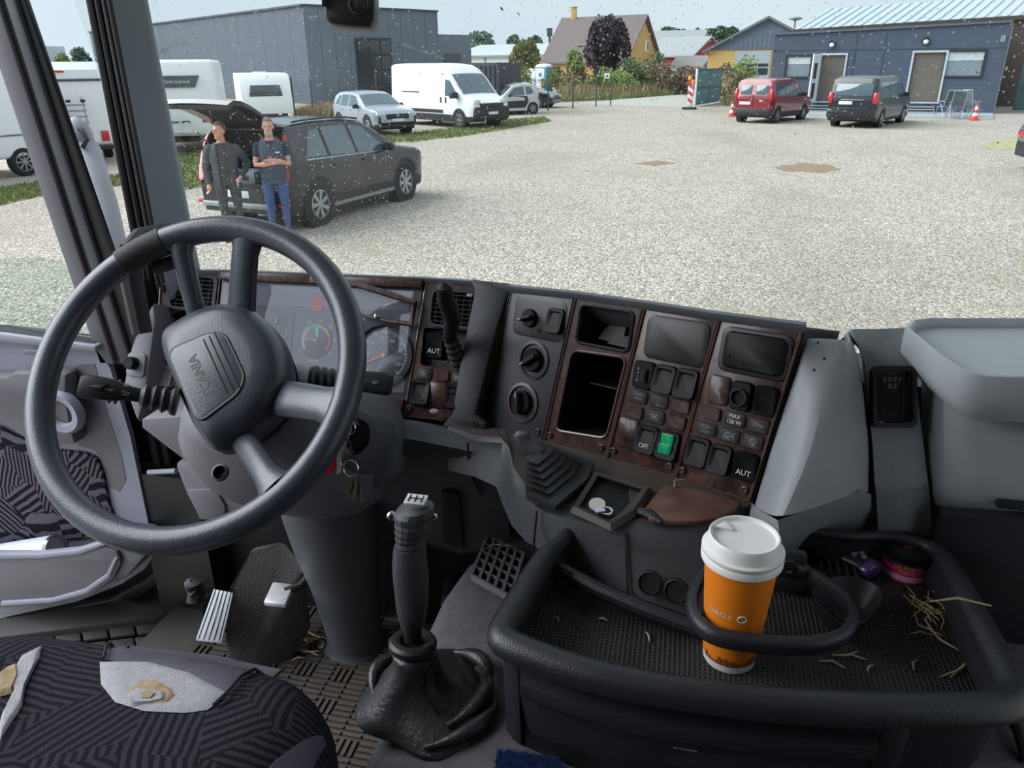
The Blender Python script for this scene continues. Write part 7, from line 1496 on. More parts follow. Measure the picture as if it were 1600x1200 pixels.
# ------------------------------------------------------------------ tunnel cover
TZ = 1.725
tun = thing('engine_tunnel', 'grey flocked engine tunnel cover under the tray', 'tunnel cover')
FLOCK = pm('flocked_grey', srgb(92, 90, 94), .95, spec=.08, var=.14, vs=60, bump=.5, bs=900)
rows = []
for y in (.15, .5, .8, 1.0, 1.1, 1.2, 1.24):
    dz = -.0 if y < 1.1 else -(y-1.1)*.15; s = 0 if y < 1.05 else (y-1.05)*.3
    rows.append([V((-.385+s, y, FZ-.02)), V((-.372+s, y, TZ-.10+dz)), V((-.355+s, y, TZ-.03+dz)), V((-.325+s, y, TZ-.004+dz)), V((-.28+s, y, TZ+.008+dz)), V((-.18, y, TZ+.03+dz)), V((0, y, TZ+.03+dz)), V((.62, y, TZ+.01)), V((.70, y, TZ-.05)), V((.72, y, FZ-.02))])
rows.append([p+V((0, .02, -.05)) for p in rows[-1]]); q = MB(); q.grid(rows); q.build('cover', FLOCK, tun, smooth=60)
def tz(x): return interp(x, [(-.385, FZ), (-.372, TZ-.1), (-.355, TZ-.03), (-.325, TZ-.004), (-.28, TZ+.008), (-.18, TZ+.03), (0, TZ+.03), (.62, TZ+.01)])
# loudspeaker style grille
gp = [onz(x, y, TZ+.025) for x, y in ((762, 842), (818, 868), (798, 936), (737, 902))]
def gq(s, t): return (gp[0].lerp(gp[1], s)).lerp(gp[3].lerp(gp[2], s), t)
q = MB(); q.prism([p+V((0, 0, -.002)) for p in gp], (0, 0, .001)); gr = q.build('grille_base', BLK, tun)
for i in range(6): q = MB(); q.beam(gq(i/5, 0)+V((0, 0, .002)), gq(i/5, 1)+V((0, 0, .002)), .005, .012); q.build('grille_bar', pm('grille_grey', srgb(112, 112, 118), .5), gr)
for i in range(6): q = MB(); q.beam(gq(0, i/5)+V((0, 0, .001)), gq(1, i/5)+V((0, 0, .001)), .004, .012); q.build('grille_bar', MATS['grille_grey'], gr)

# ------------------------------------------------------------------ tray on the tunnel
RZ, TF = 1.925, 1.872
tray = thing('console_tray', 'black rounded storage tray with drawer on the engine tunnel', 'tray')
rim_px = [(800, 960), (785, 990), (800, 1010), (900, 1048), (1000, 1072), (1100, 1088), (1200, 1100), (1300, 1107), (1430, 1110), (1540, 1108), (1580, 1095), (1575, 1062), (1545, 1002), (1500, 918), (1470, 868), (1440, 850), (1380, 838), (1318, 838)]
rim = [onz(x, y, RZ) for x, y in rim_px]; bkl = onz(856, 868, RZ); bl2 = onz(835, 900, RZ)
path = rim+[V((.16, .99, RZ)), V((.02, 1.0, RZ)), V((-.10, .965, RZ)), bkl+V((.012, .03, 0)), bkl, bl2]; rad_ = [.0185]*9+[.0185, .0175, .0165, .0155, .0145, .012, .009, .008, .008]+[.008, .008, .010, .012, .0155, .0175]
def smooth_path(P, n=4):
    out = []; N = len(P)
    for i in range(N):
        p0, p1, p2, p3 = P[i-1], P[i], P[(i+1) % N], P[(i+2) % N]
        for k in range(n): t = k/n; out.append(.5*((2*p1)+(p2-p0)*t+(2*p0-5*p1+4*p2-p3)*t*t+(3*p1-p0-3*p2+p3)*t**3))
    return out
sp_ = smooth_path(path, 3); TRB = pm('tray_plastic', srgb(38, 40, 45), .4, var=.1, vs=20, bump=.35, bs=600)
sr_ = [lerp(rad_[i], rad_[(i+1) % len(rad_)], k/3) for i in range(len(rad_)) for k in range(3)]; q = MB(); q.tube(sp_, sr_, 12, closed=True); q.build('rim', TRB, tray, smooth=60)
cT = sum(sp_, V((0, 0, 0)))/len(sp_)
def inset(d, z): return [V(((p.x-cT.x)*(1-d/max(.05, (p-cT).length)) + cT.x, (p.y-cT.y)*(1-d/max(.05, (p-cT).length)) + cT.y, z)) for p in sp_]
w0, w1 = inset(.006, RZ+.004), inset(.011, TF+.004); q = MB(); q.rings([w0, w1], True, False); q.build('inner_wall', DP2, tray, smooth=60)
def rubber_mat():
    m = bpy.data.materials.new('grid_rubber'); m.use_nodes = True; n = m.node_tree; L = n.links.new; p = n.nodes['Principled BSDF']; p.inputs['Base Color'].default_value = (*srgb(62, 60, 60), 1); p.inputs['Roughness'].default_value = .55
    t = nd(n, 'ShaderNodeTexCoord'); hs = []
    for ax in ('X', 'Y'):
        w_ = nd(n, 'ShaderNodeTexWave', Scale=52.0); w_.bands_direction = ax; L(t.outputs['Object'], w_.inputs['Vector']); hs.append(w_)
    mx = nd(n, 'ShaderNodeMath'); mx.operation = 'MAXIMUM'; L(hs[0].outputs['Fac'], mx.inputs[0]); L(hs[1].outputs['Fac'], mx.inputs[1]); b = nd(n, 'ShaderNodeBump', Strength=1.0, Distance=.003); L(mx.outputs[0], b.inputs['Height']); L(b.outputs['Normal'], p.inputs['Normal'])
    r = nd(n, 'ShaderNodeMapRange'); r.inputs['From Min'].default_value = .3; r.inputs['To Min'].default_value = .5; r.inputs['To Max'].default_value = 1.1; L(mx.outputs[0], r.inputs['Value'])
    z = nd(n, 'ShaderNodeTexNoise', Scale=14.0, Detail=4.0); L(t.outputs['Object'], z.inputs['Vector']); rp_ = nd(n, 'ShaderNodeValToRGB'); rp_.color_ramp.elements[0].position = .4; rp_.color_ramp.elements[0].color = (*srgb(48, 47, 48), 1); rp_.color_ramp.elements[1].position = .75; rp_.color_ramp.elements[1].color = (*srgb(74, 70, 66), 1); L(z.outputs['Fac'], rp_.inputs['Fac'])
    mm = nd(n, 'ShaderNodeMix'); mm.data_type = 'RGBA'; mm.blend_type = 'MULTIPLY'; mm.inputs['Factor'].default_value = 1; L(rp_.outputs['Color'], mm.inputs['A']); L(r.outputs['Result'], mm.inputs['B']); L(mm.outputs['Result'], p.inputs['Base Color']); return m
GRIDR = rubber_mat(); q = MB(); q.prism(inset(.009, TF), (0, 0, -.004)); q.build('tray_mat', GRIDR, tray, smooth=20)
q = MB(); q.rings([inset(.0, RZ-.012), inset(.01, TF-.03), inset(.03, TZ+.03)], True, False); q.build('tray_skirt', DP2, tray, smooth=60)
# drawer: follows the near edge
fx = [(p.x, p.y) for p in rim[1:11]]; yf = lambda x: interp(x, sorted(fx))
x0, x1 = onz(808, 1040, RZ).x, onz(1388, 1140, RZ).x; xs_ = [lerp(x0, x1, i/14) for i in range(15)]
lip = []; face = []
for x in xs_:
    y = yf(x); lip.append([V((x, y+.004, RZ-.035)), V((x, y-.012, RZ-.039)), V((x, y-.014, RZ-.052)), V((x, y-.006, RZ-.066)), V((x, y+.012, RZ-.070)), V((x, y+.03, RZ-.055))])
    face.append([V((x, y+.010, RZ-.066)), V((x, y+.012, RZ-.10)), V((x, y+.022, RZ-.165)), V((x, y+.06, RZ-.165)), V((x, y+.06, RZ-.06))])
q = MB(); q.rings(lip); dw_ = q.build('drawer_lip', TRB, tray, smooth=50); q = MB(); q.rings(face); q.build('drawer_front', pm('drawer_dark', srgb(44, 47, 54), .5, var=.06, bump=.3, bs=700), tray, smooth=40)
q = MB(); P = [V((x, yf(x)+.016, TF-.008)) for x in xs_]; q.rings([[p, p+V((0, .05, 0)), p+V((0, .05, -.14)), p+V((0, 0, -.14))] for p in P]); q.build('drawer_recess', BLK, tray)
for xa, xb in ((onz(786, 1000, RZ).x-.004, x0-.004), (x1+.004, x1+.035)): 
    q = MB(); q.rings([[V((x, yf(x)-.002, RZ-.015)), V((x, yf(x)+.012, RZ-.17)), V((x, yf(x)+.08, RZ-.17)), V((x, yf(x)+.08, TF-.01)), V((x, yf(x)+.012, TF-.01)), V((x, yf(x)+.010, RZ-.012))] for x in (xa, (xa+xb)/2, xb)]); q.build('drawer_cheek', TRB, tray, bevel=.006)
q = MB()
for i in range(4): q.box(V((lerp(x0, x1, .47+.018*i), yf(lerp(x0, x1, .47+.018*i))+.0105, RZ-.092)), (.006, .002, .0015))
q.build('drawer_marks', INKG, tray)
q = MB(); q.tube([onz(842, 868, 1.905), onz(872, 888, 1.90), onz(935, 922, 1.895), onz(1005, 952, 1.89), onz(1095, 985, 1.885)], [.010, .011, .011, .011, .010], 10); q.build('back_ledge', TRB, tray)
# support underneath at the right
q = MB(); q.box2((x1+.03, .76, TZ+.005), (.34, .93, TF-.02)); q.build('tray_support', DP2, tray, bevel=.01)
# ------------------------------------------------------------------ cup holder over the tray, with cup
CUPB = onz(1139, 1036, TF); CUPB = V((CUPB.x, CUPB.y+.012, TF))
ch = thing('cup_holder', 'black double-ring cup holder clamped to the tray', 'cup holder'); HZ = TF+.066
hp = [(1098, 900), (1083, 935), (1086, 965), (1112, 990), (1160, 1002), (1230, 1008), (1280, 1006), (1318, 992), (1330, 965), (1318, 935), (1288, 912), (1258, 895)]
P = [onz(x, y, HZ) for x, y in hp]; N = len(P); sm_ = []
for i in range(N-1):
    p0, p1, p2, p3 = P[max(i-1, 0)], P[i], P[i+1], P[min(i+2, N-1)]
    for k in range(5): t = k/5; sm_.append(.5*((2*p1)+(p2-p0)*t+(2*p0-5*p1+4*p2-p3)*t*t+(3*p1-p0-3*p2+p3)*t**3))
sm_.append(P[-1])
rows = []
for i, p in enumerate(sm_):
    d = (sm_[min(i+1, len(sm_)-1)]-sm_[max(i-1, 0)]).normalized(); n_ = V((d.y, -d.x, 0)); rows.append([p+n_*.004+V((0, 0, .010)), p+n_*.0085+V((0, 0, .003)), p+n_*.006+V((0, 0, -.010)), p-n_*.004+V((0, 0, -.011)), p-n_*.007, p-n_*.004+V((0, 0, .010))])
q = MB(); q.rings(rows); q.build('holder_ring', TRB, ch, smooth=60)
# bridge at the back with the round boss
q = MB(); q.tube([onz(1098, 900, HZ), onz(1130, 882, HZ+.01), onz(1200, 880, HZ+.012), onz(1258, 893, HZ)], [.010, .012, .014, .012], 10); q.build('holder_bridge', TRB, ch)
c = onz(1236, 878, HZ+.03); q = MB(); q.box(onz(1234, 880, HZ+.008), (.040, .014, .046), Matrix.Rotation(-.25, 3, 'Z')); q.build('holder_arm', TRB, ch, bevel=.009); q = MB(); q.lathe([(.013, 0), (.012, .006), (.004, .007), (.0004, .004)], onz(1230, 880, HZ+.012)+V((0, -.01, .0)), Matrix.Rotation(radians(85), 3, 'X'), 18, cap=False); q.build('pivot_boss', BLK, ch)
q = MB(); q.box(onz(1200, 900, TF+.015), (.10, .02, .03), Matrix.Rotation(-.2, 3, 'Z')); q.build('holder_foot', DP2, ch, bevel=.005)
# second base dish
dish = smooth_path([onz(x, y, TF+.038) for x, y in ((1290, 905), (1330, 900), (1372, 915), (1376, 940), (1350, 972), (1320, 978), (1285, 950), (1268, 925))], 4); dc = sum(dish, V((0, 0, 0)))/32; q = MB()
q.rings([dish, [dc+(p-dc)*.95 for p in dish], [dc+(p-dc)*.62+V((0, 0, -.030)) for p in dish]], True, False); q.add([dc+(p-dc)*.62+V((0, 0, -.030)) for p in dish], [tuple(range(32))]); q.rings([dish, [dc+(p-dc)*.66+V((0, 0, -.037)) for p in dish]], True, False); q.build('base_dish', TRB, ch, smooth=40)
q = MB(); q.lathe([(.0005, .004), (.014, .004), (.016, 0)], dc+V((0, 0, -.030)), None, 18, cap=False); q.build('dish_boss', BLK, ch)
cup = thing('paper_cup', 'orange paper coffee cup with white lid in the holder ring', 'cup', tuple(CUPB)); CH = .158
Rb, Rt = .031, .0425; ORA = pm('cup_orange', srgb(242, 136, 30), .45, var=.02, vs=3)
prof = lambda z: lerp(Rb, Rt, z/CH)
q = MB(); q.lathe([(Rb-.001, 0), (Rb, .001), (prof(.012), .012)], n=40); q.build('white_base', WHITE, cup); q = MB(); q.lathe([(prof(.0122)+.0001, .0122), (prof(CH), CH)], n=40); q.build('cup_wall', ORA, cup)
DRIP = pm('coffee_drip', srgb(150, 80, 14), .5)
for k in range(14):
    t = radians(-150+k*11); h_ = rnd.uniform(.004, .016); R2 = prof(.012)+.0006; q = MB(); z0 = .0115; dt = radians(rnd.uniform(4, 8)); q.add([V((prof(z)*1.003*cos(a_)+.0006*cos(a_), prof(z)*1.003*sin(a_)+.0006*sin(a_), z)) for a_, z in ((t-dt, z0), (t+dt, z0), (t+dt*.7, z0+h_), (t-dt*.5, z0+h_*.8))], [(0, 1, 2, 3)]); q.build('coffee_drip', DRIP, cup, smooth=None)
LIDM = pm('lid_white', srgb(240, 240, 238), .35, var=.01); q = MB()
q.lathe([(.0435, CH-.012), (.0462, CH-.011), (.0465, CH-.004), (.0452, CH-.002), (.0462, CH), (.0465, CH+.004), (.0430, CH+.006), (.0408, CH+.012), (.0400, CH+.020), (.0385, CH+.0215), (.0365, CH+.0205), (.035, CH+.0165), (.0004, CH+.0155)], n=48, cap=False); ld = q.build('lid', LIDM, cup, smooth=40)
q = MB(); q.prism([V((x, y, CH+.0158)) for x, y in ((-.033, .012), (-.020, .026), (-.012, .010))], (0, 0, .0045)); q.build('lid_tab', LIDM, cup, bevel=.001); q = MB(); q.box((-.0345, .006, CH+.0212), (.003, .008, .0008)); q.build('sip_hole', pm('sip_brown', srgb(170, 150, 130), .6), cup)
# printed name on the cup wall
def wrap_text(s, size, z, ang, R_, m, parent):
    o = text('cup_lettering', s, size, m, Matrix.Identity(4), None, .0)
    me = o.data; sl_ = (Rt-Rb)/CH
    for v_ in me.vertices: a_ = ang+v_.co.x/R_; zz = z+v_.co.y; r_ = prof(zz)+.0005; v_.co = V((r_*cos(a_), r_*sin(a_), zz))
    o.parent = parent; return o
aw = radians(-122); wrap_text('CIRCLE', .0085, .088, aw, .035, WHITE, cup); a_ = aw+.024/.035; R3 = prof(.088)+.0006
q = MB(); cz = .088; q.tube([V(((prof(cz+.0045*sin(t))+.0006)*cos(a_+.0045*cos(t)/.035), (prof(cz+.0045*sin(t))+.0006)*sin(a_+.0045*cos(t)/.035), cz+.0045*sin(t))) for t in [2*pi*i/18 for i in range(18)]], .0007, 5, closed=True); q.build('cup_emblem', WHITE, cup); wrap_text('K', .006, .088, a_, .035, WHITE, cup)

# ------------------------------------------------------------------ things lying on the tray
fr_ = thing('air_freshener_tin', 'pink and black scent tin with slotted lid on the tray', 'air freshener', tuple(onz(1412, 893, TF))); fr_.location.z = TF
PNK = pm('tin_magenta', srgb(206, 44, 120), .35, var=.35, vs=18); q = MB(); q.lathe([(.031, 0), (.032, .002), (.032, .034), (.031, .036)], n=36); q.build('tin_body', PNK, fr_)
q = MB(); q.lathe([(.0322, .004), (.0322, .013)], n=36, cap=False); q.build('pale_band', pm('tin_pale', srgb(226, 170, 200), .4), fr_); q = MB(); q.lathe([(.0323, .024), (.0323, .0345)], n=36, cap=False); q.build('dark_band', pm('tin_plum', srgb(70, 26, 60), .4), fr_)
q = MB(); q.lathe([(.034, .034), (.0355, .036), (.0355, .044), (.033, .046), (.0004, .0455)], n=36, cap=False); q.build('lid', SW, fr_)
for r_ in (.013, .018, .023, .028): q = MB(); q.tube([V((r_*cos(t), r_*sin(t), .0465)) for t in [2*pi*i/32 for i in range(32)]], .0012, 5, closed=True); q.build('lid_ring', SW2, fr_)
q = MB(); q.lathe([(.010, .046), (.0095, .048), (.0004, .048)], n=20, cap=False); q.build('red_button', pm('lid_red', srgb(176, 40, 52), .4, var=.2, vs=80), fr_); q = MB(); q.box((.001, -.001, .0483), (.008, .003, .0004), rotz(.6)); q.build('button_mark', INK, fr_)
for s, z in (('CALIFORNIA', .0265), ('SCENTS', .0185)):
    o = text('tin_lettering', s, .0078, pm('tin_yellow', srgb(226, 186, 90), .5), Matrix.Identity(4), None, .0, sx=.8)
    for v_ in o.data.vertices: a_ = radians(-100)+v_.co.x/.032; v_.co = V((.0327*cos(a_), .0327*sin(a_), z+v_.co.y))
    o.parent = fr_
# handheld remote, black with purple tip
rm_ = thing('handheld_remote', 'black handheld remote with purple end on the tray', 'remote'); A, B = onz(1302, 853, TF+.018), onz(1364, 892, TF+.016); d = (B-A).normalized(); s_ = V((-d.y, d.x, 0)).normalized(); up_ = d.cross(s_); up_ = up_ if up_.z > 0 else -up_
L_ = (B-A).length; rows = []
for f, wv, hv_ in ((0, .010, .006), (.06, .018, .010), (.2, .021, .012), (.45, .019, .012), (.75, .016, .012), (.86, .017, .013)):
    c = A.lerp(B, f); rows.append([c+s_*wv*cos(t)+up_*hv_*sin(t) for t in [2*pi*i/14 for i in range(14)]])
q = MB(); q.rings(rows); q.build('remote_body', pm('remote_black', srgb(50, 50, 54), .3), rm_, smooth=60); rows = []
for f, wv, hv_ in ((.85, .018, .014), (.98, .019, .014), (1.05, .017, .012), (1.08, .010, .007)): c = A.lerp(B, f); rows.append([c+s_*wv*cos(t)+up_*hv_*sin(t) for t in [2*pi*i/14 for i in range(14)]])
q = MB(); q.rings(rows); q.build('purple_tip', pm('purple_plastic', srgb(84, 58, 122), .3, coat=.3), rm_, smooth=60)
for f, k in ((.18, 0), (.42, .5), (.55, -.4), (.62, .4), (.74, 0)): q = MB(); c = A.lerp(B, f)+s_*.012*k+up_*.012; q.lathe([(.0045, -.002), (.0042, .002), (.0004, .0024)], c, frame((0, 0, 0), d, s_, up_).to_3x3(), 12, cap=False); q.build('remote_button', INKG, rm_)
for a_ in (0, pi/2): q = MB(); e = d*cos(a_)+s_*sin(a_); c = A.lerp(B, .2)+up_*.0125; q.beam(c-e*.011, c+e*.011, .0065, .003, up=up_); q.build('direction_pad', SW2, rm_, bevel=.0008)
hd_ = thing('broken_mount', 'black broken plastic mount beside the remote on the tray', 'mount'); A, B = onz(1272, 884, TF+.009), onz(1346, 904, TF+.009); q = MB(); q.beam(A, B, .036, .012); q.build('mount_plate', SW, hd_, bevel=.003)
for i in range(5): q = MB(); q.beam(A.lerp(B, .12+i*.18)+V((0, -.016, .009)), A.lerp(B, .12+i*.18)+V((0, .016, .009)), .004, .004); q.build('mount_rib', SW2, hd_)
q = MB(); q.box(A.lerp(B, .1)+V((.0, .01, .016)), (.02, .016, .022), rotz(.3)); q.build('mount_clip', SW, hd_, bevel=.002)
STR = pm('straw', srgb(182, 160, 122), .8, var=.25, vs=40)
def straw(p, ang, l, w_=.0013, bend=.15, label='', grp='straw bits on the tray', z=None):
    d = V((cos(ang), sin(ang), 0)); n_ = V((-d.y, d.x, 0)); q = MB(); q.tube([V((0, 0, .0015))-d*l/2, n_*l*bend+V((0, 0, .003)), d*l/2+V((0, 0, .0016))], [w_*.5, w_, w_*.5], 5); o = q.build('straw_stalk', STR, None, loc=p); tag(o, label, 'straw', grp); return o
tray_straw = [(1415, 858, .2, .02, 'tiny straw bit before the scent tin'), (1440, 938, 1.0, .05, 'bent stalk near the right wall of the tray, uppermost'), (1455, 950, 2.4, .06, 'dry stalk in the tangle by the right tray wall'), (1448, 960, .5, .05, 'curled stalk in the tangle by the right tray wall'), (1462, 975, 1.4, .06, 'stalk lying along the right tray wall'), (1452, 955, -.5, .02, 'short chip under the stalk tangle'), (1475, 1000, 2.2, .05, 'thin stalk below the tangle'), (1430, 1040, 1.2, .02, 'small leaf shaped chip near the front right of the tray'), (1360, 1045, .9, .015, 'small chip near the tray front'), (1340, 1028, -.3, .02, 'grey curl before the cup holder ring'), (1320, 1022, .4, .035, 'green-grey blade before the cup holder ring'), (1300, 1040, -.2, .03, 'pale blade nearest the cup'), (1488, 1048, .7, .05, 'straw wisp in the front right tray corner'), (1500, 1040, .95, .06, 'long straw in the front right tray corner'), (1262, 875, 1.0, .03, 'straw end behind the cup holder arm'), (1012, 996, 1.9, .018, 'white sliver on the mat left of the cup'), (942, 970, -.1, .012, 'short sliver on the mat far left of the cup'), (870, 968, 2.3, .01, 'tiny sliver in the left half of the tray'), (922, 918, 1.5, .012, 'tiny sliver near the tray back wall')]
for x, y, an_, l, lb in tray_straw: straw(onz(x, y, TF+.001), an_, l, .0015, rnd.uniform(-.25, .25), lb)
for i in range(14): straw(onz(1430+rnd.gauss(30, 18), 925+rnd.gauss(30, 22), TF+.001+.001*i), rnd.uniform(0, 3.1), rnd.uniform(.02, .055), .0009, rnd.uniform(-.4, .4), 'thin dry stalk tangled beside the right tray wall', 'tangle of thin stalks')
straw(onz(1500, 945, RZ+.019), .1, .07, .0018, .12, 'pale straw lying across the right tray rim')
# tunnel top bits at the right
straw(onz(1525, 1128, TZ+.014), -.5, .045, .002, .05, 'brown stalk on the tunnel right of the tray', 'straw on the tunnel'); straw(onz(1500, 1155, TZ+.014), .9, .025, .0015, .4, 'hooked pale stalk on the tunnel right of the tray', 'straw on the tunnel')
q = MB(); q.tube([onz(1570, 1110, TZ+.03), onz(1590, 1140, TZ+.03), onz(1605, 1190, TZ+.02)], .007, 8); tag(q.build('black_hose', RUB), 'black hose end at the right edge of the tunnel', 'hose')
q = MB(); P = [onz(x, y, TZ+.034) for x, y in ((778, 1178), (870, 1192), (900, 1230), (770, 1230))]; q.prism(P, (0, 0, .006)); BLUC = pm('blue_carpet', srgb(32, 62, 116), .95, var=.35, vs=120, bump=1.0, bs=900); bc_ = thing('blue_carpet_mat', 'blue pile carpet mat at the bottom edge', 'mat'); q.build('mat_base', BLUC, bc_)
q = MB(); r2 = random.Random(4)
for i in range(2600): s1, s2 = r2.random(), r2.random(); p = P[0].lerp(P[1], s1).lerp(P[3].lerp(P[2], s1), s2)+V((0, 0, .006)); dv_ = V((r2.gauss(0, .0025), r2.gauss(0, .0025), .007)); q.add([p+V((-.0006, 0, 0)), p+V((.0006, 0, 0)), p+dv_], [(0, 1, 2)])
pl_o = q.build('pile', BLUC, bc_, smooth=None, recalc=False); pl_o['kind'] = 'stuff'
# foam crumbs left of the tray
for i, (x, y, s, lb) in enumerate(((712, 1032, .022, 'large black torn foam piece beside the gear lever'), (728, 1050, .014, 'small black foam crumb right of the torn piece'), (688, 1055, .011, 'black foam crumb next to the gear boot'))):
    q = MB(); q.sphere((0, 0, 0), (s*1.2, s*.6, s*.45), 10); o = q.build('foam_crumb', BLK, None, smooth=None, loc=onz(x, y, tz(-.28)+.008)); tag(o, lb, 'crumb', 'black foam crumbs'); o.rotation_euler = (.2, .1, .5+i)
    for v_ in o.data.vertices: v_.co *= rnd.uniform(.9, 1.1)
# ================================================================== STEERING WHEEL, COLUMN, PEDALS, FLOOR, SEAT
WC = V((-.637, .831, 2.164)); WN = V((.03, -.743, .668)).normalized(); WX = V((1, 0, 0)); WX = (WX-WN*WX.dot(WN)).normalized(); WY = WN.cross(WX)
def WP(a, b, h=0): return WC+WX*a+WY*b+WN*h
def wl(px_, py_, h=0): p = onp(px_, py_, WC+WN*h, WN)-WC-WN*h; return p.dot(WX), p.dot(WY)
sw = thing('steering_wheel', 'black four-spoke lorry steering wheel turned to the right', 'steering wheel')
q = MB(); q.tube([WP(.225*cos(t), .225*sin(t)) for t in [2*pi*i/72 for i in range(72)]], .0188, 16, closed=True); q.build('rim', LEA, sw, smooth=60)
Zw = lambda x, y: (20+x/2.105, 320+y/2.105); HB_ = -.085
for o_, i_, w0, w1 in (((-.084, .206), (-.052, .075), .016, .014), ((.022, .222), (.004, .085), .020, .024), ((.222, -.027), (.060, .002), .024, .028), ((.158, -.140), (.035, -.050), .018, .018)):
    a, b = V(o_), V(i_); d = (b-a).normalized(); n_ = V((-d.y, d.x)); rows = []
    for f in (0, .08, .2, .45, .7, 1.0):
        c = a.lerp(b, f); h = lerp(0, HB_+.01, min(1, f*1.1)**1.2) if f > 0 else .0; w_ = lerp(w0, w1, f)*(1.7 if f == 0 else 1.25 if f < .1 else 1.0); th = .014 if f > .05 else .016
        rows.append([WP(*(c+n_*w_*cos(t)), h+th*sin(t)) for t in [2*pi*k/14 for k in range(14)]])
    q = MB(); q.rings(rows); q.build('spoke', LEA, sw, smooth=70)
def rounded(P, r=.25, n=5):
    out = []
    for i in range(len(P)):
        p0, p1, p2 = V(P[i-1]), V(P[i]), V(P[(i+1) % len(P)]); k = min((p0-p1).length, (p2-p1).length)*r*1.6; k = min(k, (p0-p1).length*.48, (p2-p1).length*.48); a = p1+(p0-p1).normalized()*k; b = p1+(p2-p1).normalized()*k
        for j in range(n+1): t = j/n; c = a*(1-t)**2+p1*2*t*(1-t)+b*t*t; out.append((c.x, c.y))
    return out
# hub pad, laid out about the wheel's own axis (38 degrees)
ca, sa = cos(radians(38)), sin(radians(38)); HX = lambda x, y: (x*ca-y*sa+.0, x*sa+y*ca+.018)
pad = rounded([HX(-.056, -.070), HX(-.046, -.108), HX(.012, -.110), HX(.055, -.098), HX(.088, -.068), HX(.102, -.02), HX(.102, .02), HX(.088, .068), HX(.055, .098), HX(.012, .110), HX(-.046, .108), HX(-.056, .070)], .3)
cx_, cy_ = HX(.015, 0); sc = lambda k, dx=0: [(cx_+(x-cx_)*k, cy_+(y-cy_)*k) for x, y in pad]
q = MB(); q.rings([[WP(*p, HB_-.03) for p in sc(.86)], [WP(*p, HB_) for p in sc(1.0)], [WP(*p, HB_+.03) for p in sc(1.0)], [WP(*p, HB_+.05) for p in sc(.93)], [WP(*p, HB_+.060) for p in sc(.78)], [WP(*p, HB_+.062) for p in sc(.55)]]); q.build('hub_pad', LEA, sw, smooth=60)
q = MB(); q.rings([[WP(*p, HB_-.034) for p in sc(.9)], [WP(*p, HB_-.055) for p in sc(.8)], [WP(*p, HB_-.075) for p in sc(.45)]]); q.build('hub_back', LEA, sw, smooth=60)
PH = HB_+.0625
face_ = rounded([HX(-.040, -.060), HX(-.032, -.070), HX(.026, -.062), HX(.044, -.046), HX(.044, .030), HX(.026, .046), HX(-.032, .054), HX(-.040, .044)], .3)
q = MB(); q.rings([[WP(*p, PH-.006) for p in face_], [WP(*p, PH+.001) for p in face_], [WP(cx_+(x-cx_)*.96, cy_+(y-cy_)*.96, PH+.002) for x, y in face_]]); q.build('hub_face', LEA, sw, smooth=40); q = MB(); q.tube([WP(*p, PH-.0005) for p in face_], .0026, 6, closed=True); q.build('face_groove', BLK, sw)
for x in (.014, .023, .032): q = MB(); q.tube([WP(*HX(x, -.056), PH+.0018), WP(*HX(x, .040), PH+.0018)], .0013, 5); q.build('groove_line', BLK, sw)
tu = V(HX(0, 1))-V(HX(0, 0)); o3 = WP(*HX(-.010, -.008), PH+.002); ux_ = WX*tu.x+WY*tu.y; vv = WN.cross(ux_)
text('hub_lettering', 'SCANIA', .0195, BLK, frame(o3, ux_, vv, WN), sw, .0005, bold=True)
q = MB(); hx = HX(.075, .01); e1, e2, e3 = HX(.072, .018), HX(.082, .018), HX(.077, .0); q.tube([WP(*e1, HB_+.058), WP(*e3, HB_+.0575), WP(*e2, HB_+.055)], .0008, 5); q.build('horn_mark', BLK, sw)
# sleeve wrapped on the rim at the upper left
q = MB(); q.tube([WP(.225*cos(t), .225*sin(t)) for t in [radians(118+i*2.2) for i in range(9)]], .0205, 16); q.build('rim_sleeve', RUB, sw)
q = MB(); q.beam(WP(.205*cos(radians(128)), .205*sin(radians(128)), -.02), WP(.205*cos(radians(112)), .205*sin(radians(112)), -.026), .02, .012, up=WN); q.build('sleeve_flap', RUB, sw, bevel=.004)
# ---- column
colm = thing('steering_column', 'grey steering column housing with stalks and floor shroud', 'steering column')
def crow(off, hw_, hh, dx=0, dy=0, n=20, pw=2.6): return [WP(dx+hw_*(abs(cos(t))**(2/pw))*(1 if cos(t) > 0 else -1), dy+hh*(abs(sin(t))**(2/pw))*(1 if sin(t) > 0 else -1), off) for t in [2*pi*i/n for i in range(n)]]
q = MB(); q.rings([crow(-.135, .075, .060, .01, .0), crow(-.145, .105, .08, .01, -.005), crow(-.19, .150, .105, .02, -.01), crow(-.25, .172, .125, .035, -.015), crow(-.31, .165, .13, .045, -.01), crow(-.38, .14, .12, .045, 0)]); q.build('housing', MP2, colm, smooth=60)
q = MB(); q.lathe([(.012, .0), (.012, .004), (.009, .005), (.008, -.006), (.0004, -.007)], dep(345, 739, 1.015), frame((0, 0, 0), WX, WY, WN).to_3x3(), 16, cap=False); q.build('housing_bolt', BLK, colm)
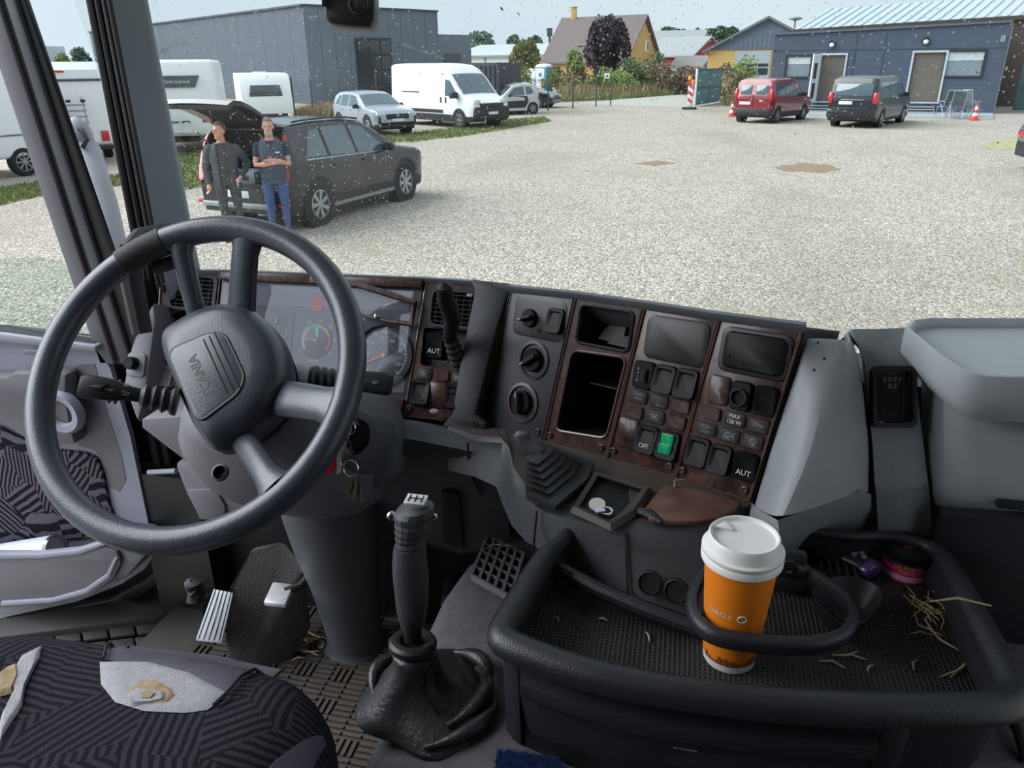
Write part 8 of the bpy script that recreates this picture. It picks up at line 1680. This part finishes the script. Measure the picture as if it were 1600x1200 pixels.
# floor shroud
ctr = [(ony(512, 770, 1.14), .098), (ony(518, 800, 1.14), .095), (ony(526, 850, 1.15), .086), (ony(538, 905, 1.155), .072), (ony(548, 960, 1.165), .062), (onz(555, 995, 1.40), .060), (onz(557, 1004, 1.372), .072), (onz(558, 1010, 1.364), .078)]
q = MB(); q.rings([[c+V((r*cos(t), r*.9*sin(t), 0)) for t in [2*pi*i/28 for i in range(28)]] for c, r in ctr]); q.build('floor_shroud', DP, colm, smooth=60)
for x, y in ((507, 998), (580, 1003)): q = MB(); q.lathe([(.011, .0), (.010, .004), (.0004, .002)], onz(x, y, 1.385)+V((0, -.016, .0)), Matrix.Rotation(radians(50), 3, 'X'), 12, cap=False); q.build('shroud_hole', BLK, colm)
# stalks with bellows
def stalk(nm, base, tip, r0, r1, marks, n=12, bend=None):
    base, tip = V(base), V(tip); d = (tip-base).normalized(); mid = base+d*.05+(bend or V((0, 0, 0)))
    q = MB(); q.tube([base, base+d*.005]+[base+d*(.006+.006*i) for i in range(8)], [r0*1.5]*2+[r0*(1.5 if i % 2 == 0 else 1.05)*lerp(1, .85, i/8) for i in range(8)], 14); q.build('stalk_bellows', RUBB, colm, smooth=30)
    rows = []; s_ = d.cross(WN).normalized(); up_ = s_.cross(d)
    for f, a_, b_ in ((0, r0*.7, r0*.6), (.2, r0*.8, r0*.65), (.42, r1, r1*.55), (.6, r1*1.05, r1*.6), (.92, r1*1.1, r1*.62), (1, r1*.9, r1*.5)):
        c = lerp(base+d*.045, tip, f)+(bend or V((0, 0, 0)))*(4*f*(1-f)*.5); rows.append([c+s_*a_*cos(t)+up_*b_*sin(t) for t in [2*pi*k/16 for k in range(16)]])
    q = MB(); q.rings(rows); st = q.build('control_stalk', SW2, colm, smooth=50)
    L_ = (tip-base).length
    for f in marks: q = MB(); c = base.lerp(tip, f); q.tube([c+s_*r1*1.08*cos(t)+up_*r1*.64*sin(t) for t in [2*pi*k/20 for k in range(20)]], .0016, 5, closed=True); q.build('stalk_ring', BLK, colm)
    return base, tip, d, s_, up_
b_, t_, d, s_, u_ = stalk('l', dep(278, 628, 1.06), dep(124, 602, 1.02), .0135, .0155, (.62, .68), bend=V((0, -.01, .008)))
for f, k in ((.55, 'lamp'), (.42, 'lamp')):
    pass
fm = Pl(lerp(b_, t_, .50)+u_*.013+V((0, -.002, .002)), -d, n=u_ if u_.dot(CAM-b_) > 0 else -u_)
icon(fm, -.002, -.005, 'lamp', .007, colm, .002); icon(fm, -.002, .007, 'heater', .005, colm, .002); text('stalk_lettering', 'OFF', .006, INKG, fm.M(-.022, -.004, .0018), colm, .0002)
q = MB(); q.box(lerp(b_, t_, .80)+(fm.n)*.012, (.022, .014, .006)); q.build('stalk_slider', SW, colm, bevel=.002)
b_, t_, d, s_, u_ = stalk('r', dep(488, 592, 1.13), dep(612, 601, 1.12), .0135, .0165, (.62,), bend=V((0, 0, .004)))
fm = Pl(lerp(b_, t_, .74)+(u_ if u_.dot(CAM-b_) > 0 else -u_)*.012, d, n=u_ if u_.dot(CAM-b_) > 0 else -u_); icon(fm, -.008, -.002, 'lamp', .006, colm, .002); icon(fm, .010, -.002, 'beam', .006, colm, .002)
# ignition lock
ig = dep(556, 684, 1.17); q = MB(); q.rings([[ig+WX*.036*cos(t)*k+WY*.042*sin(t)*k+WN*h for t in [2*pi*i/20 for i in range(20)]] for k, h in ((1.25, -.06), (1.15, -.01), (1.0, .004), (.7, .005), (.62, -.006))]); q.build('lock_housing', DP, colm, smooth=50); q = MB(); q.lathe([(.020, .0), (.019, .006), (.0005, .006)], ig, frame((0, 0, 0), WX, WY, WN).to_3x3(), 20, cap=False); q.build('lock_barrel', SW, colm)
q = MB(); q.prism([dep(x, y, 1.20) for x, y in ((572, 660), (598, 655), (612, 700), (622, 742), (600, 762), (540, 765), (545, 720))], (0, .05, -.02)); q.build('lock_cover', DP, colm, bevel=.012)
# key bunch
kb = thing('key_bunch', 'bunch of keys with red tag hanging from the ignition lock', 'keys'); KT = 1.10
def key(px0, py0, px1, py1, m, head=.010, bl=.005):
    a, b = dep(px0, py0, KT), dep(px1, py1, KT); d = (b-a).normalized(); s_ = d.cross(V((0, 1, 0))).normalized(); q = MB(); n_ = V((0, .003, 0)); L_ = (b-a).length; pts = [a-s_*head, a+s_*head, a+s_*head+d*.016, a+s_*bl+d*.022]
    for i in range(4): pts += [a+s_*bl+d*lerp(.026, L_, i/4), a+s_*bl*(.4 if i % 2 else .9)+d*lerp(.026, L_, (i+.6)/4)]
    pts += [b-s_*bl, a-s_*bl+d*.022, a-s_*head+d*.016]; q.prism(pts, n_); return q.build('key', m, kb)
KEYM = pm('key_steel', srgb(150, 148, 140), .3, metal=.9); key(530, 684, 530, 742, KEYM, .009, .004); key(545, 745, 541, 772, pm('key_dark', srgb(76, 72, 66), .4, metal=.7), .007, .0045); key(551, 745, 554, 780, MATS['key_dark'], .007, .0045); key(556, 748, 568, 784, MATS['key_dark'], .006, .004)
for x, y, r in ((548, 732, .012), (546, 668, .009)): q = MB(); c = dep(x, y, KT); q.tube([c+V((r*cos(t), .003*sin(t), r*sin(t))) for t in [2*pi*i/18 for i in range(18)]], .0012, 6, closed=True); q.build('key_ring', CHROME, kb)
q = MB(); q.prism([dep(x, y, KT+.005) for x, y in ((523, 700), (529, 728), (518, 738), (506, 744), (492, 740), (498, 725))], (0, .005, 0)); q.build('red_tag', pm('tag_red', srgb(172, 28, 44), .5), kb, bevel=.001); q = MB(); q.tube([dep(534, 680, KT), dep(546, 690, KT), dep(550, 705, KT), dep(546, 722, KT)], .0018, 6); q.build('fob_strap', RUB, kb)
q = MB(); q.prism([dep(x, y, KT-.003) for x, y in ((526, 680), (536, 682), (536, 698), (526, 697))], (0, .008, 0)); q.build('key_head', BLK, kb, bevel=.002)
# retarder lever on the dash
rl = thing('retarder_lever', 'black dash lever with ribbed bellows beside the air vent', 'lever'); z3 = lambda x, y: (500+x/4, 400+y/4)
P = [K.pt(*z3(862, 680), -.012), K.pt(*z3(855, 600), .012), K.pt(*z3(848, 520), .035)]
pth = []
for i in range(11): f = i/10; pth.append(P[0]*(1-f)**2+P[1]*2*f*(1-f)+P[2]*f*f)
q = MB(); q.tube(pth, [lerp(.019, .0135, i/10)*(1.0 if i % 2 == 0 else .84) for i in range(11)], 14); q.build('bellows', RUBB, rl, smooth=25)
e0 = P[2]; e1 = dep(*z3(828, 380), 1.29); e2 = dep(*z3(785, 270), 1.24); e3 = dep(*z3(778, 190), 1.22); e4 = dep(*z3(776, 172), 1.22); q = MB(); q.tube([e0, e0.lerp(e1, .5), e1, e1.lerp(e2, .5), e2, e3, e4], [.0125, .0135, .0145, .0145, .0145, .0125, .006], 14); q.build('lever_grip', SW2, rl)
# ------------------------------------------------------------------ floor mat with raised ribs, pedals
mat = thing('rubber_floor_mat', 'worn ribbed rubber mat on the cab floor', 'mat'); MATM = pm('mat_rubber', srgb(66, 61, 57), .75, spec=.2, var=.28, vs=9, bump=.4, bs=200)
q = MB(); q.box2((-1.0, .30, FZ), (-.372, 1.32, FZ+.008)); q.build('mat_sheet', MATM, mat, bevel=.003)
q = MB(); cell = .042
for i in range(14):
    for j in range(23):
        c = V((-.985+cell*(i+.5), .33+cell*(j+.5), FZ+.010))
        for k in range(3):
            if (i+j) % 2 or i % 2: q.box(c+V((0, (k-1)*.0135, 0)), (.037, .007, .005))
            else: q.box(c+V(((k-1)*.0135, 0, 0)), (.007, .037, .005))
o = q.build('mat_ribs', MATM, mat); o['kind'] = 'stuff'
fr2 = thing('footrest', 'textured black footrest left of the steering column', 'footrest'); A = [onz(348, 1004, 1.45), onz(404, 1008, 1.43), onz(476, 885, 1.60), onz(444, 842, 1.62), onz(392, 852, 1.62), onz(352, 925, 1.56)]; TEXR = pm('textured_rubber', srgb(80, 78, 80), .7, spec=.2, var=.1, vs=60, bump=1.0, bs=260)
q = MB(); q.prism(A, (0, .0, -.12)) if False else q.rings([[p+V((0, 0, -.16)) for p in A], [p for p in A]]); q.build('rest_block', TEXR, fr2, bevel=.012)
B_ = [onz(334, 920, 1.575), onz(364, 926, 1.575), onz(346, 1002, 1.47), onz(306, 998, 1.47)]; q = MB(); q.prism(B_, (0, 0, -.006)); q.build('edge_plate', pm('plate_white', srgb(212, 216, 224), .4, metal=.2, var=.04), fr2, bevel=.002)
for i in range(5): s = (i+.5)/5; q = MB(); q.beam(B_[0].lerp(B_[1], s)+V((0, 0, .0004)), B_[3].lerp(B_[2], s)+V((0, 0, .0004)), .0016, .001); q.build('plate_groove', BLK, fr2)
def pedal(nm, lab, pts, z, m, arm, am):
    p_ = thing('pedal', lab, 'pedal', group='foot pedals'); P = [onz(x, y, z) for x, y in pts]; q = MB(); q.prism(P, (0, 0, -.012)); q.build('pedal_pad', m, p_, bevel=.004); q = MB(); q.tube(arm, .009, 8); q.build('pedal_arm', am, p_); return p_
pedal('c', 'bright worn metal pedal left of the column shroud', ((426, 908), (459, 912), (446, 944), (411, 940)), 1.585, pm('worn_metal', srgb(190, 192, 194), .4, metal=.3, var=.2, vs=40), [onz(445, 925, 1.578), onz(470, 915, 1.58), onz(495, 885, 1.60)], BLK)
pedal('b', 'black pedal pad just right of the column shroud', ((604, 938), (642, 942), (640, 970), (599, 964)), 1.50, DP, [onz(622, 945, 1.49), V((-.52, 1.32, 1.52)), V((-.52, 1.40, 1.60))], BLK)
pedal('a', 'black pedal pad nearest the engine tunnel', ((696, 905), (716, 908), (708, 948), (688, 942)), 1.52, DP, [onz(702, 915, 1.51), V((-.42, 1.33, 1.53)), V((-.42, 1.40, 1.62))], BLK)
fs = [(440, 992, .3, .10, 'long pale straw beside the pedal at the mat edge'), (470, 998, -.3, .05, 'short straw at the foot of the column shroud'), (590, 1018, .2, .08, 'straw lying right of the column shroud'), (600, 1008, .9, .12, 'long slanting straw right of the column shroud'), (575, 1022, .05, .07, 'flat straw before the column shroud'), (612, 1022, -.6, .06, 'broken straw near the gear lever'), (560, 1026, .4, .04, 'small straw chip on the ribbed mat'), (520, 745, .5, .03, '')]
for x, y, an_, l, lb in fs[:7]: straw(onz(x, y, FZ+.016), an_, l, .0022, rnd.uniform(-.1, .1), lb, 'straw on the floor mat')
for i in range(26): straw(onz(rnd.choice((rnd.uniform(430, 500), rnd.uniform(575, 625), rnd.uniform(575, 625))), rnd.uniform(990, 1032), FZ+.016), rnd.uniform(-.3, 1.0), rnd.uniform(.02, .08), .0019, rnd.uniform(-.2, .2), 'thin straw chip scattered around the column foot', 'thin straw chips on the floor mat')
straw(onz(1062, 757, SZ+.014), 1.0, .03, .0012, .3, 'little dry tuft on the corner of the wooden lid', 'tuft'); straw(onz(775, 858, TZ+.042), .5, .05, .0015, .2, 'dry stalk lying over the tunnel grille', 'stalk on grille')
# ------------------------------------------------------------------ gear lever
gl = thing('gear_lever', 'black gear lever with ribbed grip and leather boot', 'gear lever'); gx_, gy_ = -.285, .735
gt_ = dep(645, 800, .86); gt_ = ony(648, 792, gy_+.0); top_ = V((ony(648, 790, gy_).x, gy_, ony(648, 790, gy_).z))
def gp_(px_, py_): return ony(px_, py_, gy_)
GRIP = pm('grip_rubber', srgb(62, 64, 68), .45, var=.1, vs=40); LEAB = pm('boot_leather', srgb(40, 41, 44), .38, var=.15, vs=20, bump=.5, bs=150)
def loft_px(rows, m, nm, n=16, dep_=.9, sm=50):
    R_ = []
    for x0, x1, y in rows:
        a, b = gp_(x0, y), gp_(x1, y); c = (a+b)/2; r = (b-a).length/2; ux = (b-a).normalized(); R_.append([c+ux*r*cos(t)+V((0, r*dep_*sin(t), 0)) for t in [2*pi*i/n for i in range(n)]])
    q = MB(); q.rings(R_); return q.build(nm, m, gl, smooth=sm)
rib = []
for i in range(15): y = lerp(806, 878, i/14); l = interp(y, [(806, 617), (840, 618), (878, 621)]); r = interp(y, [(806, 678), (822, 676), (842, 665), (878, 663)]); k = 1.5 if i % 2 else 0; rib.append((l+k, r-k, y))
loft_px([(640, 668, 788), (622, 677, 793), (617, 678, 800)]+rib, GRIP, 'ribbed_knob', sm=20); loft_px([(616, 664, 852), (614, 666, 880), (616, 669, 905), (620, 668, 940)], GRIP, 'grip_sleeve'); loft_px([(620, 668, 941), (621, 668, 950), (627, 663, 975), (632, 658, 980)], GRIP, 'grip_neck'); loft_px([(631, 659, 978), (632, 658, 1000)], BLK, 'shaft')
q = MB(); c = gp_(650, 789); q.box(c+V((.002, -.004, .010)), (.026, .018, .003), Matrix.Rotation(.15, 3, 'X')); cap_ = q.build('shift_plate', pm('shift_plate', srgb(196, 204, 204), .25, metal=.3, coat=.5), gl, bevel=.001)
q = MB()
for i in range(3): q.beam(c+V((-.006+.008*i, -.010, .0112)), c+V((-.006+.008*i, .002, .0130)), .0010, .0010)
q.beam(c+V((-.006, -.004, .0121)), c+V((.010, -.004, .0121)), .0010, .0010); q.build('shift_pattern', BLK, gl)
q = MB(); a = gp_(614, 803); q.sphere(a+V((0, -.004, 0)), (.007, .006, .006), 10); q.build('splitter_button', CHROME, gl); q = MB(); a = gp_(679, 807); q.sphere(a, (.004, .004, .004), 8); q.build('lock_button', CHROME, gl)
q = MB(); a, b = gp_(616, 1006), gp_(674, 1006); c = (a+b)/2; q.tube([c+V((.024*cos(t), .02*sin(t), 0)) for t in [2*pi*i/20 for i in range(20)]], .009, 10, closed=True); q.build('collar', BLK, gl)
rows = []; r5 = random.Random(8)
zc = gp_(645, 1012).z; zb = tz(-.285)+.004
for i, (f, r, dx, dy) in enumerate(((0, .022, 0, 0), (.08, .031, 0, 0), (.16, .030, .004, 0), (.35, .034, .0, 0), (.52, .043, -.004, .0), (.66, .058, .002, .004), (.76, .076, .012, .008), (.84, .088, .018, .008), (.90, .094, .02, .008), (.96, .100, .02, .008), (1.0, .102, .02, .008))):
    ring = []
    for k in range(36):
        t = 2*pi*k/36; w_ = 1+(.05+.08*f)*sin(3*t+f*4)*.6+.05*f*sin(5*t+2+f*6)+.035*f*(1-f)*4*sin(9*t+f*11); ring.append(V((c.x+dx+r*w_*cos(t), gy_+dy+r*.95*w_*sin(t), lerp(zc, zb, f))))
    rows.append(ring)
q = MB(); q.rings(rows); q.build('leather_boot', LEAB, gl, smooth=70, sub=1)
for dx in (.006, .014): q = MB(); q.tube([rows[i][31]+V((dx, -.003, 0)) for i in (1, 2, 3, 4, 5)], .0012, 5); q.build('boot_stitching', BLK, gl)
for (a0_, a1_, r0_, f0_, th_) in ((-.9, .7, .074, .70, .012), (-1.3, .3, .088, .84, .011), (2.2, 3.6, .070, .74, .010), (.3, 1.4, .082, .80, .012)):
    q = MB(); q.tube([V((c.x+.014+r0_*(1+.12*sin(3*s))*cos(lerp(a0_, a1_, s)), gy_+.006+r0_*sin(lerp(a0_, a1_, s)), lerp(zc, zb, f0_)+.012*sin(pi*s))) for s in [i/10 for i in range(11)]], [th_*sin(pi*max(.12, min(.88, i/10))) for i in range(11)], 8); q.build('boot_fold', LEAB, gl, smooth=70)
# ------------------------------------------------------------------ driver seat cushion
seat = thing('driver_seat', 'worn dark patterned driver seat cushion with torn cover', 'seat'); sx0, sx1, sy0, sy1 = -.93, -.322, -.05, .668; scx, scy, sa_, sb_ = (sx0+sx1)/2, (sy0+sy1)/2, (sx1-sx0)/2, (sy1-sy0)/2; STZ = 1.905
def seatz(x, y):
    u, v = (x-scx)/sa_, (y-scy)/sb_; d = (abs(u)**3.2+abs(v)**4.5); bol = .012*math.exp(-((abs(u)-.72)/.2)**2)
    return STZ-.115+.100*max(0, 1-d)**.38+bol-.006*cos(u*3)
NX_, NY_ = 40, 40; ring = []
def sq(t, k): c, s = cos(t), sin(t); return V((scx+sa_*k*abs(c)**.55*(1 if c > 0 else -1), scy+sb_*k*abs(s)**.45*(1 if s > 0 else -1), 0))
rows = []
for k in (.02, .2, .4, .55, .68, .78, .86, .92, .96, .985, .999): rows.append([V((p.x, p.y, seatz(p.x, p.y))) for p in [sq(2*pi*j/72, k) for j in range(72)]])
for dz, k in ((-.14, 1.0), (-.19, .985), (-.22, .94)): rows.append([V((p.x, p.y, STZ+dz)) for p in [sq(2*pi*j/72, k) for j in range(72)]])
q = MB(); q.rings(rows); q.build('cushion', SEATFAB, seat, smooth=70)
def on_seat(x, y):
    z = STZ-.02
    for _ in range(12): p = onz(x, y, z); z = lerp(z, max(STZ-.09, seatz(p.x, p.y)), .6)
    return onz(x, y, z)
def patch_on(nm, pts, h, m, parent=seat, n=6, th=.002):
    P = [on_seat(x, y) for x, y in pts]; P = [V((p.x, p.y)) for p in P]; Q_ = []
    for i in range(len(P)):
        for k in range(3): Q_.append(P[i].lerp(P[(i+1) % len(P)], k/3))
    c = sum(P, V((0, 0)))/len(P); rows = []
    for k in range(1, n+1): rows.append([V((x.x, x.y, seatz(x.x, x.y)+h-(.0 if k < n else h*.8))) for x in [c.lerp(p, k/n) for p in Q_]])
    q = MB(); q.rings(rows, True, True); return q.build(nm, m, parent, smooth=60)
PALE = pm('backing_cloth', srgb(150, 149, 155), .95, spec=.08, var=.1, vs=90, bump=.6, bs=500); SUEDE = pm('grey_suede', srgb(84, 82, 92), .95, spec=.08, var=.14, vs=20, bump=.4, bs=300); FOAM = pm('old_foam', srgb(150, 132, 100), .95, var=.25, vs=40, bump=.8, bs=120)
patch_on('suede_panel', [(178, 988), (196, 985), (330, 997), (440, 1026), (420, 1042), (358, 1085), (300, 1060), (235, 1040), (165, 1032)], .004, SUEDE)
patch_on('torn_backing', [(156, 1035), (230, 1034), (300, 1052), (352, 1082), (350, 1092), (325, 1110), (290, 1115), (225, 1112), (180, 1098), (158, 1070)], .005, PALE)
patch_on('foam_hole', [(192, 1092), (205, 1075), (222, 1066), (245, 1066), (272, 1080), (280, 1092), (268, 1104), (235, 1108), (205, 1106)], .0062, FOAM)
patch_on('torn_flap', [(194, 1094), (215, 1080), (240, 1084), (262, 1088), (262, 1100), (235, 1106), (208, 1106)], .008, PALE); patch_on('foam_core', [(220, 1090), (236, 1086), (246, 1092), (238, 1100), (222, 1100)], .0095, FOAM)
q = MB(); sm = [on_seat(x, y) for x, y in ((196, 990), (180, 1005), (163, 1034))]; sm2 = [on_seat(x, y) for x, y in ((444, 1026), (420, 1046), (356, 1088), (335, 1108))]
for L_ in (sm, sm2): q = MB(); q.tube([V((p.x, p.y, seatz(p.x, p.y)+.006)) for a_, b_ in zip(L_, L_[1:]) for p in (a_, a_.lerp(b_, .33), a_.lerp(b_, .66))]+[V((L_[-1].x, L_[-1].y, seatz(L_[-1].x, L_[-1].y)+.006))], .0022, 6); q.build('seam', BLK, seat)
patch_on('torn_backing', [(66, 1010), (62, 1030), (40, 1075), (35, 1105), (12, 1140), (0, 1160), (0, 1130), (22, 1085), (20, 1050), (35, 1025)], .005, PALE); patch_on('foam_hole', [(14, 1045), (28, 1040), (30, 1060), (20, 1085), (0, 1090), (0, 1055)], .0065, FOAM)
patch_on('side_panel', [(430, 1190), (480, 1155), (505, 1150), (510, 1165), (490, 1200), (470, 1225), (400, 1225)], .004, SUEDE)
q = MB(); q.box2((-.86, .02, FZ), (-.42, .55, 1.68)); q.build('seat_base', BLK, seat, bevel=.02); q = MB(); q.box2((-.90, -.25, 1.72), (-.36, -.08, 2.35)); q.build('backrest', SEATFAB, seat, bevel=.05)
# ------------------------------------------------------------------ camera on the windscreen
dc_ = thing('dash_camera', 'black dash camera hanging at the top of the windscreen', 'camera'); DCM = pm('dashcam_black', srgb(28, 27, 28), .35, var=.05)
t0 = 1.28; R_ = [dep(503, -40, t0), dep(586, -40, t0), dep(585, 30, t0), dep(578, 42, t0), dep(545, 40, t0), dep(515, 36, t0), dep(506, 28, t0)]; n_ = (FW*.8+V((0, .3, 0))).normalized(); q = MB(); q.prism(R_, n_*.035); q.build('camera_body', DCM, dc_, bevel=.006)
q = MB(); cc_ = dep(562, 6, t0)-n_*.001; Mt = (-n_).to_track_quat('Z', 'Y').to_matrix(); q.lathe([(.020, -.004), (.020, .003), (.016, .004), (.012, -.001), (.0005, -.002)], cc_, Mt, 24, cap=False); q.build('lens_ring', BLK, dc_); q = MB(); q.lathe([(.011, 0), (.0005, .002)], cc_, Mt, 20, cap=False); q.build('lens', pm('lens_glass', srgb(20, 20, 26), .05, coat=1), dc_)
q = MB(); q.prism([dep(503, -30, t0-.002), dep(512, -30, t0-.002), dep(512, 10, t0-.002), dep(504, 12, t0-.002)], -n_*.006); q.build('side_clip', DCM, dc_, bevel=.002); q = MB(); q.cyl(dep(545, -30, t0+.02), V((dep(545, -80, t0).x, 1.33, 2.82)), .008, 8); q.build('camera_stem', DCM, dc_)
# ------------------------------------------------------------------ put every empty at the base of its thing
bpy.context.view_layer.update()
for o in [x for x in COL.objects if x.type == 'EMPTY' and x.parent is None and x.location.length < 1e-6]:
    lo = V((1e9,)*3); hi = V((-1e9,)*3)
    def walk(x):
        for ch_ in x.children:
            if ch_.type == 'MESH':
                for c in ch_.bound_box:
                    p = ch_.matrix_world @ V(c)
                    for i in range(3): lo[i] = min(lo[i], p[i]); hi[i] = max(hi[i], p[i])
            walk(ch_)
    walk(o)
    if hi.x < lo.x: continue
    o.location = ((lo.x+hi.x)/2, (lo.y+hi.y)/2, lo.z)
    for ch_ in o.children: ch_.matrix_parent_inverse = Matrix.Translation(-o.location)
